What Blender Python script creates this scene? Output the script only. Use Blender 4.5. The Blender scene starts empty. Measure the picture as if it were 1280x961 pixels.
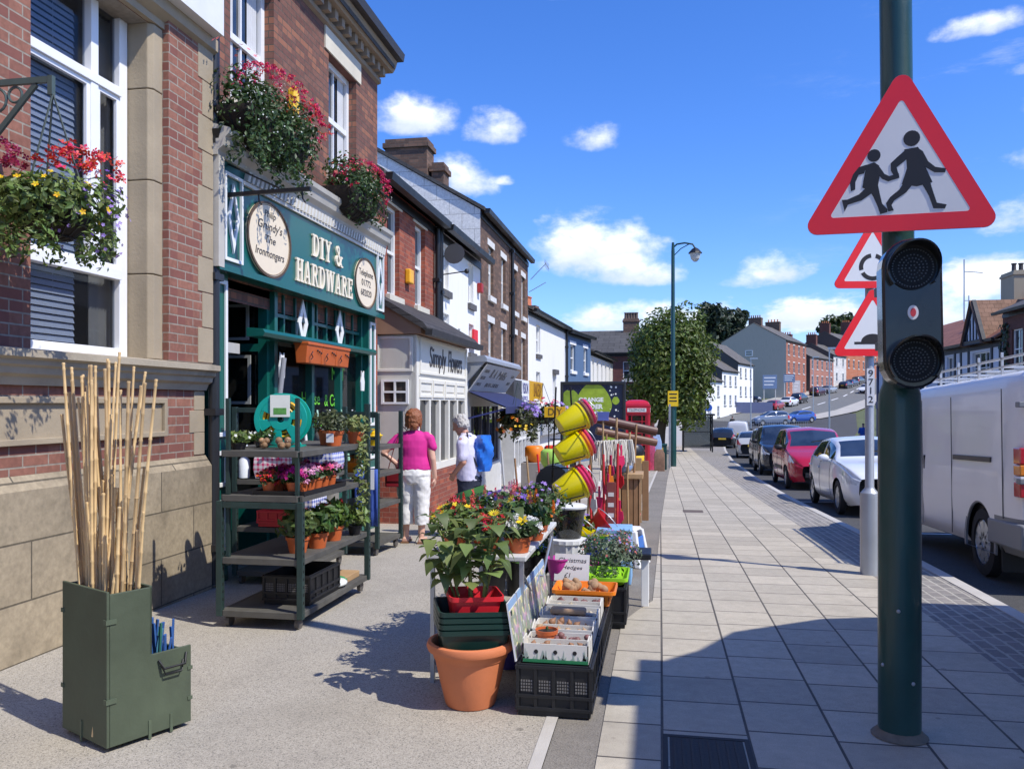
import bpy, math, random
from mathutils import Vector, Matrix
import numpy as np
R = math.radians
rnd = random.Random(7)
SC = bpy.context.scene
COL = SC.collection
# ------------------------------------------------------------------ camera, sky, sun, exposure
YAW = math.atan(185/1035)
cd = bpy.data.cameras.new('camera'); cam = bpy.data.objects.new('camera', cd); COL.objects.link(cam)
cam.location = (0, 0, 1.6); cam.rotation_euler = (R(90), 0, YAW)
cd.sensor_width = 36; cd.lens = 36*1035/1280; cd.shift_y = 24.5/1280
cd.clip_start = .05; cd.clip_end = 6000
SC.camera = cam
SUN_EL, SUN_AZ = 52, 112            # azimuth clockwise from +Y: the sun stands over the road, a little behind
SKY_STRENGTH, SUN_STRENGTH, EXPOSURE = .15, 3.9, .36
vs = SC.view_settings
SC.display_settings.display_device = 'sRGB'
vs.view_transform = 'Standard'; vs.look = 'None'; vs.gamma = 1; vs.exposure = EXPOSURE; vs.use_curve_mapping = False
sd = bpy.data.lights.new('sun', 'SUN'); sd.energy = SUN_STRENGTH; sd.angle = R(.5); sd.color = (1, .955, .87)
sun = bpy.data.objects.new('sun', sd); COL.objects.link(sun)
sdir = Vector((math.sin(R(SUN_AZ))*math.cos(R(SUN_EL)), math.cos(R(SUN_AZ))*math.cos(R(SUN_EL)), math.sin(R(SUN_EL))))
sun.rotation_euler = sdir.to_track_quat('Z', 'Y').to_euler(); sun.location = (20, -10, 30)

class NT:
    """short-hand for building node trees"""
    def __init__(s, nt): s.t = nt; s.n = nt.nodes; s.l = nt.links
    def node(s, typ, **kw):
        x = s.n.new(typ)
        for k, v in kw.items(): setattr(x, k, v)
        return x
    def put(s, sock, v):
        if hasattr(v, 'is_output'): s.l.new(v, sock)
        elif v is not None: sock.default_value = v
    def m(s, op, a, b=None, c=None, clamp=False):
        x = s.node('ShaderNodeMath', operation=op, use_clamp=clamp)
        for i, v in enumerate((a, b, c)):
            if v is not None: s.put(x.inputs[i], v)
        return x.outputs[0]
    def vm(s, op, a, b=None):
        x = s.node('ShaderNodeVectorMath', operation=op)
        s.put(x.inputs[0], a)
        if b is not None: s.put(x.inputs[1], b)
        return x.outputs['Value'] if op in ('DOT_PRODUCT', 'LENGTH') else x.outputs[0]
    def mix(s, fac, a, b, blend='MIX'):
        x = s.node('ShaderNodeMix', data_type='RGBA', blend_type=blend)
        s.put(x.inputs[0], fac); s.put(x.inputs[6], c4(a)); s.put(x.inputs[7], c4(b))
        return x.outputs[2]
    def ramp(s, fac, stops):
        x = s.node('ShaderNodeValToRGB'); e = x.color_ramp.elements
        while len(e) < len(stops): e.new(.5)
        for k, (p, c) in enumerate(stops): e[k].position = p; e[k].color = c4(c)
        s.put(x.inputs[0], fac); return x.outputs[0]
    def noise(s, vec, scale, detail=3, rough=.55, dim='3D'):
        x = s.node('ShaderNodeTexNoise', noise_dimensions=dim)
        if vec is not None: s.put(x.inputs['Vector'], vec)
        s.put(x.inputs['Scale'], scale); s.put(x.inputs['Detail'], detail); s.put(x.inputs['Roughness'], rough)
        return x.outputs[0]
    def smooth(s, v, a, b):
        x = s.node('ShaderNodeMapRange', interpolation_type='SMOOTHSTEP')
        s.put(x.inputs[0], v); s.put(x.inputs[1], a); s.put(x.inputs[2], b)
        return x.outputs[0]
    def comb(s, a, b, c=0.0):
        x = s.node('ShaderNodeCombineXYZ')
        for i, v in enumerate((a, b, c)): s.put(x.inputs[i], v)
        return x.outputs[0]
    def sep(s, v):
        x = s.node('ShaderNodeSeparateXYZ'); s.put(x.inputs[0], v); return x.outputs
def c4(c):
    if hasattr(c, 'is_output'): return c
    if isinstance(c, (int, float)): return (c, c, c, 1)
    return tuple(c) if len(c) == 4 else (*c, 1)

def build_world():
    w = bpy.data.worlds.new('World'); SC.world = w; w.use_nodes = True
    N = NT(w.node_tree); N.n.clear()
    sky = N.node('ShaderNodeTexSky', sky_type='NISHITA', sun_disc=False, sun_elevation=R(SUN_EL), sun_rotation=R(SUN_AZ),
                 altitude=60, air_density=1.0, dust_density=.3, ozone_density=2.5)
    hs = N.node('ShaderNodeHueSaturation'); hs.inputs['Saturation'].default_value = 1.24
    N.put(hs.inputs['Color'], sky.outputs[0])
    skyc = N.mix(1.0, hs.outputs[0], (.68, .815, 1.22), 'MULTIPLY')
    d = N.node('ShaderNodeTexCoord').outputs['Generated']
    x, y, z = N.sep(d)
    az = N.m('ARCTAN2', x, y)                       # 0 along the street, + to the right
    el = N.m('ARCSINE', N.m('MAXIMUM', N.m('MINIMUM', z, .9999), -.9999))
    ae = N.comb(az, N.m('MULTIPLY', el, 1.5), 0.0)
    n1 = N.noise(ae, 22, 5, .62); n2 = N.noise(ae, 7, 4, .55)
    warp = N.m('MULTIPLY_ADD', N.m('SUBTRACT', n1, .5), .9, N.m('MULTIPLY', N.m('SUBTRACT', n2, .5), 1.1))
    # cumulus heaps: azimuth, elevation of the base, half width, height (radians), density
    heaps = [(-.075, .172, .085, .060, 1.05), (-.035, .150, .075, .030, .9), (.135, .150, .055, .034, .9), (.105, .140, .06, .02, .55),
             (-.300, .325, .060, .040, .9), (-.245, .258, .055, .040, .8), (-.195, .315, .045, .034, .75), (-.080, .305, .048, .030, .75),
             (-.185, .262, .022, .012, .4), (.345, .375, .060, .022, .85), (.42, .41, .05, .02, .7), (.400, .295, .06, .03, .6), (.45, .24, .14, .035, .65), (.425, .185, .09, .045, 1.0),
             (-.10, .455, .09, .012, .4), (-.02, .095, .13, .038, .75), (.165, .098, .08, .034, .75), (.30, .09, .1, .05, .8), (.36, .12, .09, .035, .8),
             (.62, .13, .16, .05, .9), (.385, .33, .07, .02, .55), (.47, .30, .06, .018, .6), (.06, .085, .09, .03, .7), (.9, .25, .25, .09, 1), (1.6, .18, .3, .08, 1), (-1.0, .3, .3, .1, 1), (-1.7, .2, .3, .08, 1), (2.6, .25, .35, .1, 1), (-2.5, .22, .3, .1, 1)]
    dens = None; shade = None
    for a, e, wd, h, k in heaps:
        u = N.m('MULTIPLY', N.m('SUBTRACT', az, a), 1/wd)
        v = N.m('SUBTRACT', el, e)
        vu = N.m('MULTIPLY', v, 1/h); vd = N.m('MULTIPLY', v, -2.2/h)
        vv = N.m('MAXIMUM', vu, vd)
        q = N.m('SUBTRACT', k, N.m('MULTIPLY_ADD', u, u, N.m('MULTIPLY', vv, vv)))
        q = N.m('MAXIMUM', q, -1.2)
        dens = q if dens is None else N.m('SMOOTH_MAX', dens, q, .25)
        s_ = N.m('MULTIPLY', N.m('MAXIMUM', q, 0.0), vu)
        shade = s_ if shade is None else N.m('ADD', shade, s_)
    dn = N.m('ADD', dens, N.m('MULTIPLY', warp, 1.7))
    bank = N.m('MULTIPLY', N.smooth(N.noise(N.comb(N.m('MULTIPLY', az, 5.5), N.m('MULTIPLY', el, 17.0), 3.7), 1.0, 6, .6), .5, .66), N.m('MULTIPLY', N.smooth(el, .30, .06), .85))
    wisp = N.m('MULTIPLY', N.smooth(N.noise(N.comb(N.m('MULTIPLY', az, 4.0), N.m('MULTIPLY', el, 15.0), 9.1), 1.0, 7, .68), .56, .78), N.m('MULTIPLY', N.smooth(az, .05, .4), .45))
    low = N.m('MULTIPLY', N.smooth(el, .16, .02), .22)
    al = N.m('MAXIMUM', N.smooth(N.m('ADD', N.m('ADD', dn, low), bank), .05, .95), wisp)
    al = N.m('MULTIPLY', al, N.smooth(el, -.01, .01))
    sh = N.smooth(N.m('ADD', shade, N.m('MULTIPLY', warp, .5)), -.15, .55)
    cc = N.mix(sh, (4.3, 4.8, 5.6), (8.0, 8.1, 8.3))
    col = N.mix(N.m('MULTIPLY', al, .94), skyc, cc)
    bg = N.node('ShaderNodeBackground'); N.put(bg.inputs[0], col); bg.inputs[1].default_value = SKY_STRENGTH
    o = N.node('ShaderNodeOutputWorld'); N.l.new(bg.outputs[0], o.inputs[0])
build_world()

# ------------------------------------------------------------------ materials
MATS = {}
def new_mat(name):
    m = bpy.data.materials.new(name); m.use_nodes = True
    N = NT(m.node_tree); b = N.n['Principled BSDF']
    return m, N, b
def M(col, rough=.6, var=.12, scale=6, bump=0, bscale=60, metal=0, coat=0, spec=.5, island=0, sub=0, dirt=0):
    key = ('M', tuple(col), rough, var, scale, bump, bscale, metal, coat, spec, island, sub, dirt)
    if key in MATS: return MATS[key]
    m, N, b = new_mat('surface'); MATS[key] = m
    geo = N.node('ShaderNodeNewGeometry'); oc = N.node('ShaderNodeTexCoord').outputs['Object']
    f = N.noise(oc, scale, 4, .6)
    v = N.m('MULTIPLY_ADD', N.m('SUBTRACT', f, .5), 2*var*1.6, 1.0)
    if island: v = N.m('MULTIPLY', v, N.m('MULTIPLY_ADD', N.m('SUBTRACT', geo.outputs['Random Per Island'], .5), 2*island, 1.0))
    hsv = N.node('ShaderNodeHueSaturation'); hsv.inputs['Color'].default_value = c4(col); N.put(hsv.inputs['Value'], v)
    if island: N.put(hsv.inputs['Hue'], N.m('MULTIPLY_ADD', N.m('SUBTRACT', geo.outputs['Random Per Island'], .5), island*.12, .5))
    c = hsv.outputs[0]
    if dirt:
        g_ = N.smooth(N.noise(oc, scale*.6, 6, .7), .52, .72)
        c = N.mix(N.m('MULTIPLY', g_, dirt), c, tuple(.35*q+.02 for q in col[:3]))
    N.put(b.inputs['Base Color'], c)
    N.put(b.inputs['Roughness'], N.m('MULTIPLY_ADD', N.m('SUBTRACT', f, .5), .25, rough, clamp=True))
    b.inputs['Metallic'].default_value = metal; b.inputs['Coat Weight'].default_value = coat; b.inputs['Coat Roughness'].default_value = .05
    b.inputs['Specular IOR Level'].default_value = spec
    if bump:
        bn = N.node('ShaderNodeBump'); bn.inputs['Strength'].default_value = bump; bn.inputs['Distance'].default_value = .01
        N.put(bn.inputs['Height'], N.noise(oc, bscale, 4, .65)); N.put(b.inputs['Normal'], bn.outputs[0])
    return m
def leafm(col, island=.35, rough=.5, trans=.25):
    key = ('leaf', tuple(col), island, rough, trans)
    if key in MATS: return MATS[key]
    m, N, b = new_mat('leaf'); MATS[key] = m
    geo = N.node('ShaderNodeNewGeometry'); rr = geo.outputs['Random Per Island']
    hsv = N.node('ShaderNodeHueSaturation'); hsv.inputs['Color'].default_value = c4(col)
    N.put(hsv.inputs['Value'], N.m('MULTIPLY_ADD', N.m('SUBTRACT', rr, .5), 2*island, 1.0))
    N.put(hsv.inputs['Hue'], N.m('MULTIPLY_ADD', N.m('SUBTRACT', N.m('FRACT', N.m('MULTIPLY', rr, 7.3)), .5), .05, .5))
    N.put(b.inputs['Base Color'], hsv.outputs[0]); b.inputs['Roughness'].default_value = rough
    tr = N.node('ShaderNodeBsdfTranslucent'); N.put(tr.inputs[0], hsv.outputs[0])
    mx = N.node('ShaderNodeMixShader'); mx.inputs[0].default_value = trans
    N.l.new(b.outputs[0], mx.inputs[1]); N.l.new(tr.outputs[0], mx.inputs[2])
    N.l.new(mx.outputs[0], N.n['Material Output'].inputs[0])
    return m
def wall_uv(N):
    g = N.node('ShaderNodeNewGeometry'); P = g.outputs['Position']
    t = N.node('ShaderNodeVectorMath', operation='CROSS_PRODUCT'); t.inputs[0].default_value = (0, 0, 1); N.put(t.inputs[1], g.outputs['True Normal'])
    return P, N.comb(N.vm('DOT_PRODUCT', P, t.outputs[0]), N.sep(P)[2])
def brick(c1, c2, mortar, bw=.225, rh=.075, ms=.006, rough=.85, bump=.5, off=.5, stain=.25, squash=1.0, third=None, smooth=.15, island=1, bias=0):
    key = ('brick', tuple(c1), tuple(c2), tuple(mortar), bw, rh, ms, rough, bump, off, stain, third)
    if key in MATS: return MATS[key]
    m, N, b = new_mat('masonry'); MATS[key] = m
    P, uv = wall_uv(N)
    def br(a, b_, mo):
        t = N.node('ShaderNodeTexBrick', offset=off)
        N.put(t.inputs['Vector'], uv); t.inputs['Color1'].default_value = c4(a); t.inputs['Color2'].default_value = c4(b_); t.inputs['Mortar'].default_value = c4(mo)
        t.inputs['Scale'].default_value = 1; t.inputs['Mortar Size'].default_value = ms; t.inputs['Mortar Smooth'].default_value = smooth
        t.inputs['Brick Width'].default_value = bw; t.inputs['Row Height'].default_value = rh; t.inputs['Bias'].default_value = bias
        return t
    t = br(c1, c2, mortar)
    c = t.outputs[0]
    f = N.noise(P, 1.1, 5, .65); f2 = N.noise(P, 25, 4, .6)
    c = N.mix(1.0, c, N.ramp(f2, [(.2, .72), (.8, 1.22)]), 'MULTIPLY')
    if third:
        # odd bricks of a third colour, chosen per brick
        cell = N.node('ShaderNodeTexWhiteNoise', noise_dimensions='2D')
        q = N.sep(uv); row = N.m('FLOOR', N.m('MULTIPLY', q[1], 1/rh)); sh = N.m('MULTIPLY', N.m('MODULO', N.m('ABSOLUTE', row), 2.0), off*bw)
        N.put(cell.inputs['Vector'], N.comb(N.m('FLOOR', N.m('MULTIPLY', N.m('ADD', q[0], sh), 1/bw)), row))
        pick = N.m('GREATER_THAN', cell.outputs[0], .74)
        pick = N.m('MULTIPLY', pick, N.m('SUBTRACT', 1.0, t.outputs['Fac']))
        c = N.mix(N.m('MULTIPLY', pick, .8), c, third)
    c = N.mix(N.m('MULTIPLY', N.smooth(f, .45, .75), stain), c, tuple(.28*q for q in c1))
    N.put(b.inputs['Base Color'], c); b.inputs['Roughness'].default_value = rough; b.inputs['Specular IOR Level'].default_value = .25
    bn = N.node('ShaderNodeBump'); bn.inputs['Strength'].default_value = bump; bn.inputs['Distance'].default_value = .008
    N.put(bn.inputs['Height'], N.m('MULTIPLY_ADD', f2, .35, N.m('SUBTRACT', 1.0, t.outputs['Fac']))); N.put(b.inputs['Normal'], bn.outputs[0])
    return m
def tiles(col, bw=.25, rh=.2, dark=.5, rough=.75):
    """slate or clay courses on a slope: rows follow the height"""
    return brick(col, tuple(q*.78 for q in col), tuple(q*dark for q in col), bw, rh, .008, rough, .8, .5, .35)
def render_wall(col, stain=.2, rough=.8):
    key = ('rw', tuple(col), stain)
    if key in MATS: return MATS[key]
    m, N, b = new_mat('render'); MATS[key] = m
    P, uv = wall_uv(N); q = N.sep(uv)
    st = N.noise(N.comb(N.m('MULTIPLY', q[0], 3.0), N.m('MULTIPLY', q[1], .5)), 1.6, 5, .65)
    c = N.mix(N.m('MULTIPLY', N.smooth(st, .48, .8), stain), col, tuple(.45*k for k in col))
    N.put(b.inputs['Base Color'], c); b.inputs['Roughness'].default_value = rough
    bn = N.node('ShaderNodeBump'); bn.inputs['Strength'].default_value = .25; bn.inputs['Distance'].default_value = .005
    N.put(bn.inputs['Height'], N.noise(P, 90, 3)); N.put(b.inputs['Normal'], bn.outputs[0])
    return m
def glass(col=(.02, .025, .03), rough=.03, spec=.9, key='g'):
    k = ('glass', col, rough, key)
    if k in MATS: return MATS[k]
    m, N, b = new_mat('window glass'); MATS[k] = m
    P = N.node('ShaderNodeNewGeometry').outputs['Position']
    N.put(b.inputs['Base Color'], N.mix(N.smooth(N.noise(P, 1.3, 3), .35, .65), col, tuple(2.6*q for q in col)))
    b.inputs['Roughness'].default_value = rough; b.inputs['Specular IOR Level'].default_value = spec; b.inputs['IOR'].default_value = 1.6
    bn = N.node('ShaderNodeBump'); bn.inputs['Strength'].default_value = .06; bn.inputs['Distance'].default_value = .05
    N.put(bn.inputs['Height'], N.noise(P, 1.7, 2)); N.put(b.inputs['Normal'], bn.outputs[0])
    return m
def clear_glass(tint=(.75, .8, .8), fac=.72):
    k = ('clear', tint, fac)
    if k in MATS: return MATS[k]
    m, N, b = new_mat('clear pane'); MATS[k] = m
    b.inputs['Base Color'].default_value = (.02, .02, .02, 1); b.inputs['Roughness'].default_value = .02; b.inputs['Specular IOR Level'].default_value = .9
    t = N.node('ShaderNodeBsdfTransparent'); t.inputs[0].default_value = c4(tint)
    mx = N.node('ShaderNodeMixShader'); mx.inputs[0].default_value = fac
    N.l.new(b.outputs[0], mx.inputs[1]); N.l.new(t.outputs[0], mx.inputs[2]); N.l.new(mx.outputs[0], N.n['Material Output'].inputs[0])
    return m
def paint(col, rough=.35, coat=.3, var=.06): return M(col, rough, var, 3, 0, 60, 0, coat)
WHITE = M((.80, .80, .78), .4, .04); CREAM = M((.78, .72, .58), .5, .05)
BLACK = M((.008, .008, .009), .45, .2); DKMETAL = M((.03, .033, .035), .4, .2, metal=.3)
GALV = M((.42, .44, .46), .42, .12, 12, metal=.75)
GREEN = M((.006, .115, .085), .42, .12, 3, coat=.15); GREEN_D = M((.004, .085, .065), .5, .15)
TERRA = M((.56, .17, .065), .55, .08, 5); STONE = brick((.39, .32, .22), (.31, .255, .175), (.13, .11, .08), .92, .37, .006, .9, .7, .5, .7)
DRESS = M((.37, .30, .205), .85, .16, 2.5, .3, 40); LINTEL = M((.62, .57, .46), .8, .1, 3, .2, 50)

# ------------------------------------------------------------------ mesh helpers
class MB:
    def __init__(s): s.v = []; s.f = []; s.mi = []; s.cur = 0
    def add(s, vs, fs):
        o = len(s.v); s.v.extend(tuple(q) for q in vs); s.f.extend(tuple(i+o for i in f) for f in fs); s.mi.extend([s.cur]*len(fs)); return s
    def box(s, x0, x1, y0, y1, z0, z1):
        x0, x1 = min(x0, x1), max(x0, x1); y0, y1 = min(y0, y1), max(y0, y1); z0, z1 = min(z0, z1), max(z0, z1)
        return s.add([(x0,y0,z0),(x1,y0,z0),(x1,y1,z0),(x0,y1,z0),(x0,y0,z1),(x1,y0,z1),(x1,y1,z1),(x0,y1,z1)],
                     [(0,3,2,1),(4,5,6,7),(0,1,5,4),(1,2,6,5),(2,3,7,6),(3,0,4,7)])
    def obox(s, c, size, rot=(0,0,0)):
        m = Matrix.Translation(c) @ __import__('mathutils').Euler(rot).to_matrix().to_4x4()
        a, b, d = (q/2 for q in size); t = MB().box(-a, a, -b, b, -d, d)
        return s.add([m @ Vector(q) for q in t.v], t.f)
    def join(s, o, m=None):
        return s.add([m @ Vector(q) for q in o.v] if m else o.v, o.f)
    def bar(s, p, q, w, h=None):
        """square bar between two points"""
        p, q = Vector(p), Vector(q); d = (q-p).normalized(); h = h or w
        u = d.cross(Vector((0,0,1)));  u = Vector((1,0,0)) if u.length < 1e-4 else u.normalized()
        v = u.cross(d).normalized()
        P = []
        for c in (p, q):
            for a, b in ((-1,-1),(1,-1),(1,1),(-1,1)): P.append(c+u*a*w/2+v*b*h/2)
        return s.add(P, [(0,1,2,3),(7,6,5,4),(0,4,5,1),(1,5,6,2),(2,6,7,3),(3,7,4,0)])
    def tube(s, pts, r, n=8, cap=True, closed=False):
        pts = [Vector(p) for p in pts]; rs = r if isinstance(r, (list, tuple)) else [r]*len(pts)
        rings = []; up = None
        for i, p in enumerate(pts):
            a = pts[i-1] if i else (pts[-1] if closed else p); b = pts[i+1] if i < len(pts)-1 else (pts[0] if closed else p)
            d = (b-a).normalized()
            if up is None: up = Vector((0,0,1)) if abs(d.z) < .9 else Vector((1,0,0))
            u = d.cross(up).normalized(); v = u.cross(d).normalized(); up = v
            rings.append([p+(u*math.cos(2*math.pi*k/n)+v*math.sin(2*math.pi*k/n))*rs[i] for k in range(n)])
        return s.loft(rings, cap and not closed, closed)
    def loft(s, rings, cap=True, closed=False):
        n = len(rings[0]); vs = [p for r in rings for p in r]; fs = []
        m = len(rings)
        for i in range(m if closed else m-1):
            j = (i+1) % m
            for k in range(n): fs.append((i*n+k, i*n+(k+1) % n, j*n+(k+1) % n, j*n+k))
        if cap: fs.append(tuple(range(n))[::-1]); fs.append(tuple((m-1)*n+k for k in range(n)))
        return s.add(vs, fs)
    def cyl(s, p, q, r, r2=None, n=16): return s.tube([p, q], [r, r if r2 is None else r2], n)
    def lathe(s, prof, n=24, c=(0,0,0), cap=True):
        """prof: (radius, z) pairs from the bottom up, turned about a vertical axis"""
        return s.loft([[(c[0]+r*math.cos(2*math.pi*k/n), c[1]+r*math.sin(2*math.pi*k/n), c[2]+z) for k in range(n)] for r, z in prof], cap)
    def prism(s, out, t, o=(0,0,0), u=(1,0,0), v=(0,0,1), w=(0,1,0)):
        """outline (a,b) in plane u,v swept by t along w"""
        o, u, v, w = Vector(o), Vector(u), Vector(v), Vector(w)
        n = len(out); A = [o+u*a+v*b for a, b in out]; B = [p+w*t for p in A]
        return s.add(A+B, [tuple(range(n)), tuple(range(2*n-1, n-1, -1))]+[(i, i+n, (i+1) % n+n, (i+1) % n) for i in range(n)])
    def ring(s, out, inn, t, o=(0,0,0), u=(1,0,0), v=(0,0,1), w=(0,1,0)):
        """frame between two outlines with the same number of points"""
        o, u, v, w = Vector(o), Vector(u), Vector(v), Vector(w); n = len(out)
        A = [o+u*a+v*b for a, b in out]; B = [o+u*a+v*b for a, b in inn]; A2 = [p+w*t for p in A]; B2 = [p+w*t for p in B]
        fs = []
        for i in range(n):
            j = (i+1) % n
            fs += [(i, j, n+j, n+i), (2*n+i, 3*n+i, 3*n+j, 2*n+j), (i, 2*n+i, 2*n+j, j), (n+i, n+j, 3*n+j, 3*n+i)]
        return s.add(A+B+A2+B2, fs)
    def ball(s, c, r, n=10, m=6):
        rx, ry, rz = r if isinstance(r, (list, tuple)) else (r, r, r)
        return s.loft([[(c[0]+rx*math.sin(a)*math.cos(2*math.pi*k/n), c[1]+ry*math.sin(a)*math.sin(2*math.pi*k/n), c[2]-rz*math.cos(a)) for k in range(n)]
                       for a in [math.pi*(i+.15*(1 if i == 0 else -1 if i == m else 0))/m for i in range(m+1)]])
    def disc(s, c, r, n=20, u=(1,0,0), v=(0,0,1)):
        c, u, v = Vector(c), Vector(u), Vector(v)
        return s.add([c+u*r*math.cos(2*math.pi*k/n)+v*r*math.sin(2*math.pi*k/n) for k in range(n)], [tuple(range(n))])
def circ(r, n=24, r2=None, c=(0,0)): return [(c[0]+r*math.cos(2*math.pi*k/n), c[1]+(r2 or r)*math.sin(2*math.pi*k/n)) for k in range(n)]
def rect(a0, a1, b0, b1): return [(a0, b0), (a1, b0), (a1, b1), (a0, b1)]
def inset(out, d):
    c = (sum(p[0] for p in out)/len(out), sum(p[1] for p in out)/len(out)); return [(c[0]+(a-c[0])*d, c[1]+(b-c[1])*d) for a, b in out]

def obj(name, mb, mat, parent=None, world=False, smooth=None, bevel=0, fix=True, label=None, kind=None, merge=0):
    """link a builder as ONE mesh object; vertices are local to the parent unless world is set"""
    me = bpy.data.meshes.new(name); vsx = mb.v
    if world and parent is not None:
        inv = (Matrix.Translation(parent.location) @ parent.rotation_euler.to_matrix().to_4x4()).inverted()
        if parent.parent is not None: inv = Matrix.Identity(4); 
        if parent.parent is not None:
            p = parent; ch = []
            while p is not None: ch.append(p); p = p.parent
            mm = Matrix.Identity(4)
            for p in reversed(ch): mm = mm @ (Matrix.Translation(p.location) @ p.rotation_euler.to_matrix().to_4x4())
            inv = mm.inverted()
        vsx = [inv @ Vector(p) for p in vsx]
    me.from_pydata([tuple(p) for p in vsx], [], mb.f)
    for m in (mat if isinstance(mat, (list, tuple)) else [mat]): me.materials.append(m)
    if isinstance(mat, (list, tuple)): me.polygons.foreach_set('material_index', mb.mi)
    if fix:
        import bmesh
        bm = bmesh.new(); bm.from_mesh(me)
        if merge: bmesh.ops.remove_doubles(bm, verts=bm.verts, dist=merge)
        bmesh.ops.recalc_face_normals(bm, faces=bm.faces); bm.to_mesh(me); bm.free()
    me.update()
    if smooth is not None:
        me.polygons.foreach_set('use_smooth', [True]*len(me.polygons)); me.set_sharp_from_angle(angle=R(smooth))
    o = bpy.data.objects.new(name, me); COL.objects.link(o)
    if parent is not None: o.parent = parent
    if bevel:
        b = o.modifiers.new('edge', 'BEVEL'); b.width = bevel; b.segments = 2; b.limit_method = 'ANGLE'; b.angle_limit = R(40)
    if label: o['label'] = label
    if kind: o['kind'] = kind
    return o
def thing(name, label, cat, loc=(0,0,0), rotz=0, group=None):
    o = bpy.data.objects.new(name, None); COL.objects.link(o); o.empty_display_size = .2
    o.location = loc; o.rotation_euler = (0, 0, rotz); o['label'] = label; o['category'] = cat
    if group: o['group'] = group
    return o
def tag(o, label, cat, group=None):
    o['label'] = label; o['category'] = cat
    if group: o['group'] = group
    return o
def single(name, mb, mat, label, cat, loc=(0,0,0), group=None, **kw):
    o = obj(name, mb, mat, None, **kw); o.location = loc; return tag(o, label, cat, group)
def struct(name, mb, mat, **kw):
    o = obj(name, mb, mat, **kw); o['kind'] = 'structure'; return o
def dup(root, loc, rotz=None, label=None, group=None, rot=None, scale=None):
    r = root.copy(); COL.objects.link(r); r.location = loc
    if rotz is not None: r.rotation_euler = (0, 0, rotz)
    if rot is not None: r.rotation_euler = rot
    if scale is not None: r.scale = (scale,)*3
    if label: r['label'] = label
    if group: r['group'] = group
    for ch in KIDS.get(root.name, list(root.children)):
        c = ch.copy(); COL.objects.link(c); c.parent = r
        for gch in list(ch.children):
            d = gch.copy(); COL.objects.link(d); d.parent = c
    return r
KIDS = {}
def text(s, size, mat, parent, o, u=(0,1,0), v=(0,0,1), depth=.004, shear=0, width=None, bold=0, name='lettering', align='CENTER', world=True, height=None):
    """lettering laid on a plane: o = centre, u = reading direction, v = up"""
    cu = bpy.data.curves.new('lettering', 'FONT'); cu.body = s; cu.size = size; cu.align_x = align; cu.align_y = 'CENTER'; cu.extrude = depth/2; cu.shear = shear; cu.offset = bold
    cu.resolution_u = 4
    t = bpy.data.objects.new('t', cu); me = bpy.data.meshes.new_from_object(t)
    xs = [q.co.x for q in me.vertices]; ys = [q.co.y for q in me.vertices]
    kx = width/(max(xs)-min(xs)) if width else 1; ky = height/(max(ys)-min(ys)) if height else 1
    u, v, o = Vector(u), Vector(v), Vector(o); w = u.cross(v)
    mb = MB(); mb.add([o+u*q.co.x*kx+v*q.co.y*ky+w*(q.co.z+depth/2) for q in me.vertices], [tuple(p.vertices) for p in me.polygons])
    bpy.data.objects.remove(t); bpy.data.curves.remove(cu); bpy.data.meshes.remove(me)
    return obj(name, mb, mat, parent, world=world)

# ------------------------------------------------------------------ the lie of the land
GP = [(-80,0),(-10,0),(4,0),(9,-.08),(14,-.25),(20,-.46),(30,-.75),(45,-1.15),(60,-1.4),(75,-1.45),(90,-1.1),(110,-.1),(125,1.0),(150,3.0),(185,6),(220,9),(300,14),(600,20),(3000,25)]
def g(y):
    if y <= GP[0][0]: return 0.
    for i in range(len(GP)-1):
        (a, b), (c, d) = GP[i], GP[i+1]
        if y <= c:
            def sl(k):
                if k <= 0 or k >= len(GP)-1: return 0.
                s0 = (GP[k][1]-GP[k-1][1])/(GP[k][0]-GP[k-1][0]); s1 = (GP[k+1][1]-GP[k][1])/(GP[k+1][0]-GP[k][0])
                return 0. if s0*s1 <= 0 else 2*s0*s1/(s0+s1)
            h = c-a; t = (y-a)/h
            return (2*t**3-3*t*t+1)*b+(t**3-2*t*t+t)*h*sl(i)+(-2*t**3+3*t*t)*d+(t**3-t*t)*h*sl(i+1)
    return GP[-1][1]
def lerp_tab(tab, y):
    if y <= tab[0][0]: return tab[0][1]
    for (a, b), (c, d) in zip(tab, tab[1:]):
        if y <= c: return b+(d-b)*(y-a)/(c-a)
    return tab[-1][1]
def ys_range(a, b, big=2.0):
    out = [a]; y = a
    while y < b-1e-6: y = min(b, y+max(.5, min(big, abs(y)*.05+.4))); out.append(y)
    return out
def strip(mb, xl, xr, ya, yb, zo, cols=1, extra=()):
    ys = sorted(set(ys_range(ya, yb)) | set(e for e in extra if ya < e < yb)); n = len(ys); vs_, fs = [], []
    for y in ys:
        a = xl(y) if callable(xl) else xl; b = xr(y) if callable(xr) else xr
        for k in range(cols+1): vs_.append((a+(b-a)*k/cols, y, g(y)+zo))
    for i in range(n-1):
        for k in range(cols): q = i*(cols+1)+k; fs.append((q, q+1, q+cols+2, q+cols+1))
    return mb.add(vs_, fs)
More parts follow.
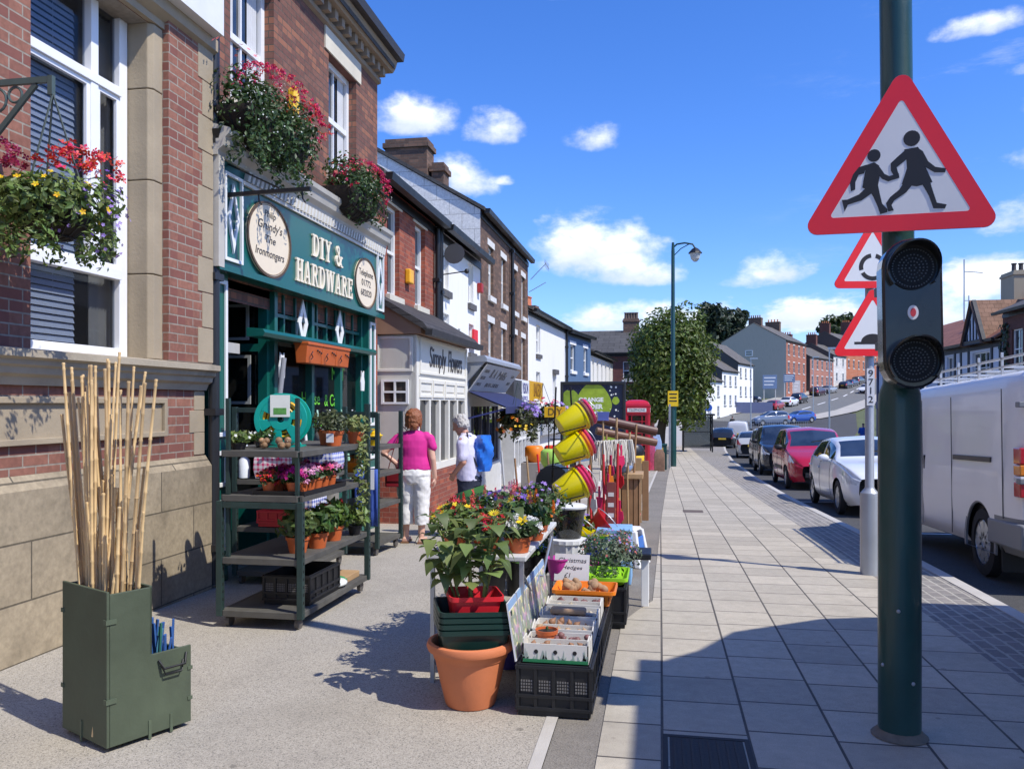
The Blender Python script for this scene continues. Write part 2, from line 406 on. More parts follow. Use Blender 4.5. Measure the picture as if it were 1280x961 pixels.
def ribbon(mb, pts, w0, w1, zo, step=3):
    """flat ribbon along a plan line, offsets w0..w1 to the right of it"""
    P = []
    for (a, b), (c, d) in zip(pts, pts[1:]):
        k = max(1, int(math.hypot(c-a, d-b)/step))
        P += [(a+(c-a)*i/k, b+(d-b)*i/k) for i in range(k)]
    P.append(pts[-1]); vs_, fs = [], []
    for i, p in enumerate(P):
        a = P[max(0, i-1)]; b = P[min(len(P)-1, i+1)]; L = math.hypot(b[0]-a[0], b[1]-a[1]); nx, ny = (b[1]-a[1])/L, -(b[0]-a[0])/L
        for w in (w0, w1): vs_.append((p[0]+nx*w, p[1]+ny*w, g(p[1]+ny*w)+zo))
    for i in range(len(P)-1): fs.append((2*i, 2*i+1, 2*i+3, 2*i+2))
    return mb.add(vs_, fs)
# ------------------------------------------------------------------ ground, pavements, road
def aggregate(c1, c2, scale=160, rough=.9, patch=.25, bump=.35, dark=(.06,.06,.06)):
    m, N, b = new_mat('aggregate'); P = N.node('ShaderNodeNewGeometry').outputs['Position']
    v = N.node('ShaderNodeTexVoronoi'); N.put(v.inputs['Vector'], P); v.inputs['Scale'].default_value = scale
    f = N.noise(P, .9, 7, .68); s = N.sep(v.outputs['Color'])[0]
    c = N.mix(N.smooth(s, .15, .9), c1, c2)
    c = N.mix(N.m('MULTIPLY', N.m('LESS_THAN', N.sep(v.outputs['Color'])[1], .10), .6), c, dark)
    c = N.mix(N.m('MULTIPLY', N.smooth(f, .42, .72), patch), c, tuple(.55*q for q in c1))
    spot = N.node('ShaderNodeTexVoronoi'); N.put(spot.inputs['Vector'], P); spot.inputs['Scale'].default_value = 2.3
    c = N.mix(N.m('MULTIPLY', N.smooth(spot.outputs['Distance'], .055, .03), .55), c, tuple(.35*q for q in c1))
    N.put(b.inputs['Base Color'], c); b.inputs['Roughness'].default_value = rough; b.inputs['Specular IOR Level'].default_value = .3
    bn = N.node('ShaderNodeBump'); bn.inputs['Strength'].default_value = bump; bn.inputs['Distance'].default_value = .004
    N.put(bn.inputs['Height'], v.outputs['Distance']); N.put(b.inputs['Normal'], bn.outputs[0])
    return m
def paving(c1, c2, mortar, bw, rh, ms, off, patch=.2, x0=0., y0=0., rough=.85, bump=.6, swap=True, cob=0):
    m, N, b = new_mat('paving'); P = N.node('ShaderNodeNewGeometry').outputs['Position']; q = N.sep(P)
    wob = N.m('MULTIPLY', N.m('SUBTRACT', N.noise(P, 9, 3), .5), cob)
    a, c_ = N.m('ADD', N.m('ADD', q[1], 50+y0), wob), N.m('ADD', N.m('ADD', q[0], 10*rh-x0), wob)
    t = N.node('ShaderNodeTexBrick', offset=off); N.put(t.inputs['Vector'], N.comb(a, c_))
    t.inputs['Color1'].default_value = c4(c1); t.inputs['Color2'].default_value = c4(c2); t.inputs['Mortar'].default_value = c4(mortar)
    t.inputs['Scale'].default_value = 1; t.inputs['Mortar Size'].default_value = ms; t.inputs['Mortar Smooth'].default_value = .3; t.inputs['Brick Width'].default_value = bw; t.inputs['Row Height'].default_value = rh
    f = N.noise(P, 1.6, 6, .7); f2 = N.noise(P, 180, 3, .7); f3 = N.noise(P, 14, 4, .6)
    c = N.mix(1.0, t.outputs[0], N.ramp(f2, [(.25, .74), (.75, 1.2)]), 'MULTIPLY')
    c = N.mix(1.0, c, N.ramp(f3, [(.3, .9), (.7, 1.07)]), 'MULTIPLY')
    c = N.mix(N.m('MULTIPLY', N.smooth(f, .45, .75), patch), c, tuple(.55*k for k in c1))
    spot = N.node('ShaderNodeTexVoronoi'); N.put(spot.inputs['Vector'], P); spot.inputs['Scale'].default_value = 3.1
    c = N.mix(N.m('MULTIPLY', N.smooth(spot.outputs['Distance'], .065, .04), .5), c, tuple(.4*k for k in c1))
    N.put(b.inputs['Base Color'], c); b.inputs['Roughness'].default_value = rough; b.inputs['Specular IOR Level'].default_value = .3
    bn = N.node('ShaderNodeBump'); bn.inputs['Strength'].default_value = bump; bn.inputs['Distance'].default_value = .006
    N.put(bn.inputs['Height'], N.m('MULTIPLY_ADD', f2, .25, N.m('SUBTRACT', 1.0, t.outputs['Fac']))); N.put(b.inputs['Normal'], bn.outputs[0])
    return m
FORECOURT = aggregate((.32, .29, .24), (.445, .405, .34), 190, patch=.35, bump=.25)
CHANNEL = aggregate((.20, .18, .15), (.27, .245, .21), 240, patch=.4)
TARMAC = aggregate((.062, .06, .058), (.10, .098, .095), 150, patch=.35, dark=(.03,.03,.03))
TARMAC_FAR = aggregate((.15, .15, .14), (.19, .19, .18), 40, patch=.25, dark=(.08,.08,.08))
SLABS = paving((.505, .45, .355), (.40, .358, .285), (.10, .09, .08), .42, .41, .008, .14, patch=.4, x0=.01, y0=-.02)
SETTS = paving((.30, .27, .24), (.20, .185, .17), (.42, .39, .33), .21, .105, .014, .5, cob=.02, bump=1.0, patch=.4)
KERB = M((.48, .45, .40), .85, .12, 4, .3, 80); PALE = M((.62, .60, .55), .8, .1, 4)
EARTH = M((.10, .115, .045), .95, .3, .2)

BND = [(-20,-.30),(6.2,-.28),(6.6,-.18),(7.0,-.06),(14,.03),(24,.2),(40,.55),(60,1.2)]      # left edge of the slabs
KL = [(-40,2.78),(18,2.82),(27,2.95),(40,3.4),(55,4.2),(70,5.2)]                              # kerb beside the parking bay
bnd = lambda y: lerp_tab(BND, y)
kl = lambda y: lerp_tab(KL, y)
FAR = [(9,104),(13,112),(20,124),(31,150),(43,185),(55,220),(78,290),(120,420)]               # the road that climbs beyond the junction

mb = MB(); ys = [-300,-80]+ys_range(-60, 320, 8)+[400,600,1000,1800,3200]; xs = [-3000,-800,-200,-60,-20,-5,0,5,20,60,200,800,3000]
for y in ys:
    for x in xs: mb.v.append((x, y, g(y)-.2))
for i in range(len(ys)-1):
    for k in range(len(xs)-1): q = i*len(xs)+k; mb.f.append((q, q+1, q+len(xs)+1, q+len(xs))); mb.mi.append(0)
struct('ground', mb, EARTH, fix=False, smooth=60)
struct('forecourt', strip(MB(), -4.6, lambda y: lerp_tab([(-20,-.59),(6.2,-.57),(7,-.48),(20,-.3),(60,.4)], y), -20, 56, 0, 2), FORECOURT, fix=False)
struct('channel', strip(MB(), lambda y: lerp_tab([(-20,-.53),(6.2,-.51),(7,-.42),(20,-.24),(60,.46)], y), bnd, -20, 60, -.006, 1, (6.2,6.6,7.0)), CHANNEL, fix=False)
e = MB(); strip(e, lambda y: lerp_tab([(-20,-.59),(6.2,-.57),(7,-.48),(20,-.3),(60,.4)], y), lambda y: lerp_tab([(-20,-.53),(6.2,-.51),(7,-.42),(20,-.24),(60,.46)], y), -20, 56, .004)
struct('edging', e, KERB, fix=False)
struct('pavement', strip(MB(), bnd, lambda y: min(2.04, kl(y)-.74), -20, 60, 0, 2, (6.2,6.6,7.0)), SLABS, fix=False)
struct('setts', strip(MB(), lambda y: min(2.04, kl(y)-.74), lambda y: kl(y)-.14, -20, 62, -.004, 1), SETTS, fix=False)
k = MB()
ysk = ys_range(-20, 66)
k.loft([[(kl(y)-.14, y, g(y)-.2), (kl(y), y, g(y)-.2), (kl(y), y, g(y)-.015), (kl(y)-.015, y, g(y)+.002), (kl(y)-.14, y, g(y)+.002)] for y in ysk])
struct('kerb', k, KERB)
road = strip(MB(), kl, 12.0, -40, 62, -.115, 4)
strip(road, lambda y: lerp_tab([(62,4.8),(80,5.5),(104,6),(118,12)], y), lambda y: lerp_tab([(62,12),(75,16),(90,20),(118,26)], y), 62, 118, -.115, 4)
struct('road', road, TARMAC, fix=False)
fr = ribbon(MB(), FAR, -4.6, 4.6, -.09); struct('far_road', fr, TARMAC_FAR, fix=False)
fp = ribbon(MB(), [(5,100)]+FAR[1:], -9.5, -4.6, .0); ribbon(fp, FAR[1:], 4.6, 7.5, .0)
strip(fp, -40, lambda y: lerp_tab([(50,1.0),(62,4.8),(80,5.5),(104,6),(118,9)], y), 56, 116, -.01, 3)
struct('far_pavement', fp, M((.40, .37, .32), .9, .15, .6), fix=False)
rp = MB(); rp.loft([[(12.0, y, g(y)-.2), (15.0, y, g(y)-.2), (15.0, y, g(y)), (12.0, y, g(y))] for y in ys_range(-40, 64)])
struct('opposite_pavement', rp, M((.42, .40, .36), .9, .12, .8))
ml = MB()
for y in np.arange(-20, 60, 6.0): strip(ml, 8.35, 8.47, y, y+3, -.108)
strip(ml, lambda y: kl(y)+2.15, lambda y: kl(y)+2.25, -20, 30, -.108)
for yb in (-.9, 7.28, 13.2, 18.9): strip(ml, lambda y: kl(y)+.1, lambda y: kl(y)+2.2, yb, yb+.1, -.108)
for i in range(2, 16):
    a = i*9.0; 
    t = MB(); ribbon(t, FAR, -.1, .1, -.083, 3)
    break
seg = []
Ld = 0
for (a, b), (c, d) in zip(FAR, FAR[1:]):
    L = math.hypot(c-a, d-b); n = int(L/9)
    for i in range(n):
        s0, s1 = i/n, (i+.55)/n; ribbon(ml, [(a+(c-a)*s0, b+(d-b)*s0), (a+(c-a)*s1, b+(d-b)*s1)], -.12, .12, -.083)
struct('road_markings', ml, M((.75, .75, .72), .7, .12, 8), fix=False)
cov = MB().box(.045, .385, 3.66, 4.05, -.05, .004)
for b_ in ((.013, .037, 3.6, 4.085), (.393, .417, 3.6, 4.085), (.037, .393, 4.058, 4.085)): cov.box(*b_, -.05, .004)
for k in range(8): cov.box(.06+.04*k, .075+.04*k, 3.67, 4.04, .0042, .007)
single('inspection_cover', cov, M((.035, .032, .03), .75, .25, 20, .3, 90), 'dark square cover plate let into the pale paving slabs', 'cover', bevel=.003)
single('drain_cover', MB().box(.40, .74, 14.6, 15.0, -.3, .006), M((.12, .09, .07), .8, .2, 20), 'small brown iron cover set in the slabs further down the pavement', 'cover', (0, 0, g(14.8)))
# ------------------------------------------------------------------ building kit
GLASS = glass(); GLASS_D = glass((.008, .009, .011), .03, .6, 'd'); SLATE = tiles((.10, .095, .09), .3, .22); SLATE2 = tiles((.16, .145, .13), .3, .22); CLAY = tiles((.38, .16, .10), .25, .2)
class Frame:
    """a wall plane: origin, direction along the wall, outward normal"""
    def __init__(s, o, U):
        s.o = Vector((o[0], o[1], 0)); s.U = Vector((U[0], U[1], 0)).normalized(); s.N = Vector((s.U.y, -s.U.x, 0))
    def p(s, u, z, d=0): return s.o+s.U*u+s.N*d+Vector((0, 0, z))
    def box(s, mb, u0, u1, z0, z1, d0, d1):
        P = [s.p(u, z, d) for z in (z0, z1) for u, d in ((u0, d0), (u1, d0), (u1, d1), (u0, d1))]
        return mb.add(P, [(0,1,2,3),(4,7,6,5),(0,4,5,1),(1,5,6,2),(2,6,7,3),(3,7,4,0)])
    def prism(s, mb, prof, u0, u1):
        """profile of (d, z) swept along the wall"""
        return mb.prism(prof, u1-u0, s.p(u0, 0), s.N, (0,0,1), s.U)
    def holes(s, mb, u0, u1, z0, z1, hs, depth=.12, back=None):
        us = sorted(set([u0, u1]+[min(max(h[k], u0), u1) for h in hs for k in (0, 1)])); zs = sorted(set([z0, z1]+[min(max(h[k], z0), z1) for h in hs for k in (2, 3)]))
        for a, b in zip(us, us[1:]):
            for c, d in zip(zs, zs[1:]):
                m_, n_ = (a+b)/2, (c+d)/2
                if any(h[0] < m_ < h[1] and h[2] < n_ < h[3] for h in hs): continue
                mb.add([s.p(a, c), s.p(b, c), s.p(b, d), s.p(a, d)], [(0,1,2,3)])
        for a, b, c, d in [h[:4] for h in hs]:
            q = [s.p(a, c), s.p(b, c), s.p(b, d), s.p(a, d)]; r = [s.p(a, c, -depth), s.p(b, c, -depth), s.p(b, d, -depth), s.p(a, d, -depth)]
            mb.add(q+r, [(i, (i+1) % 4, (i+1) % 4+4, i+4) for i in range(4)])
        return mb
def win(P, F, u0, u1, z0, z1, rec=.1, fr=WHITE, style='sash', sill=None, lint=None, fw=.055, pane=None, lh=.16, name='window'):
    a = MB()
    F.box(a, u0, u0+fw, z0, z1, -rec-.05, -rec+.02); F.box(a, u1-fw, u1, z0, z1, -rec-.05, -rec+.02)
    F.box(a, u0+fw, u1-fw, z0, z0+fw*1.2, -rec-.05, -rec+.022); F.box(a, u0+fw, u1-fw, z1-fw, z1, -rec-.05, -rec+.022)
    zm, um = (z0+z1)/2, (u0+u1)/2
    if style in ('sash', 'cross'): F.box(a, u0+fw, u1-fw, zm-fw*.45, zm+fw*.45, -rec-.05, -rec+.012)
    if style == 'sash' and u1-u0 > .85: F.box(a, um-.014, um+.014, z0+fw, z1-fw, -rec-.05, -rec-.005)
    if style in ('cross', 'mull'): F.box(a, um-fw*.45, um+fw*.45, z0+fw, z1-fw, -rec-.05, -rec+.01)
    if style == 'top': F.box(a, u0+fw, u1-fw, z1-(z1-z0)*.3, z1-(z1-z0)*.3+fw, -rec-.05, -rec+.012)
    if isinstance(style, tuple):
        nu, nz = style
        for i in range(1, nu): q = u0+(u1-u0)*i/nu; F.box(a, q-.02, q+.02, z0+fw, z1-fw, -rec-.05, -rec+.008)
        for i in range(1, nz): q = z0+(z1-z0)*i/nz; F.box(a, u0+fw, u1-fw, q-.02, q+.02, -rec-.05, -rec+.01)
    w = obj(name, a, fr, P, world=True)
    b = MB(); F.box(b, u0+fw*.5, u1-fw*.5, z0+fw*.5, z1-fw*.5, -rec-.035, -rec-.028); obj('pane', b, pane or GLASS, w, world=True).location = (0,0,0)
    if sill: c = MB(); F.box(c, u0-.07, u1+.07, z0-.13, z0-.002, -rec, .07); obj('sill', c, sill, w, world=True)
    if lint: c = MB(); F.box(c, u0-.13, u1+.13, z1+.002, z1+lh, -rec, .012); obj('lintel', c, lint, w, world=True)
    return w
def door(P, F, u0, u1, z0, z1, mat, rec=.1):
    a = MB(); F.box(a, u0, u1, z0, z1, -rec-.05, -rec)
    for k, (q0, q1) in enumerate(((.08, .42), (.5, .92))): F.box(a, u0+.12, u1-.12, z0+(z1-z0)*q0, z0+(z1-z0)*q1, -rec, -rec+.02)
    d = obj('door', a, mat, P, world=True)
    b = MB(); F.box(b, u1-.14, u1-.1, z0+.95, z0+1.08, -rec, -rec+.06); obj('handle', b, GALV, d, world=True)
    return d
def roof_parts(P, F, L, D, eave, ridge, roof, wall, oh=.18, gut=True, ends=(1, 1), mid=.5, gutmat=BLACK):
    """pitched roof with its ridge along the wall, gables at the ends"""
    r = MB(); t = .09
    F.prism(r, [(oh, eave-.04), (oh, eave-.04+t), (-D*mid, ridge+t), (-D-oh, eave-.04+t), (-D-oh, eave-.04), (-D*mid, ridge)], -.06 if ends[0] else 0, L+(.06 if ends[1] else 0))
    ro = obj('roof', r, roof, P, world=True)
    if gut:
        q = MB(); F.prism(q, [(oh-.02, eave-.09), (oh+.1, eave-.09), (oh+.12, eave+.02), (oh-.02, eave+.02)], 0, L); F.prism(q, [(.003, eave-.2), (.03, eave-.2), (.03, eave-.05), (.003, eave-.05)], 0, L)
        obj('gutter', q, gutmat, P, world=True)
    return ro
def chimney(P, F, u, d, w, t, z0, z1, mat, pots=2, potmat=TERRA, along='u'):
    a = MB(); F.box(a, u-w/2, u+w/2, z0, z1, d-t/2, d+t/2); F.box(a, u-w/2-.05, u+w/2+.05, z1-.22, z1-.1, d-t/2-.05, d+t/2+.05)
    c = obj('chimney', a, mat, P, world=True)
    for i in range(pots):
        q = (i+.5)/pots-.5
        p = F.p(u+(q*w*.85 if along == 'u' else 0), z1, d+(0 if along == 'u' else q*t*.85))
        b = MB().lathe([(.13, 0), (.11, .1), (.10, .38), (.13, .4), (.13, .45), (.09, .45)], 10, p)
        obj('chimney_pot', b, potmat, c, world=True, smooth=40)
    return c
def house(name, label, o, U, L, D, eave, ridge, wall, roof, wins=(), doors=(), zb=None, sill=None, lint=None, fr=WHITE, chims=(), gable=None, gut=True, group=None, style='sash', rec=.1, mid=.5, oh=.18, holes=(), gutmat=BLACK, ends=(1, 1), gwin=()):
    F = Frame(o, U); zb = g(o[1])-.3 if zb is None else zb
    p0 = F.p(L/2, 0); P = thing(name, label, 'building', (p0.x, p0.y, zb), 0, group)
    w = MB(); F.holes(w, 0, L, zb, eave, list(wins)+list(doors)+list(holes), rec+.05)
    obj('wall', w, wall, P, world=True, fix=False)
    gm = MB()
    for e in (0, L):
        gm.add([F.p(e, zb), F.p(e, zb, -D), F.p(e, eave, -D), F.p(e, ridge, -D*mid), F.p(e, eave)], [(0,1,2,3,4) if e == 0 else (4,3,2,1,0)])
    gm.add([F.p(0, zb, -D), F.p(L, zb, -D), F.p(L, eave, -D), F.p(0, eave, -D)], [(3,2,1,0)])
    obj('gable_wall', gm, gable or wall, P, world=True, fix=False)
    roof_parts(P, F, L, D, eave, ridge, roof, wall, oh, gut, ends, mid, gutmat)
    for h in wins: win(P, F, *h[:4], rec=rec, fr=fr, style=h[4] if len(h) > 4 else style, sill=sill, lint=lint)
    for h in doors: door(P, F, *h[:4], h[4] if len(h) > 4 else GREEN_D, rec)
    for c in chims: chimney(P, F, *c)
    return P, F
def pipe(P, F, u, z0, z1, r=.045, mat=BLACK, d=.08):
    a = MB().cyl(F.p(u, z0, d), F.p(u, z1, d), r, n=10)
    for k in range(int((z1-z0)/1.2)+1): F.box(a, u-r*1.5, u+r*1.5, z0+.3+k*1.2, z0+.36+k*1.2, 0, d+r*1.15)
    return obj('drainpipe', a, mat, P, world=True, smooth=40)

BRK1 = brick((.32, .145, .10), (.25, .11, .08), (.33, .285, .23), third=(.22, .085, .068), stain=.35)
BRK2 = brick((.22, .105, .078), (.165, .078, .062), (.10, .085, .07), third=(.33, .14, .085), stain=.35)
BRK3 = brick((.29, .085, .055), (.235, .07, .05), (.30, .2, .15), third=(.40, .11, .06), ms=.004, stain=.2)
BRK5 = brick((.17, .105, .075), (.125, .078, .06), (.13, .11, .09), third=(.24, .14, .095), stain=.3)
BRKD = brick((.20, .075, .055), (.15, .055, .045), (.12, .10, .09), stain=.3)
STREET = ((0, 1))
# ------------------------------------------------------------------ 1: the brick and sandstone building at the left edge
def bank():
    F = Frame((-3.97, 0), (0, 1)); P = thing('brick_building', 'red brick and sandstone building with a tall white window and bamboo shadows', 'building', (-3.97, 3, 0))
    H = 6.9
    w = MB(); F.holes(w, -3, 6.72, 1.1, H, [(4.68, 6.05, 1.94, 4.6)], .24)
    F.box(w, 6.06, 6.72, 1.95, 4.74, .002, .085)
    w.add([F.p(6.72, 0), F.p(6.72, 0, -8), F.p(6.72, H, -8), F.p(6.72, H)], [(0,1,2,3)]); w.add([F.p(-3, 0), F.p(-3, 0, -8), F.p(-3, H, -8), F.p(-3, H)], [(0,1,2,3)])
    w.add([F.p(-3, 0, -8), F.p(6.72, 0, -8), F.p(6.72, H, -8), F.p(-3, H, -8)], [(0,1,2,3)])
    obj('wall', w, BRK1, P, world=True)
    r = MB(); F.box(r, -3, 6.74, H+.002, H+.15, -8.1, .1); obj('roof', r, SLATE, P, world=True)
    a = MB(); F.prism(a, [(-.3, -.3), (.075, -.3), (.075, 1.06), (.012, 1.15), (-.3, 1.15)], -3, 6.73); obj('plinth', a, STONE, P, world=True)
    s = MB(); F.prism(s, [(-.2, 1.72), (.03, 1.72), (.05, 1.77), (.085, 1.79), (.095, 1.83), (.12, 1.845), (.125, 1.875), (.165, 1.89), (.165, 1.935), (.02, 1.955), (-.2, 1.955)], -3, 6.72)
    for k in range(6): pass
    obj('string_course', s, M((.40, .34, .25), .85, .2, 3, .4, 40, dirt=.5), P, world=True)
    pn = MB(); F.box(pn, -3, 6.12, 1.34, 1.645, .002, .012)
    pn.ring([(-3, 1.34), (6.12, 1.34), (6.12, 1.645), (-3, 1.645)], [(-2.95, 1.38), (6.08, 1.38), (6.08, 1.605), (-2.95, 1.605)], .03, F.p(0, 0, .012), F.U, (0,0,1), F.N)
    obj('stone_panel', pn, DRESS, P, world=True, bevel=.008)
    j = MB()
    for z0, z1 in ((1.957, 2.62), (2.628, 3.36), (3.368, 4.08), (4.088, 4.6)):
        j.add([F.p(u, z, d) for z in (z0, z1) for u, d in ((5.905, -.25), (5.905, .0), (5.94, .035), (6.057, .035), (6.057, -.25))], [(0,1,2,3,4), (9,8,7,6,5), (0,5,6,1), (1,6,7,2), (2,7,8,3), (3,8,9,4)])
    obj('stone_jamb', j, DRESS, P, world=True, bevel=.006)
    q = MB(); n = 9; zz = 1.957
    for i in range(n):
        h = .30; wd = .235 if i % 2 == 0 else .17
        F.box(q, 6.723-wd, 6.725, zz+.003, min(zz+h, 4.74), .05, .092); zz += h+.005
    zz = 1.16
    for i in range(3): F.box(q, 6.715-(.22 if i % 2 else .15), 6.726, zz, min(zz+.19, 1.715), -.05, .008); zz += .193
    obj('quoins', q, DRESS, P, world=True, bevel=.004)
    l = MB(); F.box(l, 4.4, 6.2, 4.605, 4.80, -.28, .05); F.prism(l, [(.05, 4.66), (.13, 4.70), (.13, 4.80), (.05, 4.80)], 4.4, 6.74); obj('lintel', l, DRESS, P, world=True)
    b = MB(); F.box(b, -3, 6.66, 4.80, 5.75, .12, .23); obj('fascia_board', b, M((.74, .74, .72), .5, .05), P, world=True)
    b = MB(); F.box(b, -3, 6.70, 4.805, 5.80, .0, .118); obj('fascia_frame', b, M((.06, .055, .05), .7), P, world=True)
    # window
    W = MB(); d0, d1 = -.23, -.165
    for u0, u1 in ((4.69, 4.82), (5.80, 5.895)): F.box(W, u0, u1, 1.96, 4.6, d0, d1)
    F.box(W, 4.82, 5.80, 1.96, 2.03, d0, d1+.01); F.box(W, 4.82, 5.80, 2.56, 2.64, d0, d1+.02); F.box(W, 4.82, 5.80, 3.98, 4.05, d0, d1+.02)
    F.box(W, 5.46, 5.54, 2.64, 3.98, d0, d1+.012); F.box(W, 5.46, 5.54, 4.05, 4.6, d0, d1+.012)
    for u0, u1 in ((4.82, 5.46), (5.54, 5.80)):
        for z0, z1 in ((2.64, 3.98),): W.ring(rect(u0, u1, z0, z1), rect(u0+.035, u1-.035, z0+.035, z1-.035), .03, F.p(0, 0, d1-.03), F.U, (0,0,1), F.N)
    wo = obj('window', W, M((.86, .86, .86), .35, .03), P, world=True, bevel=.004)
    pa = MB(); F.box(pa, 4.75, 5.85, 2.0, 4.6, -.215, -.209); obj('pane', pa, clear_glass((.92, .95, 1.0), .72), wo, world=True)
    bl = MB()
    for k in range(52):
        z = 2.02+k*.048
        if z > 4.55: break
        bl.add([F.p(u, z+dz, d) for u in (4.8, 5.42) for d, dz in ((-.262, -.021), (-.276, .021))], [(0,1,3,2)])
    for u in (4.95, 5.27): bl.bar(F.p(u, 2.0, -.32), F.p(u, 4.6, -.32), .004)
    obj('blind', bl, M((.70, .74, .80), .5, .03), wo, world=True, fix=False)
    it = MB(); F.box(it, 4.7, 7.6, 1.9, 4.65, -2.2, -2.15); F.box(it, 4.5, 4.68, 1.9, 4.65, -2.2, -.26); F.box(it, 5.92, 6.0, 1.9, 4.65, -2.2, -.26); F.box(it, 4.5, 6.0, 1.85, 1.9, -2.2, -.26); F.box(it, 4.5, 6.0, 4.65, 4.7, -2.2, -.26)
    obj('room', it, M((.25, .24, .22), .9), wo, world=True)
    cu = MB(); pts = []
    for k in range(15): pts.append((5.62+k*.018, -.30-.025*(k % 2)))
    cu.add([F.p(u, z, d) for u, d in pts for z in (1.98, 4.6)], [(2*i, 2*i+2, 2*i+3, 2*i+1) for i in range(14)])
    obj('curtain', cu, M((.45, .42, .36), .9), wo, world=True, fix=False)
    pipe(P, F, 6.79, 0, 5.0, .05, M((.02, .021, .024), .4), .06)
    h = MB().loft([[F.p(6.70, 4.02, -.0), F.p(6.88, 4.02, 0), F.p(6.88, 4.02, .17), F.p(6.70, 4.02, .17)], [F.p(6.74, 3.86, 0), F.p(6.84, 3.86, 0), F.p(6.84, 3.86, .12), F.p(6.74, 3.86, .12)]]); obj('hopper', h, BLACK, P, world=True)
bank()
# ------------------------------------------------------------------ 2: the ironmonger's
SG = M((.005, .105, .085), .38, .10, 2, coat=.2); SGB = M((.004, .105, .088), .35, .10, 1.5, coat=.25)
SHOPGREY = M((.50, .47, .41), .6, .12, 4); IVORY = M((.80, .68, .50), .55, .05, 4)
def serif(ch, mb, x, y, w, h, o, U, V, Nn, t=.016):
    """heavy slab-serif capitals from strokes: x,y lower left, w,h the cell"""
    S = .24*w if w > .12 else .028; s2 = S*.62; k = [0]
    def poly(pts):
        k[0] += 1; mb.prism([(x+a*w, y+b*h) for a, b in pts], t+k[0]*.0003, o, U, V, Nn)
    def bar(x0, x1, y0, y1): poly([(x0, y0), (x1, y0), (x1, y1), (x0, y1)])
    sw, st = .24, .11
    def stem(c, y0=0, y1=1, serifs=(1, 1), sw=sw):
        bar(c-sw/2, c+sw/2, y0, y1)
        if serifs[0]: bar(c-sw*.95, c+sw*.95, y0, y0+st*.8)
        if serifs[1]: bar(c-sw*.95, c+sw*.95, y1-st*.8, y1)
    def bowl(cx, cy, rx, ry, a0, a1, th, tv=.10, n=12):
        o_, i_ = [], []
        for q in range(n+1):
            a = R(a0+(a1-a0)*q/n); o_.append((cx+rx*math.cos(a), cy+ry*math.sin(a))); i_.append((cx+(rx-th)*math.cos(a), cy+(ry-tv)*math.sin(a)))
        for q in range(n): poly([o_[q], o_[q+1], i_[q+1], i_[q]])
    def slant(x0, y0, x1, y1, th): poly([(x0-th/2, y0), (x0+th/2, y0), (x1+th/2, y1), (x1-th/2, y1)])
    if ch == 'I': stem(.5, sw=.5)
    elif ch == 'H': stem(.22); stem(.78); bar(.22, .78, .45, .56)
    elif ch == 'E':
        stem(.25); bar(.25, .92, 0, .11); bar(.25, .90, .89, 1); bar(.25, .72, .45, .55); bar(.82, .92, 0, .30); bar(.80, .90, .70, 1); bar(.64, .72, .36, .64)
    elif ch == 'D': stem(.24); bar(.1, .5, 0, .10); bar(.1, .5, .90, 1); bowl(.48, .5, .46, .5, -90, 90, .24)
    elif ch == 'R':
        stem(.24); bar(.2, .5, .90, 1); bar(.2, .5, .44, .54); bowl(.48, .72, .36, .28, -90, 90, .22, .1); slant(.82, 0, .50, .48, .24); bar(.66, 1.0, 0, .085)
    elif ch == 'A':
        slant(.15, 0, .47, 1, .10); slant(.78, 0, .50, 1, .25); bar(.28, .70, .27, .36); bar(0, .32, 0, .085); bar(.56, 1.0, 0, .085)
    elif ch == 'Y': stem(.5, 0, .5, (1, 0)); slant(.46, .42, .17, 1, .24); slant(.55, .42, .82, 1, .11); bar(0, .36, .915, 1); bar(.66, 1, .915, 1)
    elif ch == 'W':
        slant(.27, 0, .13, 1, .17); slant(.30, 0, .47, 1, .08); slant(.68, 0, .52, 1, .17); slant(.71, 0, .88, 1, .08); bar(0, .28, .92, 1); bar(.38, .66, .92, 1); bar(.76, 1, .92, 1)
    elif ch == '&':
        bowl(.40, .76, .22, .24, -40, 220, .12, .09); bowl(.36, .27, .34, .27, 100, 380, .18, .1); slant(.86, 0, .30, .66, .2); bar(.66, .98, .44, .52); slant(.62, .10, .82, .46, .1); bar(.72, 1.02, 0, .08)
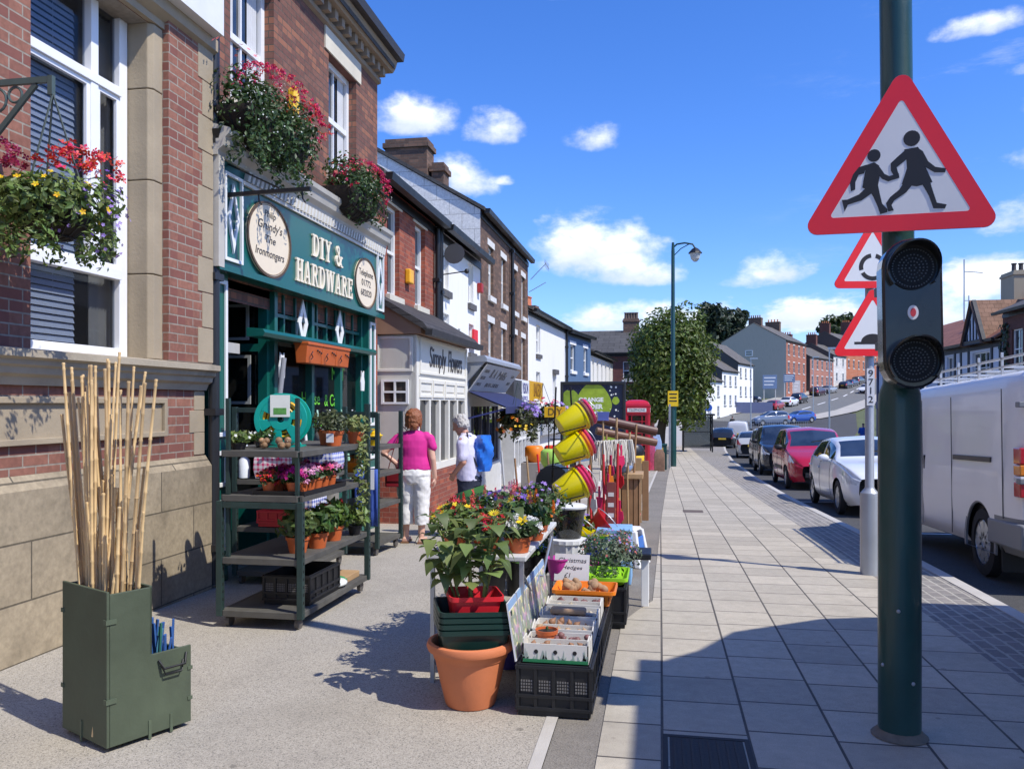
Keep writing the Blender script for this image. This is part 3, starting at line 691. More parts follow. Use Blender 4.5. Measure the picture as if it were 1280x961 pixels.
def ironmonger():
    F = Frame((-4.1, 0), (0, 1)); P = thing('ironmonger_shop', "brown brick ironmonger's shop with green shopfront and DIY & HARDWARE fascia", 'building', (-4.1, 9.2, -.05))
    y0, y1 = 6.74, 11.66; H = 6.36
    w = MB(); F.holes(w, y0, y1, 2.6, H, [(7.42, 8.34, 4.55, 6.02), (9.84, 10.80, 4.55, 6.02)], .2)
    w.add([F.p(y0, 0), F.p(y0, 0, -8), F.p(y0, 8.5, -4), F.p(y0, H)], [(0,1,2,3)]); w.add([F.p(y1, 0), F.p(y1, 0, -8), F.p(y1, H, -8), F.p(y1, 8.8, -4), F.p(y1, H)], [(0,1,2,3,4)])
    obj('wall', w, BRK2, P, world=True)
    roof_parts(P, F, 0, 8, H+.2, 8.8, SLATE, BRK2, .0, False) if False else None
    r = MB(); F.prism(r, [(.25, H+.25), (-4, 8.95), (-8.2, H+.25), (-8.2, H+.17), (-4, 8.85), (.25, H+.17)], y0, y1+.05); obj('roof', r, SLATE, P, world=True)
    for k, (u0, u1) in enumerate(((7.42, 8.34), (9.84, 10.80))):
        ww = win(P, F, u0, u1, 4.55, 6.02, rec=.13, fr=M((.80, .80, .80), .4, .03), style='sash', sill=LINTEL, lint=None, fw=.075)
        c = MB(); F.box(c, u0-.14, u1+.14, 6.023, 6.30, -.1, .02); obj('lintel', c, LINTEL, ww, world=True)
        cu = MB(); 
        for q in range(2):
            b0 = u0+.1 if q == 0 else u1-.32
            pts = [(b0+.02*i, -.147-.004*(i % 2)) for i in range(12)]
            cu.add([F.p(u, z, d) for u, d in pts for z in (4.65, 5.95)], [(2*i, 2*i+2, 2*i+3, 2*i+1) for i in range(11)])
        obj('curtain', cu, M((.55, .55, .55), .8), ww, world=True, fix=False)
    # brick-dentil cornice
    c = MB(); F.prism(c, [(0, 6.30), (.05, 6.32), (.05, 6.38), (0, 6.38)], y0, y1+.02); F.prism(c, [(0, 6.50), (.2, 6.50), (.24, 6.56), (.27, 6.66), (0, 6.66)], y0, y1+.12)
    yy = y0+.05
    while yy < y1-.05: F.box(c, yy, yy+.10, 6.382, 6.498, 0, .14); yy += .225
    obj('cornice', c, M((.30, .235, .17), .8, .15, 4), P, world=True)
    g_ = MB(); F.prism(g_, [(.22, 6.662), (.36, 6.662), (.38, 6.77), (.22, 6.77)], y0, y1+.14); obj('gutter', g_, M((.035, .03, .028), .5), P, world=True)
    F.holes(w_ := MB(), 11.20, y1, -.4, 2.6, []); obj('wall_pier', w_, BRK3, P, world=True); yb1 = y1; y1 = 11.28
    # shopfront: fascia
    X = .23                                       # fascia stands this far in front of the brick
    f = MB(); F.box(f, y0+.03, y1-.05, 2.82, 3.80, 0, X); F.prism(f, [(X, 2.80), (X+.03, 2.80), (X+.03, 2.86), (X, 2.87)], y0+.03, y1-.05)
    fa = obj('fascia', f, SGB, P, world=True)
    s = MB(); F.prism(s, [(0, 3.80), (X+.03, 3.80), (X+.04, 3.84), (X+.09, 3.88), (X+.11, 3.95), (X+.14, 3.98), (X+.15, 4.03), (0, 4.14)], y0-.02, y1+.0)
    F.box(s, y0+.0, y0+.10, 2.82, 3.80, 0, X+.035)
    obj('shop_cornice', s, SHOPGREY, P, world=True)
    d = MB(); yy = y0+.5
    while yy < y1-.1:
        d.add([F.p(u, z, dd) for dd in (X+.002, X+.05) for u, z in ((yy, 3.70), (yy+.045, 3.70), (yy+.085, 3.795), (yy+.04, 3.795))], [(0,1,2,3),(7,6,5,4),(0,4,5,1),(1,5,6,2),(2,6,7,3),(3,7,4,0)]); yy += .085
    F.box(d, y0+.45, y1-.05, 3.66, 3.695, X+.002, X+.03)
    obj('dentil_moulding', d, M((.62, .60, .55), .6), P, world=True)
    for a, b, na in ((y0+.13, y0+.46, 0), (y1-.33, y1-.06, 1)):
        fr = MB().ring(rect(a, b, 2.90, 3.70), rect(a+.03, b-.03, 2.93, 3.67), .025, F.p(0, 0, X+.002), F.U, (0,0,1), F.N)
        m_ = (a+b)/2
        fr.ring([(m_, 2.98), (m_+.1, 3.3), (m_, 3.62), (m_-.1, 3.3)], [(m_, 3.08), (m_+.065, 3.3), (m_, 3.52), (m_-.065, 3.3)], .02, F.p(0, 0, X+.004), F.U, (0,0,1), F.N)
        obj('diamond_panel', fr, WHITE, P, world=True)
    for (cy, cz, ry, rz, lines) in ((7.74, 3.24, .465, .37, (('Philip', .25, .08, .24), ('Grundy\'s', .13, .10, .52), ('The', .0, .09, .22), ('Ironmongers', -.14, .095, .62))), (10.50, 3.20, .40, .33, (('Telephone', .13, .10, .52), ('01772', .0, .10, .34), ('682020', -.13, .10, .40)))):
        ov = MB().prism(circ(1, 40), .02, F.p(cy, cz, X+.002), F.U*ry, Vector((0,0,rz)), F.N); oo = obj('name_oval', ov, IVORY, P, world=True, bevel=.004)
        rg = MB().ring([(a*ry, b*rz) for a, b in circ(1.02, 40)], [(a*ry, b*rz) for a, b in circ(.965, 40)], .012, F.p(cy, cz, X+.021), F.U, (0,0,1), F.N); obj('border', rg, M((.10, .06, .03), .5), oo, world=True)
        rg = MB().ring([(a*ry, b*rz) for a, b in circ(.94, 40)], [(a*ry, b*rz) for a, b in circ(.925, 40)], .004, F.p(cy, cz, X+.022), F.U, (0,0,1), F.N); obj('inner_line', rg, M((.25, .16, .08), .5), oo, world=True)
        for t, dz, hh, wd in lines: text(t, hh*1.2, M((.05, .04, .035), .5), oo, F.p(cy, cz+dz, X+.0225), shear=.22 if ry > .43 else 0, width=wd, depth=.003)
    L = MB(); U, V, Nn = F.U, Vector((0,0,1)), F.N; org = F.p(0, 0, X+.002); Ls = MB()
    def word(chars, yb, z, h, tot):
        ws = {'I': .5, 'W': 1.3, '&': .95, ' ': .35}; T = sum(ws.get(c, .85) for c in chars)+.14*(len(chars)-1); k = tot/T; x = yb
        for c in chars:
            wd = ws.get(c, .85)*k
            serif(c, L, x, z, wd, h, org, U, V, Nn, .022); x += wd+.14*k
    word('DIY &', 8.78, 3.27, .25, .88); word('HARDWARE', 8.36, 2.93, .25, 1.66)
    obj('raised_letters', L, M((.86, .76, .58), .45, .03), P, world=True)
    # pilasters
    for a, b in ((y0+.08, y0+.40), (y1-.36, y1-.08)):
        p = MB(); F.box(p, a, b, -.2, 2.82, 0, .13); po = obj('pilaster', p, SG, P, world=True)
        q = MB()
        for z0, z1 in ((1.30, 2.74), (.84, 1.17), (.25, .72)):
            q.ring(rect(a+.035, b-.035, z0, z1), rect(a+.075, b-.075, z0+.04, z1-.04), .022, F.p(0, 0, .131), F.U, (0,0,1), F.N)
        q.box(0, 0, 0, 0, 0, 0) if False else None
        obj('panel_moulding', q, WHITE, po, world=True, bevel=.004)
    # door recess: back wall, green door, side glazing
    ra, rb = y0+.42, 8.24
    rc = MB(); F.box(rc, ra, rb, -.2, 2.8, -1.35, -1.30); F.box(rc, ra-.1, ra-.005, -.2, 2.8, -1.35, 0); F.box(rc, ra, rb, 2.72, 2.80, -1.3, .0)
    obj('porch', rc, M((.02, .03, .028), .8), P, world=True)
    dm = MB(); F.box(dm, ra+.04, ra+.10, 0, 2.08, -1.25, -.35)
    for z0, z1 in ((.2, .75), (.95, 1.85)): F.box(dm, ra+.10, ra+.115, z0, z1, -1.12, -.48)
    do = obj('door', dm, M((.008, .13, .085), .4, .08), P, world=True, bevel=.004)
    hd = MB().bar(F.p(ra+.13, 1.0, -.42), F.p(ra+.13, 1.22, -.42), .02); obj('handle', hd, GALV, do, world=True)
    dm = MB(); F.box(dm, ra+.14, rb-.05, 0, 2.05, -1.295, -1.24)
    for u in (.14, .42, .70): F.box(dm, ra+u, ra+u+.05, 0, 2.05, -1.24, -1.21)
    obj('inner_door', dm, GREEN, P, world=True)
    bd = MB(); F.box(bd, ra+.0, ra+.48, 2.10, 2.20, -.5, -.02); obj('door_head', bd, M((.45, .44, .42), .6), P, world=True)
    FL = Frame((-5.40, ra+1.02), (1, 0))          # side pane of the bay, facing back along the street
    G2 = clear_glass((.5, .55, .55), .45)
    sd_ = MB()
    for u0, u1, z0, z1 in ((.05, .12, 0, 2.8), (1.2, 1.30, 0, 2.8), (.12, 1.2, 0, .6), (.12, 1.2, 2.16, 2.24), (.12, 1.2, 2.72, 2.8)): FL.box(sd_, u0, u1, z0, z1, -.08, 0)
    so = obj('side_window', sd_, SG, P, world=True); pp = MB(); FL.box(pp, .1, 1.22, .55, 2.75, -.05, -.044); obj('pane', pp, G2, so, world=True)
    ms = MB(); 
    for z0, z1, u0, u1 in ((2.28, 2.66, .25, 1.1), (1.6, 2.12, .2, 1.12)): ms.ring([(u0, z0), (u1, z0), (u1, z1), (u0, z1)], [(u0+.03, z0+.03), (u1-.03, z0+.03), (u1-.03, z1-.03), (u0+.03, z1-.03)], .02, FL.p(0, 0, .002), FL.U, (0,0,1), FL.N)
    obj('leaded_border', ms, M((.30, .31, .30), .6), so, world=True)
    # display window
    wa, wb = rb, y1-.37
    dw = MB(); F.box(dw, wa, wb, -.2, .62, -.08, .10); F.prism(dw, [(.10, .62), (.19, .62), (.19, .67), (-.08, .70), (-.08, .62)], wa, wb)
    for u in (wa, wa+(wb-wa)*.36, wa+(wb-wa)*.69, wb-.07): F.box(dw, u, u+.07, .70, 2.80, -.06, .06)
    F.prism(dw, [(.06, 2.27), (.24, 2.27), (.26, 2.31), (.24, 2.345), (.06, 2.36)], wa-.62, wb+.0)
    F.box(dw, wa+.07, wb-.07, 2.54, 2.58, -.05, .03)
    for i in range(1, 9): u = wa+(wb-wa)*i/9; F.box(dw, u-.015, u+.015, 2.36, 2.80, -.05, .028)
    dd = obj('display_window', dw, SG, P, world=True, bevel=.004)
    pn = MB(); F.box(pn, wa+.02, wb-.02, .68, 2.80, -.03, -.024); obj('pane', pn, G2, dd, world=True)
    rm = MB(); F.box(rm, wa-.2, wb, .60, 2.8, -1.5, -1.45); F.box(rm, wa, wb, .6, .64, -1.45, -.06); F.box(rm, wb-.02, wb, .6, 2.8, -1.45, -.06); F.box(rm, wa, wb, 2.78, 2.8, -1.45, -.06)
    obj('window_bed', rm, M((.16, .15, .13), .9), dd, world=True)
    st = MB()
    r2 = random.Random(3)
    for i in range(3): st.box(-4.9, -4.25, wa+.1, wb-.1, .98+.42*i, 1.0+.42*i)
    obj('window_shelves', st, M((.35, .33, .30), .7), dd, world=True)
    cols = [M(c, .5, .05) for c in ((.7,.68,.62),(.55,.06,.05),(.08,.2,.5),(.7,.5,.06),(.1,.35,.12),(.3,.3,.32),(.75,.3,.06))]
    sb = MB()
    for i in range(3):
        y = wa+.16
        while y < wb-.3:
            wdt = r2.uniform(.08, .22); hh = r2.uniform(.1, .34); sb.cur = r2.randrange(7); sb.box(-4.75, -4.75+r2.uniform(.15, .45), y, y+wdt, 1.001+.42*i, 1.0+.42*i+hh); y += wdt+r2.uniform(.01, .12)
    obj('window_stock', sb, cols, dd, world=True)
    for t, u, z, hh, wd in (('MOT', 10.2, 1.98, .16, .42), ('House', 9.35, 1.66, .15, .52), ('& Car', 9.98, 1.64, .15, .45), ('Locks', 9.5, 1.38, .12, .38), ('Keys', 10.1, 1.37, .12, .34)): text(t, hh*1.3, M((.18, .62, .05), .5), dd, F.p(u, z, -.022), width=wd, height=hh, depth=.002)
    # white diamonds and cut-out ornaments hung before the top lights
    for u in (wa+.62, wa+1.72):
        t = MB().ring([(0, -.27), (.13, 0), (0, .27), (-.13, 0)], [(0, -.13), (.05, 0), (0, .13), (-.05, 0)], .015, F.p(u, 2.52, .09), F.U, (0,0,1), F.N); t.prism([(-.05, -.30), (.05, -.30), (.08, -.2), (-.08, -.2)], .014, F.p(u, 2.52, .09), F.U, (0,0,1), F.N)
        obj('diamond_ornament', t, WHITE, P, world=True)
    cat = [(-.05, -.14), (.06, -.14), (.075, -.02), (.05, .05), (.055, .13), (.03, .10), (-.01, .10), (-.035, .13), (-.035, .05), (-.06, -.02)]
    for u, z in ((wa+.02, 2.02), (wb-.22, 1.92)): obj('ornament', MB().prism(cat, .015, F.p(u, z, .12), F.U, (0,0,1), F.N), WHITE, P, world=True)
    # bracket, alarm boxes
    b = MB().bar(F.p(6.96, 3.50, X), F.p(6.96, 3.52, X+.80), .035, .035); b.bar(F.p(6.96, 3.78, X+.0), F.p(6.96, 3.54, X+.5), .015)
    for t in (.3, .72): b.tube([F.p(6.96, 3.5, X+t), F.p(6.97, 3.44, X+t), F.p(6.96, 3.40, X+t+.03)], .008, 6)
    obj('sign_bracket', b, BLACK, P, world=True)
    al = MB().prism([(-.07, -.16), (.05, -.17), (.09, -.02), (.07, .14), (0, .19), (-.07, .14)], .08, F.p(8.74, 4.98, .0), F.U, (0,0,1), F.N); obj('alarm_box', al, M((.85, .52, .02), .4), P, world=True, bevel=.015)
    lb = MB(); F.box(lb, 9.64, 9.76, 4.12, 4.25, .01, .12); lo = obj('junction_box', lb, WHITE, P, world=True, bevel=.01)
    obj('cable', MB().tube([F.p(9.7, 4.12, .05), F.p(9.74, 4.05, .04), F.p(9.95, 4.02, .04), F.p(10.0, 4.2, .04)], .012, 6), WHITE, lo, world=True)
ironmonger()
# ------------------------------------------------------------------ 3: red brick house with the cream shopfront
def flower_shop():
    P, F = house('red_brick_house', 'bright red brick house over a cream shopfront under a tiled canopy', (-4.2, 11.68), (0, 1), 3.5, 8, 5.0, 7.6, BRK3, SLATE,
        wins=[(.72, 1.34, 3.32, 4.76, 'sash'), (2.22, 2.84, 3.32, 4.76, 'sash')], sill=LINTEL, lint=LINTEL, oh=.22, chims=[(.05, -2.6, .5, .6, 6.3, 8.05, M((.60, .58, .54), .9, .3, 8, .4, 30), 0)])
    pipe(P, F, 3.42, 2.4, 4.9, .05)
    CR = M((.74, .71, .62), .55, .04)
    D = .68                                    # the shopfront's depth before the wall
    s = MB(); F.box(s, .06, 3.3, -.3, .55, .003, D)
    obj('brick_base', s, BRK3, P, world=True)
    f = MB(); F.box(f, .06, .16, .55, 2.62, .003, D); F.box(f, 3.2, 3.3, .55, 2.62, .003, D)
    F.box(f, .16, 3.2, 2.02, 2.62, .2, D); F.box(f, .16, 3.2, 1.66, 2.02, .2, D-.01); F.box(f, .16, 3.2, .55, .66, .2, D-.003)
    for u in np.linspace(.16, 3.12, 6): F.box(f, u, u+.08, .66, 1.66, D-.1, D-.002)
    # panel frames on the fascia
    f.ring(rect(.2, 3.15, 2.05, 2.6), rect(.25, 3.1, 2.09, 2.56), .02, F.p(0, 0, D), F.U, (0,0,1), F.N)
    for k in range(4):
        a = .22+k*.74; f.ring(rect(a, a+.68, 1.70, 1.98), rect(a+.04, a+.64, 1.74, 1.92), .02, F.p(0, 0, D-.01), F.U, (0,0,1), F.N)
    # end wall facing back along the street, with a four-pane window
    Fe = Frame((-4.2, 11.74), (1, 0))
    f.ring([(.05, 2.08), (.62, 2.08), (.62, 2.60), (.05, 2.60)], [(.1, 2.12), (.57, 2.12), (.57, 2.56), (.1, 2.56)], .015, Fe.p(0, 0, .001), Fe.U, (0,0,1), Fe.N)
    so = obj('shopfront', f, CR, P, world=True, bevel=.004)
    ew = MB(); Fe.box(ew, .02, .66, .55, 2.62, -.025, .0)
    e = obj('end_panel', ew, CR, P, world=True)
    wn = MB(); wn.ring(rect(.14, .56, 1.60, 1.96), rect(.18, .52, 1.63, 1.93), .03, Fe.p(0, 0, .002), Fe.U, (0,0,1), Fe.N); Fe.box(wn, .335, .365, 1.63, 1.93, .002, .03); Fe.box(wn, .18, .52, 1.765, 1.795, .002, .031)
    wo = obj('side_window', wn, WHITE, P, world=True); pa = MB(); Fe.box(pa, .17, .53, 1.62, 1.94, .001, .008); obj('pane', pa, M((.05, .035, .03), .1), wo, world=True)
    pn = MB(); F.box(pn, .16, 3.2, .66, 1.66, D-.08, D-.07); obj('pane', pn, GLASS_D, so, world=True)
    text('Simply', .4, M((.07, .06, .055), .5), P, F.p(1.22, 2.32, D+.002), width=1.0, height=.42, shear=.1, depth=.008); text('Flowers', .4, M((.07, .06, .055), .5), P, F.p(2.36, 2.30, D+.002), width=.95, height=.36, shear=.1, depth=.008)
    for k in range(4):
        dn = MB()
        for i in range(8): u = .28+k*.74+i*.07; dn.prism([(u, 1.80), (u+.03, 1.78), (u+.06, 1.80)], .004, F.p(0, 0, D-.008), F.U, (0,0,1), F.N)
        obj('fretwork', dn, M((.35, .32, .27), .6), P, world=True)
    # tiled canopy on a brown gable cheek
    c = MB(); F.prism(c, [(.0, 3.18), (.80, 2.70), (.86, 2.66), (.86, 2.73), (.8, 2.80), (.0, 3.27)], -.05, 3.42); obj('canopy', c, tiles((.075, .068, .066), .3, .1), P, world=True)
    ck = MB().prism([(.003, 2.63), (D+.08, 2.63), (D+.08, 2.72), (.003, 3.17)], 3.3, F.p(.0, 0), F.N, (0,0,1), F.U); obj('canopy_cheek', ck, M((.28, .16, .10), .7), P, world=True)
    gt = MB(); F.prism(gt, [(.85, 2.60), (.95, 2.60), (.96, 2.69), (.85, 2.69)], -.08, 3.45); obj('canopy_gutter', gt, M((.03, .027, .026), .5), P, world=True)
    b = MB(); F.box(b, 1.62, 1.84, 3.62, 3.86, .003, .1); obj('alarm_box', b, M((.85, .42, .02), .4), P, world=True, bevel=.02)
flower_shop()
# ------------------------------------------------------------------ 4: white rendered house with the slanted sign
WHITEW = render_wall((.80, .79, .75), .16); CREAMW = render_wall((.74, .72, .66), .22)
def white_shop():
    dk = M((.10, .095, .09), .7)
    P, F = house('white_rendered_house', 'white rendered house with a slanted grey shop sign and blue awning', (-4.2, 15.22), (0, 1), 3.98, 8, 4.98, 7.4, WHITEW, SLATE,
        wins=[(.45, 1.0, 3.85, 4.75, 'sash'), (2.75, 3.25, 3.85, 4.75, 'sash'), (.5, 1.05, 2.75, 3.4, 'sash'), (1.8, 2.0, 2.75, 3.2, 'sash'), (2.8, 3.3, 2.75, 3.4, 'sash')], sill=dk, oh=.25)
    pipe(P, F, .1, 2.2, 4.9, .05); 
    s = MB(); F.box(s, .1, .42, -.4, 2.2, .003, .6); F.box(s, .1, 3.9, 1.55, 2.35, .003, .45); F.box(s, .1, 3.9, -.4, .3, .003, .5)
    so = obj('shopfront', s, M((.62, .62, .60), .5), P, world=True)
    for u in (1.3, 2.2, 3.1, 3.8):
        pass
    fr = MB()
    for u in (.45, 1.2, 2.0, 2.8, 3.8): F.box(fr, u, u+.06, .3, 1.55, .40, .46)
    F.box(fr, .45, 3.86, .28, .34, .39, .465)
    obj('window_frame', fr, M((.1, .1, .13), .5), P, world=True); pn = MB(); F.box(pn, .45, 3.8, .3, 1.55, .38, .39); obj('pane', pn, GLASS_D, so, world=True)
    c = MB(); F.prism(c, [(.003, 2.36), (.003, 2.44), (.95, 2.52), (1.0, 2.46), (1.0, 2.40)], .0, 3.9); obj('canopy', c, M((.30, .32, .36), .5), P, world=True)
    ck = MB(); F.prism(ck, [(.003, 1.95), (.003, 2.36), (.95, 2.40), (.55, 1.95)], .02, .12); obj('canopy_cheek', ck, M((.36, .37, .38), .6), P, world=True)
    b = MB().add([F.p(u, z, d) for t in (0, .03) for u, z, d in ((.15, 2.36, .96+t), (3.85, 2.36, .96+t), (3.85, 1.86, .60+t), (.15, 1.86, .60+t))], [(0,1,2,3),(7,6,5,4),(0,4,5,1),(1,5,6,2),(2,6,7,3),(3,7,4,0)])
    bo = obj('sign_board', b, M((.50, .49, .46), .6), P, world=True)
    V = (F.p(0, 2.36, .96)-F.p(0, 1.86, .60)).normalized()
    o = lambda u, t: F.p(u, 1.86+.5*t, .60+.36*t+.034)
    for t_, u, v_, wd, h in (('R A', 1.25, .68, .5, .2), ('Mills', 2.2, .66, .9, .2), ('BUTCHERS', 1.8, .25, 1.3, .09), ('FRESH', .5, .75, .4, .07), ('MEATS', .5, .5, .4, .07), ('PIES', .5, .25, .4, .07), ('PORK', 3.4, .7, .35, .07), ('BEEF', 3.4, .4, .35, .07)):
        text(t_, h*1.3, M((.16, .15, .14), .6), bo, o(u, v_), F.U, V, width=wd, height=h, depth=.006)
    aw = MB().add([F.p(u, z, d) for u, z, d in ((.05, 1.85, .62), (3.95, 1.85, .62), (3.95, 1.55, 1.35), (.05, 1.55, 1.35), (3.95, 1.42, 1.35), (.05, 1.42, 1.35))], [(0,1,2,3), (3,2,4,5)])
    aw.join(MB().add([F.p(u, z, d) for u, z, d in ((.05, 1.83, .62), (3.95, 1.83, .62), (3.95, 1.53, 1.33), (.05, 1.53, 1.33))], [(0,1,2,3)]))
    obj('awning', aw, M((.018, .024, .085), .8, .15), P, world=True, fix=False)
    arm = MB().bar(F.p(.1, 1.3, .5), F.p(.1, 1.5, 1.3), .03); arm.bar(F.p(3.9, 1.3, .5), F.p(3.9, 1.5, 1.3), .03); obj('awning_arm', arm, M((.03, .04, .17), .6), P, world=True)
    dsh = MB().lathe([(.02, -.03), (.16, -.02), (.2, .03), (.2, .04)], 16); d2 = MB().join(dsh, Matrix.Translation(F.p(.12, 4.45, .35)) @ Matrix.Rotation(R(80), 4, 'X')); d2.bar(F.p(.12, 4.4, .0), F.p(.12, 4.45, .35), .025)
    obj('satellite_dish', d2, M((.05, .05, .055), .6), P, world=True)
    lamp = MB().bar(F.p(.6, 4.15, 0), F.p(.6, 4.2, .45), .02); lamp.ball(F.p(.6, 4.2, .47), .05); obj('wall_lamp', lamp, BLACK, P, world=True)
    al = MB(); F.box(al, 3.62, 3.82, 4.2, 4.42, .003, .12); obj('alarm_box', al, M((.35, .02, .02), .5), P, world=True, bevel=.02)
    rd = MB(); F.box(rd, 2.9, 3.3, 2.88, 3.28, .05, .10); obj('red_sign', rd, M((.75, .02, .03), .5), P, world=True)
white_shop()
# ------------------------------------------------------------------ 5: brown three-storey house, white brick gable
GABLE = brick((.86, .85, .81), (.82, .81, .77), (.58, .57, .54), .62, .36, .010, .75, .5, .5, .12)
def tall_house():
    W = [(u, u+.62, z0, z1) for u in (.95, 2.65, 4.45, 5.95) for z0, z1 in ((4.3, 5.55), (2.2, 3.65))]
    P, F = house('brown_brick_house', 'three-storey brown brick house with a white painted gable and a big chimney', (-4.2, 19.22), (0, 1), 7.2, 8.6, 6.22, 8.75, BRK5, SLATE, wins=W, sill=M((.66, .65, .62), .7), lint=M((.66, .65, .62), .7), gable=GABLE, oh=.12, lint_h=0) if False else house('brown_brick_house', 'three-storey brown brick house with a white painted gable and a big chimney', (-4.2, 19.22), (0, 1), 7.2, 8.6, 6.22, 8.75, BRK5, SLATE, wins=W, sill=M((.66, .65, .62), .7), lint=M((.66, .65, .62), .7), gable=GABLE, oh=.12)
    chimney(P, F, .35, -1.85, .62, 1.05, 6.4, 8.02, BRK5, 0); chimney(P, F, .45, -1.1, .5, .3, 6.3, 7.45, BRK5, 0)
    pipe(P, F, 3.9, 2, 6.0, .05); pipe(P, F, 4.15, 3.6, 5.2, .03)
    ae = MB().bar(F.p(7.1, 5.6, .1), F.p(7.1, 6.1, .6), .02); ae.bar(F.p(7.1, 5.2, .05), F.p(7.1, 5.5, .6), .02); ae.bar(F.p(6.8, 6.1, .6), F.p(7.9, 6.05, .6), .012)
    for k in range(6): ae.bar(F.p(6.85+k*.18, 5.95, .6), F.p(6.85+k*.18, 6.2, .6), .008)
    obj('aerial', ae, GALV, P, world=True)
    # shopfront with white window and two box signs
    s = MB(); F.box(s, .1, 1.9, 1.5, 1.95, .003, .5); F.box(s, .1, .3, -.7, 1.5, .003, .45); F.box(s, 2.0, 2.15, -.7, 1.5, .003, .47); F.box(s, 6.4, 6.6, -.7, 1.5, .003, .47); F.box(s, 2.0, 6.6, 1.35, 1.5, .003, .47); F.box(s, 2.15, 6.4, -.7, -.1, .003, .46)
    for u in np.linspace(2.15, 6.35, 8): F.box(s, u-.03, u+.03, -.1, 1.35, .38, .46)
    F.box(s, 2.15, 6.4, .62, .68, .39, .455)
    so = obj('shopfront', s, M((.74, .73, .70), .5), P, world=True); pn = MB(); F.box(pn, 2.15, 6.4, -.1, 1.35, .36, .37); F.box(pn, .3, 2.0, -.5, 1.5, .1, .11); obj('pane', pn, GLASS_D, so, world=True)
    a = MB(); F.box(a, 2.1, 4.3, 1.64, 2.26, .2, .5); a_ = obj('sign_box', a, M((.82, .83, .86), .4), P, world=True, bevel=.01)
    text('STEEL VISION', .4, M((.07, .07, .2), .5), a_, F.p(3.15, 2.02, .503), width=1.9, height=.3); text('OPTICAL SERVICES', .2, M((.2, .2, .4), .5), a_, F.p(3.15, 1.76, .503), width=1.7, height=.12)
    a = MB(); F.box(a, 4.4, 7.1, 1.60, 2.28, .2, .5); a_ = obj('sign_box', a, M((.62, .33, .01), .45), P, world=True, bevel=.01, label='yellow sign box')
    text('BAKERY', .4, M((.2, .08, .01), .5), a_, F.p(5.9, 2.0, .503), width=1.5, height=.4); text('open all day', .2, M((.2, .08, .01), .5), a_, F.p(5.7, 1.70, .503), width=1.6, height=.1)
    k = MB(); F.box(k, .6, 1.8, 1.56, 2.2, .5, .7); obj('shutter_box', k, M((.05, .05, .055), .6), P, world=True)
    F2 = Frame((-3.2, 19.2), (1, 0))
tall_house()
# DIY sign on its bracket, hung square to the street
t = thing('hanging_sign', 'small yellow DIY sign hung square to the street', 'sign', (-1.95, 15.6, 1.35))
b = MB().box(-.21, .19, -.02, .02, 0, .2); bo = obj('board', b, M((.80, .45, .01), .45), t); text('DIY', .2, M((.12, .07, .02), .5), bo, (-.01, -.021, .1), (1,0,0), (0,0,1), width=.26, height=.13, world=False)
p = MB().cyl((-.13, 0, -1.66), (-.13, 0, -.002), .012); p.cyl((.12, 0, -1.66), (.12, 0, -.002), .012); p.box(-.2, .2, -.15, .15, -1.68, -1.655); obj('post', p, BLACK, t)
# ------------------------------------------------------------------ the terrace beyond
DKS = M((.10, .095, .09), .7); PALEL = M((.66, .65, .62), .7)
P, F = house('white_terrace_house', 'long white rendered house with a grey roof beyond the brown brick one', (-4.2, 26.46), (.055, 1), 7.25, 8, 4.68, 6.4, WHITEW, SLATE2, wins=[(1.3, 2.0, 3.3, 4.3), (1.3, 2.0, 1.9, 2.7), (4.4, 5.0, 1.2, 2.7)], sill=DKS)
Fq = F; a = MB(); F.box(a, 4.3, 5.1, 2.72, 2.9, .003, .12); obj('door_hood', a, DKS, P, world=True); pipe(P, F, 7.15, 0, 4.6, .05)
s = MB(); F.box(s, .1, 7, .55, 1.0, .003, .25); F.box(s, .1, 7, -1, -.3, .003, .2); obj('shopfront', s, M((.4, .42, .45), .5), P, world=True)
BLUEW = render_wall((.085, .15, .26), .2)
P, F = house('blue_house', 'narrow dark blue rendered house with white-framed windows', (-3.8, 33.72), (.15, 1), 4.45, 8, 4.62, 6.3, BLUEW, SLATE2, wins=[(.8, 1.6, 3.0, 4.1), (3.1, 3.8, 3.0, 4.1), (.8, 1.6, 1.0, 2.1), (3.1, 3.8, 1.0, 2.1)], sill=M((.8,.8,.8), .6), lint=M((.8,.8,.8), .6), chims=[(4.4, -3.0, .6, .9, 5.2, 6.2, BRK5, 4, TERRA)])
P, F = house('pale_terrace', 'pale rendered terrace with a low roof past the blue house', (-3.15, 38.15), (.06, 1), 8.9, 8, 4.05, 5.4, CREAMW, SLATE2, wins=[(u, u+.6, z0, z1) for u in (.6, 2.1, 3.7, 5.3, 7.0) for z0, z1 in ((2.6, 3.7), (.4, 1.9))], sill=DKS)
P, F = house('dark_brick_house', 'dark red brick house with slate roof closing the left side behind the tree', (-8, 55), (1, 0), 7.6, 8, 4.95, 6.7, BRKD, SLATE, wins=[(u, u+.8, z0, z1) for u in (1.0, 3.6, 5.6) for z0, z1 in ((3.2, 4.4), (1.2, 2.5))], doors=[(4.6, 5.4, -1.3, .7)], zb=-1.7, sill=PALEL, chims=[(6.0, -4.0, 1.1, .7, 6.2, 7.6, BRK5, 5, M((.12,.08,.06),.7))])
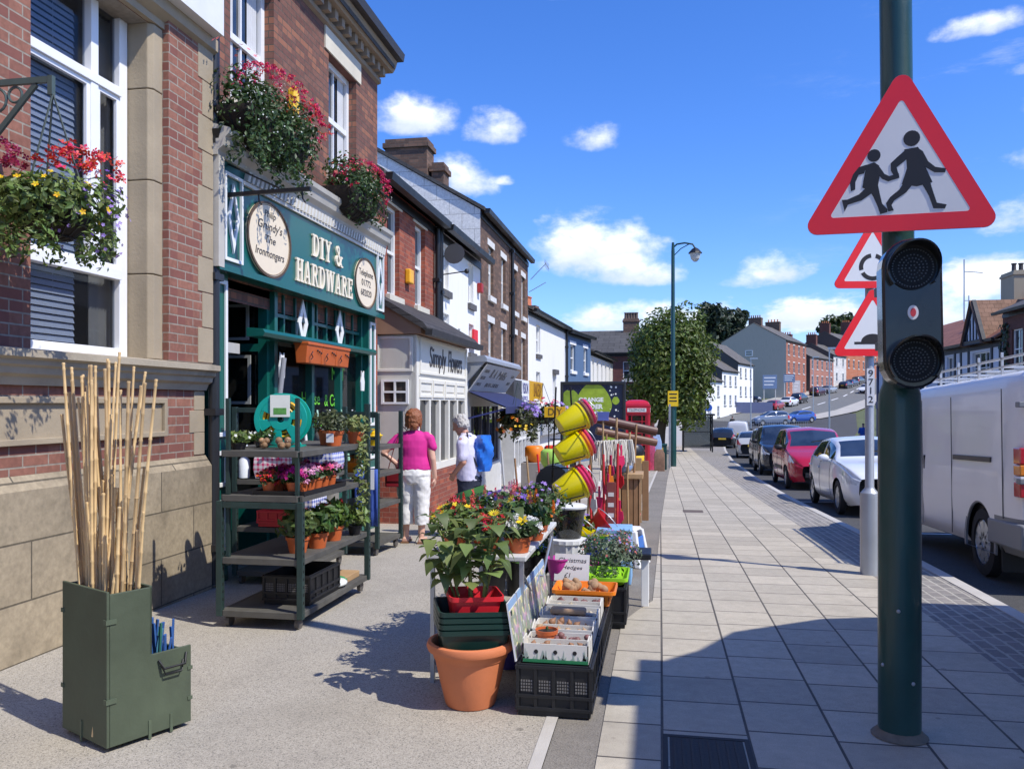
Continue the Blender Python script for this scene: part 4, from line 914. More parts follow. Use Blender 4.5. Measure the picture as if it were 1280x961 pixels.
# ------------------------------------------------------------------ far side: white cottages stepping up, the grey gable, the brick terrace
def rowpts(px0, y0, px1, y1): return None
W2 = lambda L, zs, n, w=.9, h=1.3: [(L*(i+.5)/n-w/2, L*(i+.5)/n+w/2, z, z+h) for i in range(n) for z in zs]
Uc = (8.1, 23)
Pn = Vector((5.6, 104.5, 0)); Ud = Vector((8.1, 23, 0)).normalized()
for k, (u0, L, ev, rg_, lab) in enumerate(((0, 7.2, 4.55, 6.9, 'lowest white cottage with pale windows, nearest the tree'), (7.2, 8.2, 6.0, 8.6, 'middle white cottage with a stepped slate roof'), (15.4, 8.6, 7.3, 10.3, 'highest white cottage beside the grey gable'))):
    o = Pn+Ud*u0
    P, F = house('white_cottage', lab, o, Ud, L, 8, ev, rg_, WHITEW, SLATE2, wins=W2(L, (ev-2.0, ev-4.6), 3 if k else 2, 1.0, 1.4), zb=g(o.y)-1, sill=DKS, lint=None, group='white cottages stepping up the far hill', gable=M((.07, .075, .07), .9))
GREYR = render_wall((.44, .40, .32), .25)
o = Vector((21.0, 146, 0)); U = Vector((10, 24, 0)).normalized()
# its gable faces back down the street
P, F = house('grey_gabled_house', 'tall three-storey house with a plain grey gable end on the far hill', o, U, 14, 11.2, 12.4, 15.6, brick((.40, .14, .08), (.34, .11, .07), (.4, .3, .25), 1.0, .3, .02), SLATE2, wins=W2(14, (10.0, 7.0, 3.6), 4, 1.1, 1.8), zb=1.5, sill=PALEL, lint=PALEL, gable=GREYR, chims=[(1.5, -5.6, 1.0, 2.2, 14.5, 16.6, BRK5, 5, M((.25,.13,.09),.7), 'd'), (12.5, -5.6, 1.0, 2.6, 14.5, 16.8, BRK5, 4, TERRA, 'd')])
Fg = Frame(F.p(0, 0, -11.2), -F.N*-1)
for dz, dd in ((10.4, -6.3), (7.2, -6.3)):
    a = MB(); c = F.p(0, dz, dd); q = -F.U
    a.ring(rect(-.65, .65, -.5, .5), rect(-.52, .52, -.38, .38), .12, c, F.N, (0,0,1), q); a.add([c+F.N*x+Vector((0,0,z))+q*.1 for x, z in ((-.52,-.04),(.52,-.04),(.52,.04),(-.52,.04))], [(0,1,2,3)])
    wo = obj('window', a, WHITE, P, world=True); b = MB().add([c+F.N*x+Vector((0,0,z))+q*.03 for x, z in ((-.55,-.4),(.55,-.4),(.55,.4),(-.55,.4))], [(0,1,2,3)]); obj('pane', b, GLASS, wo, world=True)
BR_F = [brick(c, tuple(q*.85 for q in c), (.42, .32, .26), 1.0, .3, .02) for c in ((.42, .17, .12), (.74, .72, .68), (.50, .16, .07), (.46, .15, .07), (.38, .19, .13), (.48, .10, .10))]
lab = ['pale red brick house beside the grey gable', 'narrow white house in the far brick terrace', 'orange brick house uphill of the white one', 'orange-red house with arched doorway further up the terrace', 'brown brick house near the top of the far street', 'crimson brick house at the top of the far street']
path = [(27.5, 161.5), (34.5, 176), (38.6, 184), (45.5, 197), (54.5, 214), (62.5, 230), (70.5, 247)]
for i in range(6):
    a, b = Vector((*path[i], 0)), Vector((*path[i+1], 0)); gz = g((a.y+b.y)/2)
    hh = [5.8, 5.9, 8.0, 8.0, 7.5, 7.5][i]; L = (b-a).length
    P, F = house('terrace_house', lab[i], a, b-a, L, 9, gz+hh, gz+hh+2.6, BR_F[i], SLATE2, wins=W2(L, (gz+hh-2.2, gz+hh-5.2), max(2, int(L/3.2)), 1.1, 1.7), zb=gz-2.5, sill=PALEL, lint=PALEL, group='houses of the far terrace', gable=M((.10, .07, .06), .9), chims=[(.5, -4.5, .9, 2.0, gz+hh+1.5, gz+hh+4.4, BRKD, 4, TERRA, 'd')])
# ------------------------------------------------------------------ right side, beyond the parked van
DBRK = brick((.17, .07, .055), (.13, .055, .045), (.10, .085, .075), stain=.2)
P, F = house('corner_brick_house', 'dark red brick house with wide gutter at the right edge, behind the white van', (14, 37.4), (0, -1), 10, 8, 5.35, 7.2, DBRK, SLATE2, wins=[(.9, 1.9, 3.0, 4.6), (4, 5, 3.0, 4.6), (7, 8, 3, 4.6)], zb=-1.3, oh=.35, gut=True, sill=PALEL)
iv = MB(); 
r4 = random.Random(5)
for k in range(420):
    u = r4.gauss(.3, .22); z = r4.uniform(-.5, 4.9); c = F.p(u, z, r4.uniform(.0, .12)); e = r4.uniform(0, 6.28); s_ = r4.uniform(.06, .12)
    a = F.U*math.cos(e)*s_+Vector((0,0,math.sin(e)*s_)); b = F.N*.03+F.U*-math.sin(e)*s_*.7+Vector((0,0,math.cos(e)*s_*.7)); iv.add([c-a, c-b, c+a, c+b], [(0,1,2,3)])
tag(obj('ivy', iv, leafm((.035, .06, .02))), 'dark ivy climbing the corner of the brick house at the right', 'ivy')
TUD = render_wall((.62, .66, .72), .15)
P, F = house('half_timbered_house', 'pale half-timbered house with a small striped gable behind the van', (14, 45.4), (0, -1), 7.9, 8, 4.35, 7.0, TUD, CLAY, wins=[(1.2, 2.1, 2.6, 3.9, (2, 2)), (4.6, 6.6, 2.5, 3.9, (3, 2)), (4.6, 6.6, .1, 1.6, (3, 2))], zb=-1.5, oh=.3, doors=[(1.0, 2.0, -1.3, 1.2, M((.05, .05, .06), .5))])
tm = MB(); BT = M((.02, .022, .03), .6)
for u in (.1, .8, 2.4, 3.2, 4.2, 6.9, 7.8): F.box(tm, u-.09, u+.09, -.9, 4.2, .003, .05)
for z in (1.9, 2.2, 4.1): F.box(tm, 0, 7.9, z-.08, z+.08, .003, .045)
obj('timbering', tm, BT, P, world=True)
gb = MB().add([F.p(u, z, .32) for u, z in ((4.7, 4.35), (6.7, 4.35), (5.7, 6.0))], [(0,1,2)]); go = obj('gablet', gb, TUD, P, world=True, fix=False)
gb = MB()
for k in range(5): u = 4.95+k*.375; F.box(gb, u-.05, u+.05, 4.36, 4.36+1.55*(1-abs(u-5.7)/1.0), .322, .36)
gb.bar(F.p(4.5, 4.3, .34), F.p(5.7, 6.15, .34), .16, .2); gb.bar(F.p(6.9, 4.3, .34), F.p(5.7, 6.15, .34), .16, .2); gb.bar(F.p(4.5, 4.33, .34), F.p(6.9, 4.33, .34), .14, .18); obj('bargeboard', gb, BT, go, world=True)
gr = MB()
for s_ in (-1, 1): gr.add([F.p(5.7+s_*1.25, 4.2, .5), F.p(5.7, 6.2, .5), F.p(5.7, 6.2, -2.6), F.p(5.7+s_*1.25, 4.2, -.2)], [(0,1,2,3)])
obj('gablet_roof', gr, tiles((.30, .17, .11), .25, .2), go, world=True, fix=False)
CHR = render_wall((.36, .31, .22), .25)
chimney(P, F, .4, -4, 1.6, 1.9, 6.4, 8.15, CHR, 5, M((.06, .05, .05), .7), 'd'); chimney(P, F, 6.4, -4.2, 2.6, 2.0, 6.2, 8.6, CHR, 3, M((.22, .2, .26), .6), 'u')
sg = MB(); F.box(sg, 1.4, 4.0, 2.36, 2.42, .1, .14); sg.bar(F.p(1.5, 2.4, 0), F.p(1.5, 2.4, 1.2), .05); F.box(sg, 1.46, 1.54, 1.1, 2.2, .2, 1.1); obj('inn_sign', sg, BT, P, world=True)
P, F = house('pale_corner_shop', 'pale rendered shop with dark blue window frames beyond the grey sign post', (14, 57.5), (0, -1), 11.8, 8, 4.2, 6.6, render_wall((.55, .60, .68), .2), CLAY, wins=[(1.2, 2.4, 2.0, 3.4, (2, 1)), (5, 6.2, 2.0, 3.4, (2, 1)), (8.6, 9.8, 2.0, 3.4, (2, 1)), (.8, 3.6, -.9, 1.2, (3, 1)), (5, 9, -.9, 1.2, (4, 1))], zb=-2, fr=M((.02, .03, .08), .5), oh=.3)
b = MB(); F.box(b, .1, .35, -1.4, 4.1, .003, .1); F.box(b, .1, 11, 1.3, 1.75, .003, .15); obj('blue_trim', b, M((.03, .04, .12), .5), P, world=True)
ae = thing('roof_aerial', 'thin lattice aerial mast rising behind the red clay roof', 'aerial', (17.4, 52, 6.4))
a = MB().bar((0,0,0), (0,0,3.6), .06); a.bar((.25,0,0), (.25,0,1.5), .05); a.bar((0,0,2.9), (1.0,0,2.8), .05); a.bar((0,0,1.2), (.3,0,1.2), .04)
obj('mast', a, GALV, ae)
# ------------------------------------------------------------------ signs, signals, posts
POLEG = M((.008, .055, .05), .38, .15, 5, .15, 120, 0, .2, dirt=.2); REDS = M((.92, .02, .03), .35, .05); SIGNW = M((.80, .80, .78), .5, .04); SIGNK = M((.015, .013, .014), .5)
def tri(w, r, c=(0, 0), n=6):
    """equilateral outline with rounded corners, width w over the straight corners"""
    h = w*math.sqrt(3)/2; P = [(-w/2, -h/3), (w/2, -h/3), (0, 2*h/3)]; out = []
    for i, p in enumerate(P):
        k = 1-2*r/(math.hypot(*p)); q = (p[0]*k, p[1]*k); a = (210, 330, 90)[i]
        for j in range(n+1): t = R(a-60+120*j/n); out.append((c[0]+q[0]+r*math.cos(t), c[1]+q[1]+r*math.sin(t)))
    return out
def warning_sign(t, w, z, pict, name='sign_plate', yo=0, xo=0):
    h = w*math.sqrt(3)/2; U, V, Nn = (1,0,0), (0,0,1), (0,-1,0)
    o = (xo, yo, z+h/3)
    pl = obj(name, MB().prism(tri(w, .045), .006, o, U, V, Nn), M((.35, .36, .37), .5, metal=.5), t)
    obj('red_border', MB().ring(tri(w*.997, .045), tri(w*.70, .012), .003, (o[0], o[1]-.0062, o[2]), U, V, Nn), REDS, pl)
    obj('white_field', MB().prism(tri(w*.702, .012), .0022, (o[0], o[1]-.0062, o[2]), U, V, Nn), SIGNW, pl)
    b = MB()
    for i, f in enumerate(pict): b.prism([(x*w, y*w) for x, y in f], .0012+.0001*i, (o[0], o[1]-.0086, o[2]), U, V, Nn)
    obj('pictogram', b, SIGNK, pl)
    br = MB().box(-.16, .16, .008, .03, z+h*.12-.02, z+h*.12+.02); br.box(-.12, .12, .008, .03, z+h*.6-.02, z+h*.6+.02); obj('bracket', br, GALV, pl).location = (xo, yo, 0)
    return pl
cx, cy, sc = 290, 350, 510       # the pictogram, laid out from its own grid
def pg(pts): return [((x-cx)/sc, (cy-y)/sc+.005) for x, y in pts]
def blob(x, y, r, n=16): return [(x+r*math.cos(2*math.pi*k/n), y+r*math.sin(2*math.pi*k/n)) for k in range(n)]
CHILDREN = [pg(f) for f in (blob(224, 294, 17), blob(318, 256, 21),
    [(205,318),(225,312),(238,322),(240,352),(236,376),(213,386),(196,378),(200,350)],
    [(207,317),(200,340),(186,343),(178,362),(178,382),(167,386),(164,364),(172,340),(186,322)],
    [(226,316),(238,324),(252,345),(264,352),(288,346),(290,358),(262,366),(246,358),(232,340)],
    [(213,372),(232,374),(225,392),(196,412),(160,422),(152,440),(144,408),(158,408),(188,396)],
    [(212,382),(236,372),(242,400),(248,424),(262,440),(262,448),(244,452),(238,434),(226,406)],
    [(300,284),(334,280),(345,298),(352,330),(372,375),(334,384),(296,376),(308,335),(306,310)],
    [(305,284),(284,302),(267,318),(268,338),(276,352),(288,350),(282,330),(300,316),(312,306)],
    [(333,282),(346,292),(360,320),(378,336),(404,342),(402,352),(376,350),(350,332),(338,306)],
    [(300,374),(322,380),(308,398),(278,418),(272,430),(278,444),(264,446),(258,424),(268,408),(290,390)],
    [(345,376),(366,374),(374,400),(384,430),(408,436),(404,446),(376,444),(364,410),(352,388)])]
def arcb(a0, a1, r0, r1, n=10, c=(0, -.03)):
    o = [(c[0]+r1*math.cos(R(a0+(a1-a0)*k/n)), c[1]+r1*math.sin(R(a0+(a1-a0)*k/n))) for k in range(n+1)]
    return o+[(c[0]+r0*math.cos(R(a1-(a1-a0)*k/n)), c[1]+r0*math.sin(R(a1-(a1-a0)*k/n))) for k in range(n+1)]
ROUNDABOUT = [arcb(210, 325, .115, .165), arcb(-25, 75, .115, .165), arcb(98, 195, .115, .165)]
HUMP = [[(-.22, -.145), (.22, -.145), (.22, -.115), (-.22, -.115)], [(.14*math.cos(R(180-180*k/14)), -.118+.10*math.sin(R(180-180*k/14))) for k in range(15)]]

t = thing('signal_pole', 'thick dark green pole carrying the big children-crossing triangle and a black signal head', 'signal pole', (1.14, 4.27, 0))
p = MB().lathe([(.097, -.2), (.097, 1.60), (.094, 1.65), (.076, 1.70), (.073, 1.72)], 32); obj('pole_base', p, POLEG, t, smooth=30)
p = MB().cyl((0, 0, 1.7), (-.035, 0, 5.2), .0725, n=32); p.tube([(-.02, .0, 2.1), (-.021, 0, 2.13)], .076, 24); obj('pole', p, POLEG, t, smooth=30)
for z in (2.56, 2.96, 1.93, 2.18): obj('clamp_band', MB().lathe([(.077, z), (.079, z+.002), (.079, z+.022), (.077, z+.024)], 24, (-.012*(z-1.7), 0, 0)), GALV, t, smooth=40)
for a, z in ((3.6, .35), (4.4, .62), (5.1, .28)): obj('access_bolt', MB().ball((.096*math.cos(a), .096*math.sin(a), z), .010, 8, 5), GALV, t)
p = MB().lathe([(.115, .0), (.13, .004), (.12, .012), (.10, .03), (.098, .035)], 18); obj('mortar_collar', p, M((.16, .14, .11), .9, .3, 20, .4, 60), t, smooth=50)
mp = bpy.data.objects.new('sign_mount', None); mp.name = 'warning_sign'
s1 = warning_sign(t, .868, 2.435, CHILDREN, 'warning_sign', -.10, .055)
s1.rotation_euler = (0, R(1.4), R(-11)); s1.scale = (1, 1, 1.035); s1.location = (-.135, 0, -.108)
# signal head
def signal(t):
    out = [(a*.5, b) for a, b in []]
    def stad(w, h, n=10): return [(w*math.cos(R(180+180*k/n)), -h+w*math.sin(R(180+180*k/n))) for k in range(n+1)]+[(w*math.cos(R(180*k/n)), h+w*math.sin(R(180*k/n))) for k in range(n+1)]
    U, V, Nn = (1,0,0), (0,0,1), (0,-1,0); zc = 2.03
    h = MB().prism(stad(.127, .215), .15, (0, .06, zc), U, V, Nn); hd = obj('signal_head', h, M((.008, .008, .009), .25, .05, coat=.4), t, bevel=.012)
    for k, dz in enumerate((.205, -.215)):
        v = MB(); n = 28; r0, r1 = .112, .104; rings = []
        vs_, fs = [], []
        for i in range(n+1):
            a = R(-205+0)+math.radians(0); a = R(-40+260*i/n); dep = .05+.085*max(0, math.sin(a))
            for rr, dd in ((r0, 0), (r0, dep), (r1, dep), (r1, 0)): vs_.append((rr*math.cos(a), -.09-dd, zc+dz+rr*math.sin(a)))
        for i in range(n):
            for q in range(4): fs.append((i*4+q, i*4+(q+1) % 4, (i+1)*4+(q+1) % 4, (i+1)*4+q))
        v.add(vs_, fs+[(0,1,2,3), (n*4+3, n*4+2, n*4+1, n*4)]); obj('visor', v, M((.006, .006, .007), .3, coat=.3), hd, smooth=40)
        L = MB().prism(circ(.098, 32), .012, (0, -.09, zc+dz), U, V, Nn); ln = obj('lens', L, M((.007, .007, .008), .5, .1, spec=.25), hd)
        d = MB()
        for rr, n2 in ((.085, 44), (.06, 26), (.045, 20), (.03, 14), (.014, 6)):
            for i in range(n2): a = 2*math.pi*i/n2; d.prism([(rr*math.cos(a)+.0028*q, rr*math.sin(a)+.0028*w_) for q, w_ in ((-1,-1),(1,-1),(1,1),(-1,1))], .003, (0, -.102, zc+dz), U, V, Nn)
        obj('led', d, M((.07, .07, .07), .3), ln)['kind'] = 'stuff'
    e = MB().prism([(a, b) for a, b in circ(.023, 20, .033)], .004, (.0, -.09, zc+.005), U, V, Nn); eo = obj('badge', e, M((.75, .75, .74), .4), hd)
    e = MB().prism(circ(.012, 12, .02), .003, (.0, -.094, zc+.005), U, V, Nn); obj('emblem', e, M((.6, .05, .06), .4), eo)
    br = MB().box(-.12, -.02, .06, .16, zc-.15, zc-.11); br.box(-.12, -.02, .06, .16, zc+.11, zc+.15); obj('bracket', br, BLACK, hd)
    hd.location = (.03, -.17, -.02); hd.rotation_euler = (0, R(-1), R(-4))
signal(t)
t = thing('sign_post', 'slim grey post with the roundabout and road-hump triangles', 'sign post', (2.03, 8.64, g(8.64)))
p = MB().lathe([(.088, -.2), (.088, .76), (.084, .80), (.05, .84), (.042, .86), (.042, 3.5), (.03, 3.52)], 24); obj('post', p, M((.40, .42, .44), .4, .1, 4, metal=.35, dirt=.2), t, smooth=30)
for z, pic in ((2.80, ROUNDABOUT), (2.14, HUMP)):
    s = warning_sign(t, .80, z, pic, 'warning_sign', -.07); s.rotation_euler = (0, 0, R(8))
nb = MB().box(-.036, .036, -.047, -.043, 1.66, 2.02); no = obj('number_plate', nb, M((.8, .8, .8), .5), t)
for i, c in enumerate('9712'): text(c, .1, SIGNK, no, (0, -.0475, 1.97-.085*i), (1,0,0), (0,0,1), height=.065, depth=.002, world=False)
nb = MB(); nb.tube([(.043*math.cos(a), .043*math.sin(a), 1.88) for a in np.linspace(0, 6.28, 13)], .006, 6); obj('strap', nb, BLACK, t)
# lamp column
t = thing('street_lamp', 'tall green lamp column with a lantern on a short arm, before the leafy tree', 'street lamp', (.5, 33, g(33)))
p = MB().lathe([(.13, -.2), (.13, 2.55), (.12, 2.62), (.085, 2.7), (.07, 8.4), (.05, 8.75)], 20); obj('column', p, POLEG, t, smooth=30)
p = MB().tube([(0, 0, 8.55), (.15, 0, 8.68), (.45, 0, 8.72), (.75, 0, 8.66), (.85, 0, 8.5)], .035, 8); p.tube([(0,0,8.2), (.3,0,8.5), (.6,0,8.66)], .02, 6); obj('arm', p, POLEG, t, smooth=40)
p = MB().lathe([(.07, .0), (.16, .1), (.22, .32)], 12, (.85, 0, 7.98)); lo = obj('lantern', p, M((.5, .52, .5), .2), t); obj('lantern_cap', MB().lathe([(.27, .32), (.25, .36), (.12, .5), (.04, .54)], 12, (.85, 0, 7.98)), BLACK, lo)
b = MB().box(-.20, .20, -.16, -.14, 2.35, 2.95); yo = obj('yellow_notice', b, M((.85, .55, .01), .5), t); 
for k, (w_, z) in enumerate(((.3, 2.8), (.26, 2.66), (.3, 2.53))): obj('notice_text', MB().box(-w_/2, w_/2, -.163, -.161, z, z+.05), SIGNK, yo)
single('notice_post', MB().cyl((0,0,-.1), (0,0,2.4), .04, n=10), GALV, 'thin grey post in front of the lamp column', 'post', (.36, 31.9, g(31.9)))
# telephone box
def phone_box():
    t = thing('telephone_box', 'red domed telephone box between the billboard and the tree', 'telephone box', (-.80, 29.8, g(29.8)))
    RD = M((.52, .012, .03), .35, .08, 3, coat=.3); W = .45
    b = MB().box(-W, W, -W, W, -.1, .16)
    for x in (-W, W-.09):
        for y in (-W, W-.09): b.box(x, x+.09, y, y+.09, .16, 2.02)
    b.box(-W-.01, W+.01, -W-.01, W+.01, 2.02, 2.26)
    rings = [[(-w_, -w_, z), (w_, -w_, z), (w_, w_, z), (-w_, w_, z)] for w_, z in ((.47, 2.26), (.47, 2.30))]
    b.loft(rings)
    for u, v in (((1,0,0), (0,1,0)),): 
        for i in range(1): pass
    n = 8; dome = []
    for k in range(7):
        a = R(90*k/6); dome.append([(math.copysign(1, x)*.44*math.cos(a)**.6 if k < 6 else x*.05, math.copysign(1, y)*.44*math.cos(a)**.6 if k < 6 else y*.05, 2.30+.2*math.sin(a)) for x, y in ((-1,-1),(1,-1),(1,1),(-1,1))])
    b.loft(dome)
    obj('kiosk', b, RD, t, bevel=.01)
    for k, (ux, uy) in enumerate(((1,0),(0,1),(-1,0),(0,-1))):
        U = Vector((ux, uy, 0)); Nn = Vector((uy, -ux, 0)); f = MB(); o = Nn*.43
        f.ring(rect(-.36, .36, .16, 2.02), rect(-.30, .30, .30, 1.94), .03, o, U, (0,0,1), -Nn)
        for i in range(1, 8): z = .30+1.64*i/8; f.prism(rect(-.30, .30, z-.012, z+.012), .02, o-Nn*.005, U, (0,0,1), -Nn)
        for x in (-.18, .18): f.prism(rect(x-.012, x+.012, .3, 1.94), .018, o-Nn*.006, U, (0,0,1), -Nn)
        d = obj('door' if k == 0 else 'side_frame', f, RD, t)
        gl = MB().add([o-Nn*.015+U*x+Vector((0,0,z)) for x, z in ((-.31,.3),(.31,.3),(.31,1.94),(-.31,1.94))], [(0,1,2,3)]); obj('pane', gl, clear_glass((.6,.5,.5), .55), d)
        sp = MB().prism(rect(-.33, .33, 2.07, 2.20), .006, Nn*.46, U, (0,0,1), Nn); so = obj('sign_strip', sp, M((.75,.74,.7), .5), t); text('TELEPHONE', .1, M((.05,.02,.02), .5), so, Nn*.4665+Vector((0,0,2.135)), U, (0,0,1), width=.56, height=.08, depth=.002, world=False)
phone_box()
# billboard
t = thing('billboard', 'black-framed advertising panel with green shapes and white words behind the yellow buckets', 'billboard', (-2.15, 27, g(27)))
FRB = M((.02, .022, .024), .35)
b = MB().ring(rect(-1.06, 1.06, .9, 3.0), rect(-.97, .97, 1.0, 2.9), .16, (0, -.08, 0), (1,0,0), (0,0,1), (0,1,0)); b.box(-.97, .97, .02, .06, 1.0, 2.9); obj('frame', b, FRB, t, bevel=.03)
obj('leg', MB().box(-.75, -.6, -.07, .07, -.2, .9), FRB, t); obj('leg', MB().box(.6, .75, -.07, .07, -.2, .9), FRB, t)
ps = obj('poster', MB().box(-.97, .97, -.03, .0, 1.0, 2.9), M((.012, .016, .045), .3), t)
GA = M((.30, .42, .03), .4, .3, 6); GB = M((.22, .33, .03), .4, .3, 6)
def apple(cx_, cz, r): return [(cx_+r*(1.0+.10*math.cos(2*a)-.06*math.sin(3*a))*math.cos(a)*.9, cz+r*(1.05-.10*abs(math.cos(a))**6)*math.sin(a)*1.05-(.10*r if abs(a-math.pi/2) < .25 else 0)) for a in [2*math.pi*k/40 for k in range(40)]]
for k, (x, z, r, m_) in enumerate(((.02, 2.3, .60, GA), (-.74, 2.35, .36, GB), (-.62, 1.5, .5, GB), (.74, 2.38, .12, GA), (.55, 1.22, .22, GA))):
    pts = [(max(-.96, min(.96, a)), max(1.01, min(2.89, c))) for a, c in apple(x, z, r)]
    obj('green_shape', MB().prism(pts, .004, (0, -.0305-.0012*k, 0), (1,0,0), (0,0,1), (0,-1,0)), m_, ps)
WH = M((.85, .87, .8), .4)
for s_, z, w_, h_, x in (('ORANGE', 2.40, .8, .15, -.06), ('UNDER', 2.18, .72, .16, -.04), ('£10?', 1.88, .75, .30, -.02)): text(s_, .2, WH, ps, (x, -.0366, z), (1,0,0), (0,0,1), width=w_, height=h_, bold=.01, world=False)
sp = MB(); r5 = random.Random(9)
for k in range(16):
    x, z, r = r5.uniform(.5, .93), r5.choice([r5.uniform(1.45, 2.15), r5.uniform(2.55, 2.85)]), r5.uniform(.012, .035); sp.prism([(x+r*a, z+r*b_) for a, b_ in circ(1, 8)], .003+.0001*k, (0, -.0306, 0), (1,0,0), (0,0,1), (0,-1,0))
obj('white_spots', sp, WH, ps)['kind'] = 'stuff'
# bins, shelter, far boards
def litter_bin(name, label, loc, mat, w, h, lab):
    t = thing(name, label, 'litter bin', loc); b = MB().lathe([(w*.46, -.05), (w*.5, .05), (w*.5, h*.72)], 20); obj('body', b, mat, t, smooth=40)
    b = MB().lathe([(w*.5, h*.76), (w*.54, h*.78), (w*.54, h*.9), (w*.42, h*.98), (w*.15, h)], 20)
    for k in range(4): a = k*math.pi/2+.78; b.box(w*.42*math.cos(a)-.02, w*.42*math.cos(a)+.02, w*.42*math.sin(a)-.02, w*.42*math.sin(a)+.02, h*.7, h*.8)
    obj('hood', b, mat, t, smooth=40)
    return t
t = litter_bin('litter_bin', 'round black litter bin with a yellow band beside the wooden goods', (-.60, 18.9, g(18.9)), M((.012,.012,.013), .4), .46, 1.12, 0); obj('yellow_band', MB().lathe([(.245, .70), (.25, .71), (.25, .86), (.245, .87)], 20), M((.8,.5,.02), .5), t, smooth=40)
t = thing('square_bin', 'dark green square litter bin with gold lettering by the lamp column', 'litter bin', (-.08, 30.6, g(30.6)))
GB2 = M((.006, .05, .035), .4); b = MB().box(-.32, .32, -.3, .3, -.05, .86)
for k in range(9): x = -.3+k*.075; b.box(x, x+.02, -.312, -.3, .05, .66)
obj('body', b, GB2, t, bevel=.015); obj('lid', MB().box(-.34, .34, -.32, .32, .862, .92), GB2, t, bevel=.01); text('LITTER', .15, M((.75,.5,.08), .5), t, (0, -.302, .75), (1,0,0), (0,0,1), width=.42, height=.1, world=False)
t = thing('bus_shelter', 'small dark framed glass bus shelter past the tree', 'bus shelter', (2.25, 52, g(52)))
b = MB()
for x in (-.85, .85):
    for y in (-.9, .9): b.box(x-.04, x+.04, y-.04, y+.04, -.1, 2.2)
for z in (.25, 1.2): b.box(-.85, .85, -.93, -.87, z, z+.04); b.box(-.88, -.82, -.9, .9, z, z+.04)
obj('frame', b, BLACK, t); obj('roof', MB().box(-1.0, 1.0, -1.05, 1.05, 2.2, 2.3), BLACK, t); gl = MB().box(-.82, .82, -.905, -.895, .3, 2.18); gl.box(-.855, -.845, -.88, .88, .3, 2.18); obj('pane', gl, clear_glass((.55,.6,.62), .6), t)
for lab, loc, z, sz, mat, cat in (('round blue keep-left sign on a white post by the cottages', (4.6, 82, g(82)), 2.6, None, M((.02,.10,.45), .4), 'road sign'), ('blue notice board on tall legs before the grey gable', (17.2, 137, g(137)), 3.2, (2.2, 2.2), M((.16,.23,.36), .6), 'notice board'), ('smaller blue board on the far brick corner', (20.6, 140, g(140)), 3.6, (1.8, 1.3), M((.16,.22,.33), .6), 'notice board'), ('white square notice board on the far pavement uphill of the brick corner', (22.8, 150, g(150)), 1.6, (2.2, 2.2), M((.6,.6,.58), .5), 'sign')):
    t = thing('blue_sign' if sz is None else 'notice_board', lab, cat, loc); p = MB()
    if sz is None:
        p.cyl((0,0,-.3), (0,0,z+.3), .05, n=10); obj('post', p, PALE, t); obj('disc', MB().prism(circ(.36, 20), .03, (0,-.06,z), (1,0,0), (0,0,1), (0,-1,0)), mat, t); 
        a = MB().bar((-.16,-.095,z-.16), (.12,-.095,z+.12), .08, .01); obj('arrow', a, WHITE, t)
    else:
        for x in (-sz[0]*.4, sz[0]*.4): obj('post', MB().bar((x,0,-.5), (x,0,z+sz[1]/2), .12), PALE, t)
        obj('panel', MB().box(-sz[0]/2, sz[0]/2, -.12, -.06, z-sz[1]/2, z+sz[1]/2), mat, t)
        a = MB()
        for k in range(3): a.box(-sz[0]*.4, sz[0]*.4*(1-.2*k), -.125, -.12, z+sz[1]*(.25-.25*k), z+sz[1]*(.33-.25*k))
        obj('white_lines', a, WHITE, t)
t = thing('hoarding', 'blue-violet hoarding with a white kiosk window below the far car park', 'hoarding', (12.6, 118, g(118)))
obj('panel', MB().box(-2.6, 2.6, -.1, .1, -.5, 1.4), M((.12, .14, .24), .7), t); obj('posts', MB().box(-2.75, -2.6, -.12, .12, -.5, 1.5), BLACK, t)
for loc, lab in (((9.6, 92, g(92)), 'slender grey lamp column by the far junction, left of the road'), ((20.5, 118, g(118)), 'thin grey lamp column beside the climbing far road'), ((13.4, 70, g(70)), 'grey lamp column at the right of the junction')):
    t = thing('street_lamp', lab, 'street lamp', loc, 0, 'lamp columns round the far junction'); obj('column', MB().cyl((0,0,-.3), (0,0,7.5), .07, .045, 8), GALV, t); obj('lantern', MB().box(-.1, .7, -.1, .1, 7.45, 7.6), GALV, t)
b = MB()
for k in range(34): b.bar((k*.22, 0, .1), (k*.22, 0, 1.0), .025)
b.bar((0,0,1.0), (7.3,0,1.0), .05); b.bar((0,0,.12), (7.3,0,.12), .04)
single('guard_rail', b, GALV, 'grey pedestrian guard rail along the far side of the junction', 'railing', (7.5, 88, g(88)))
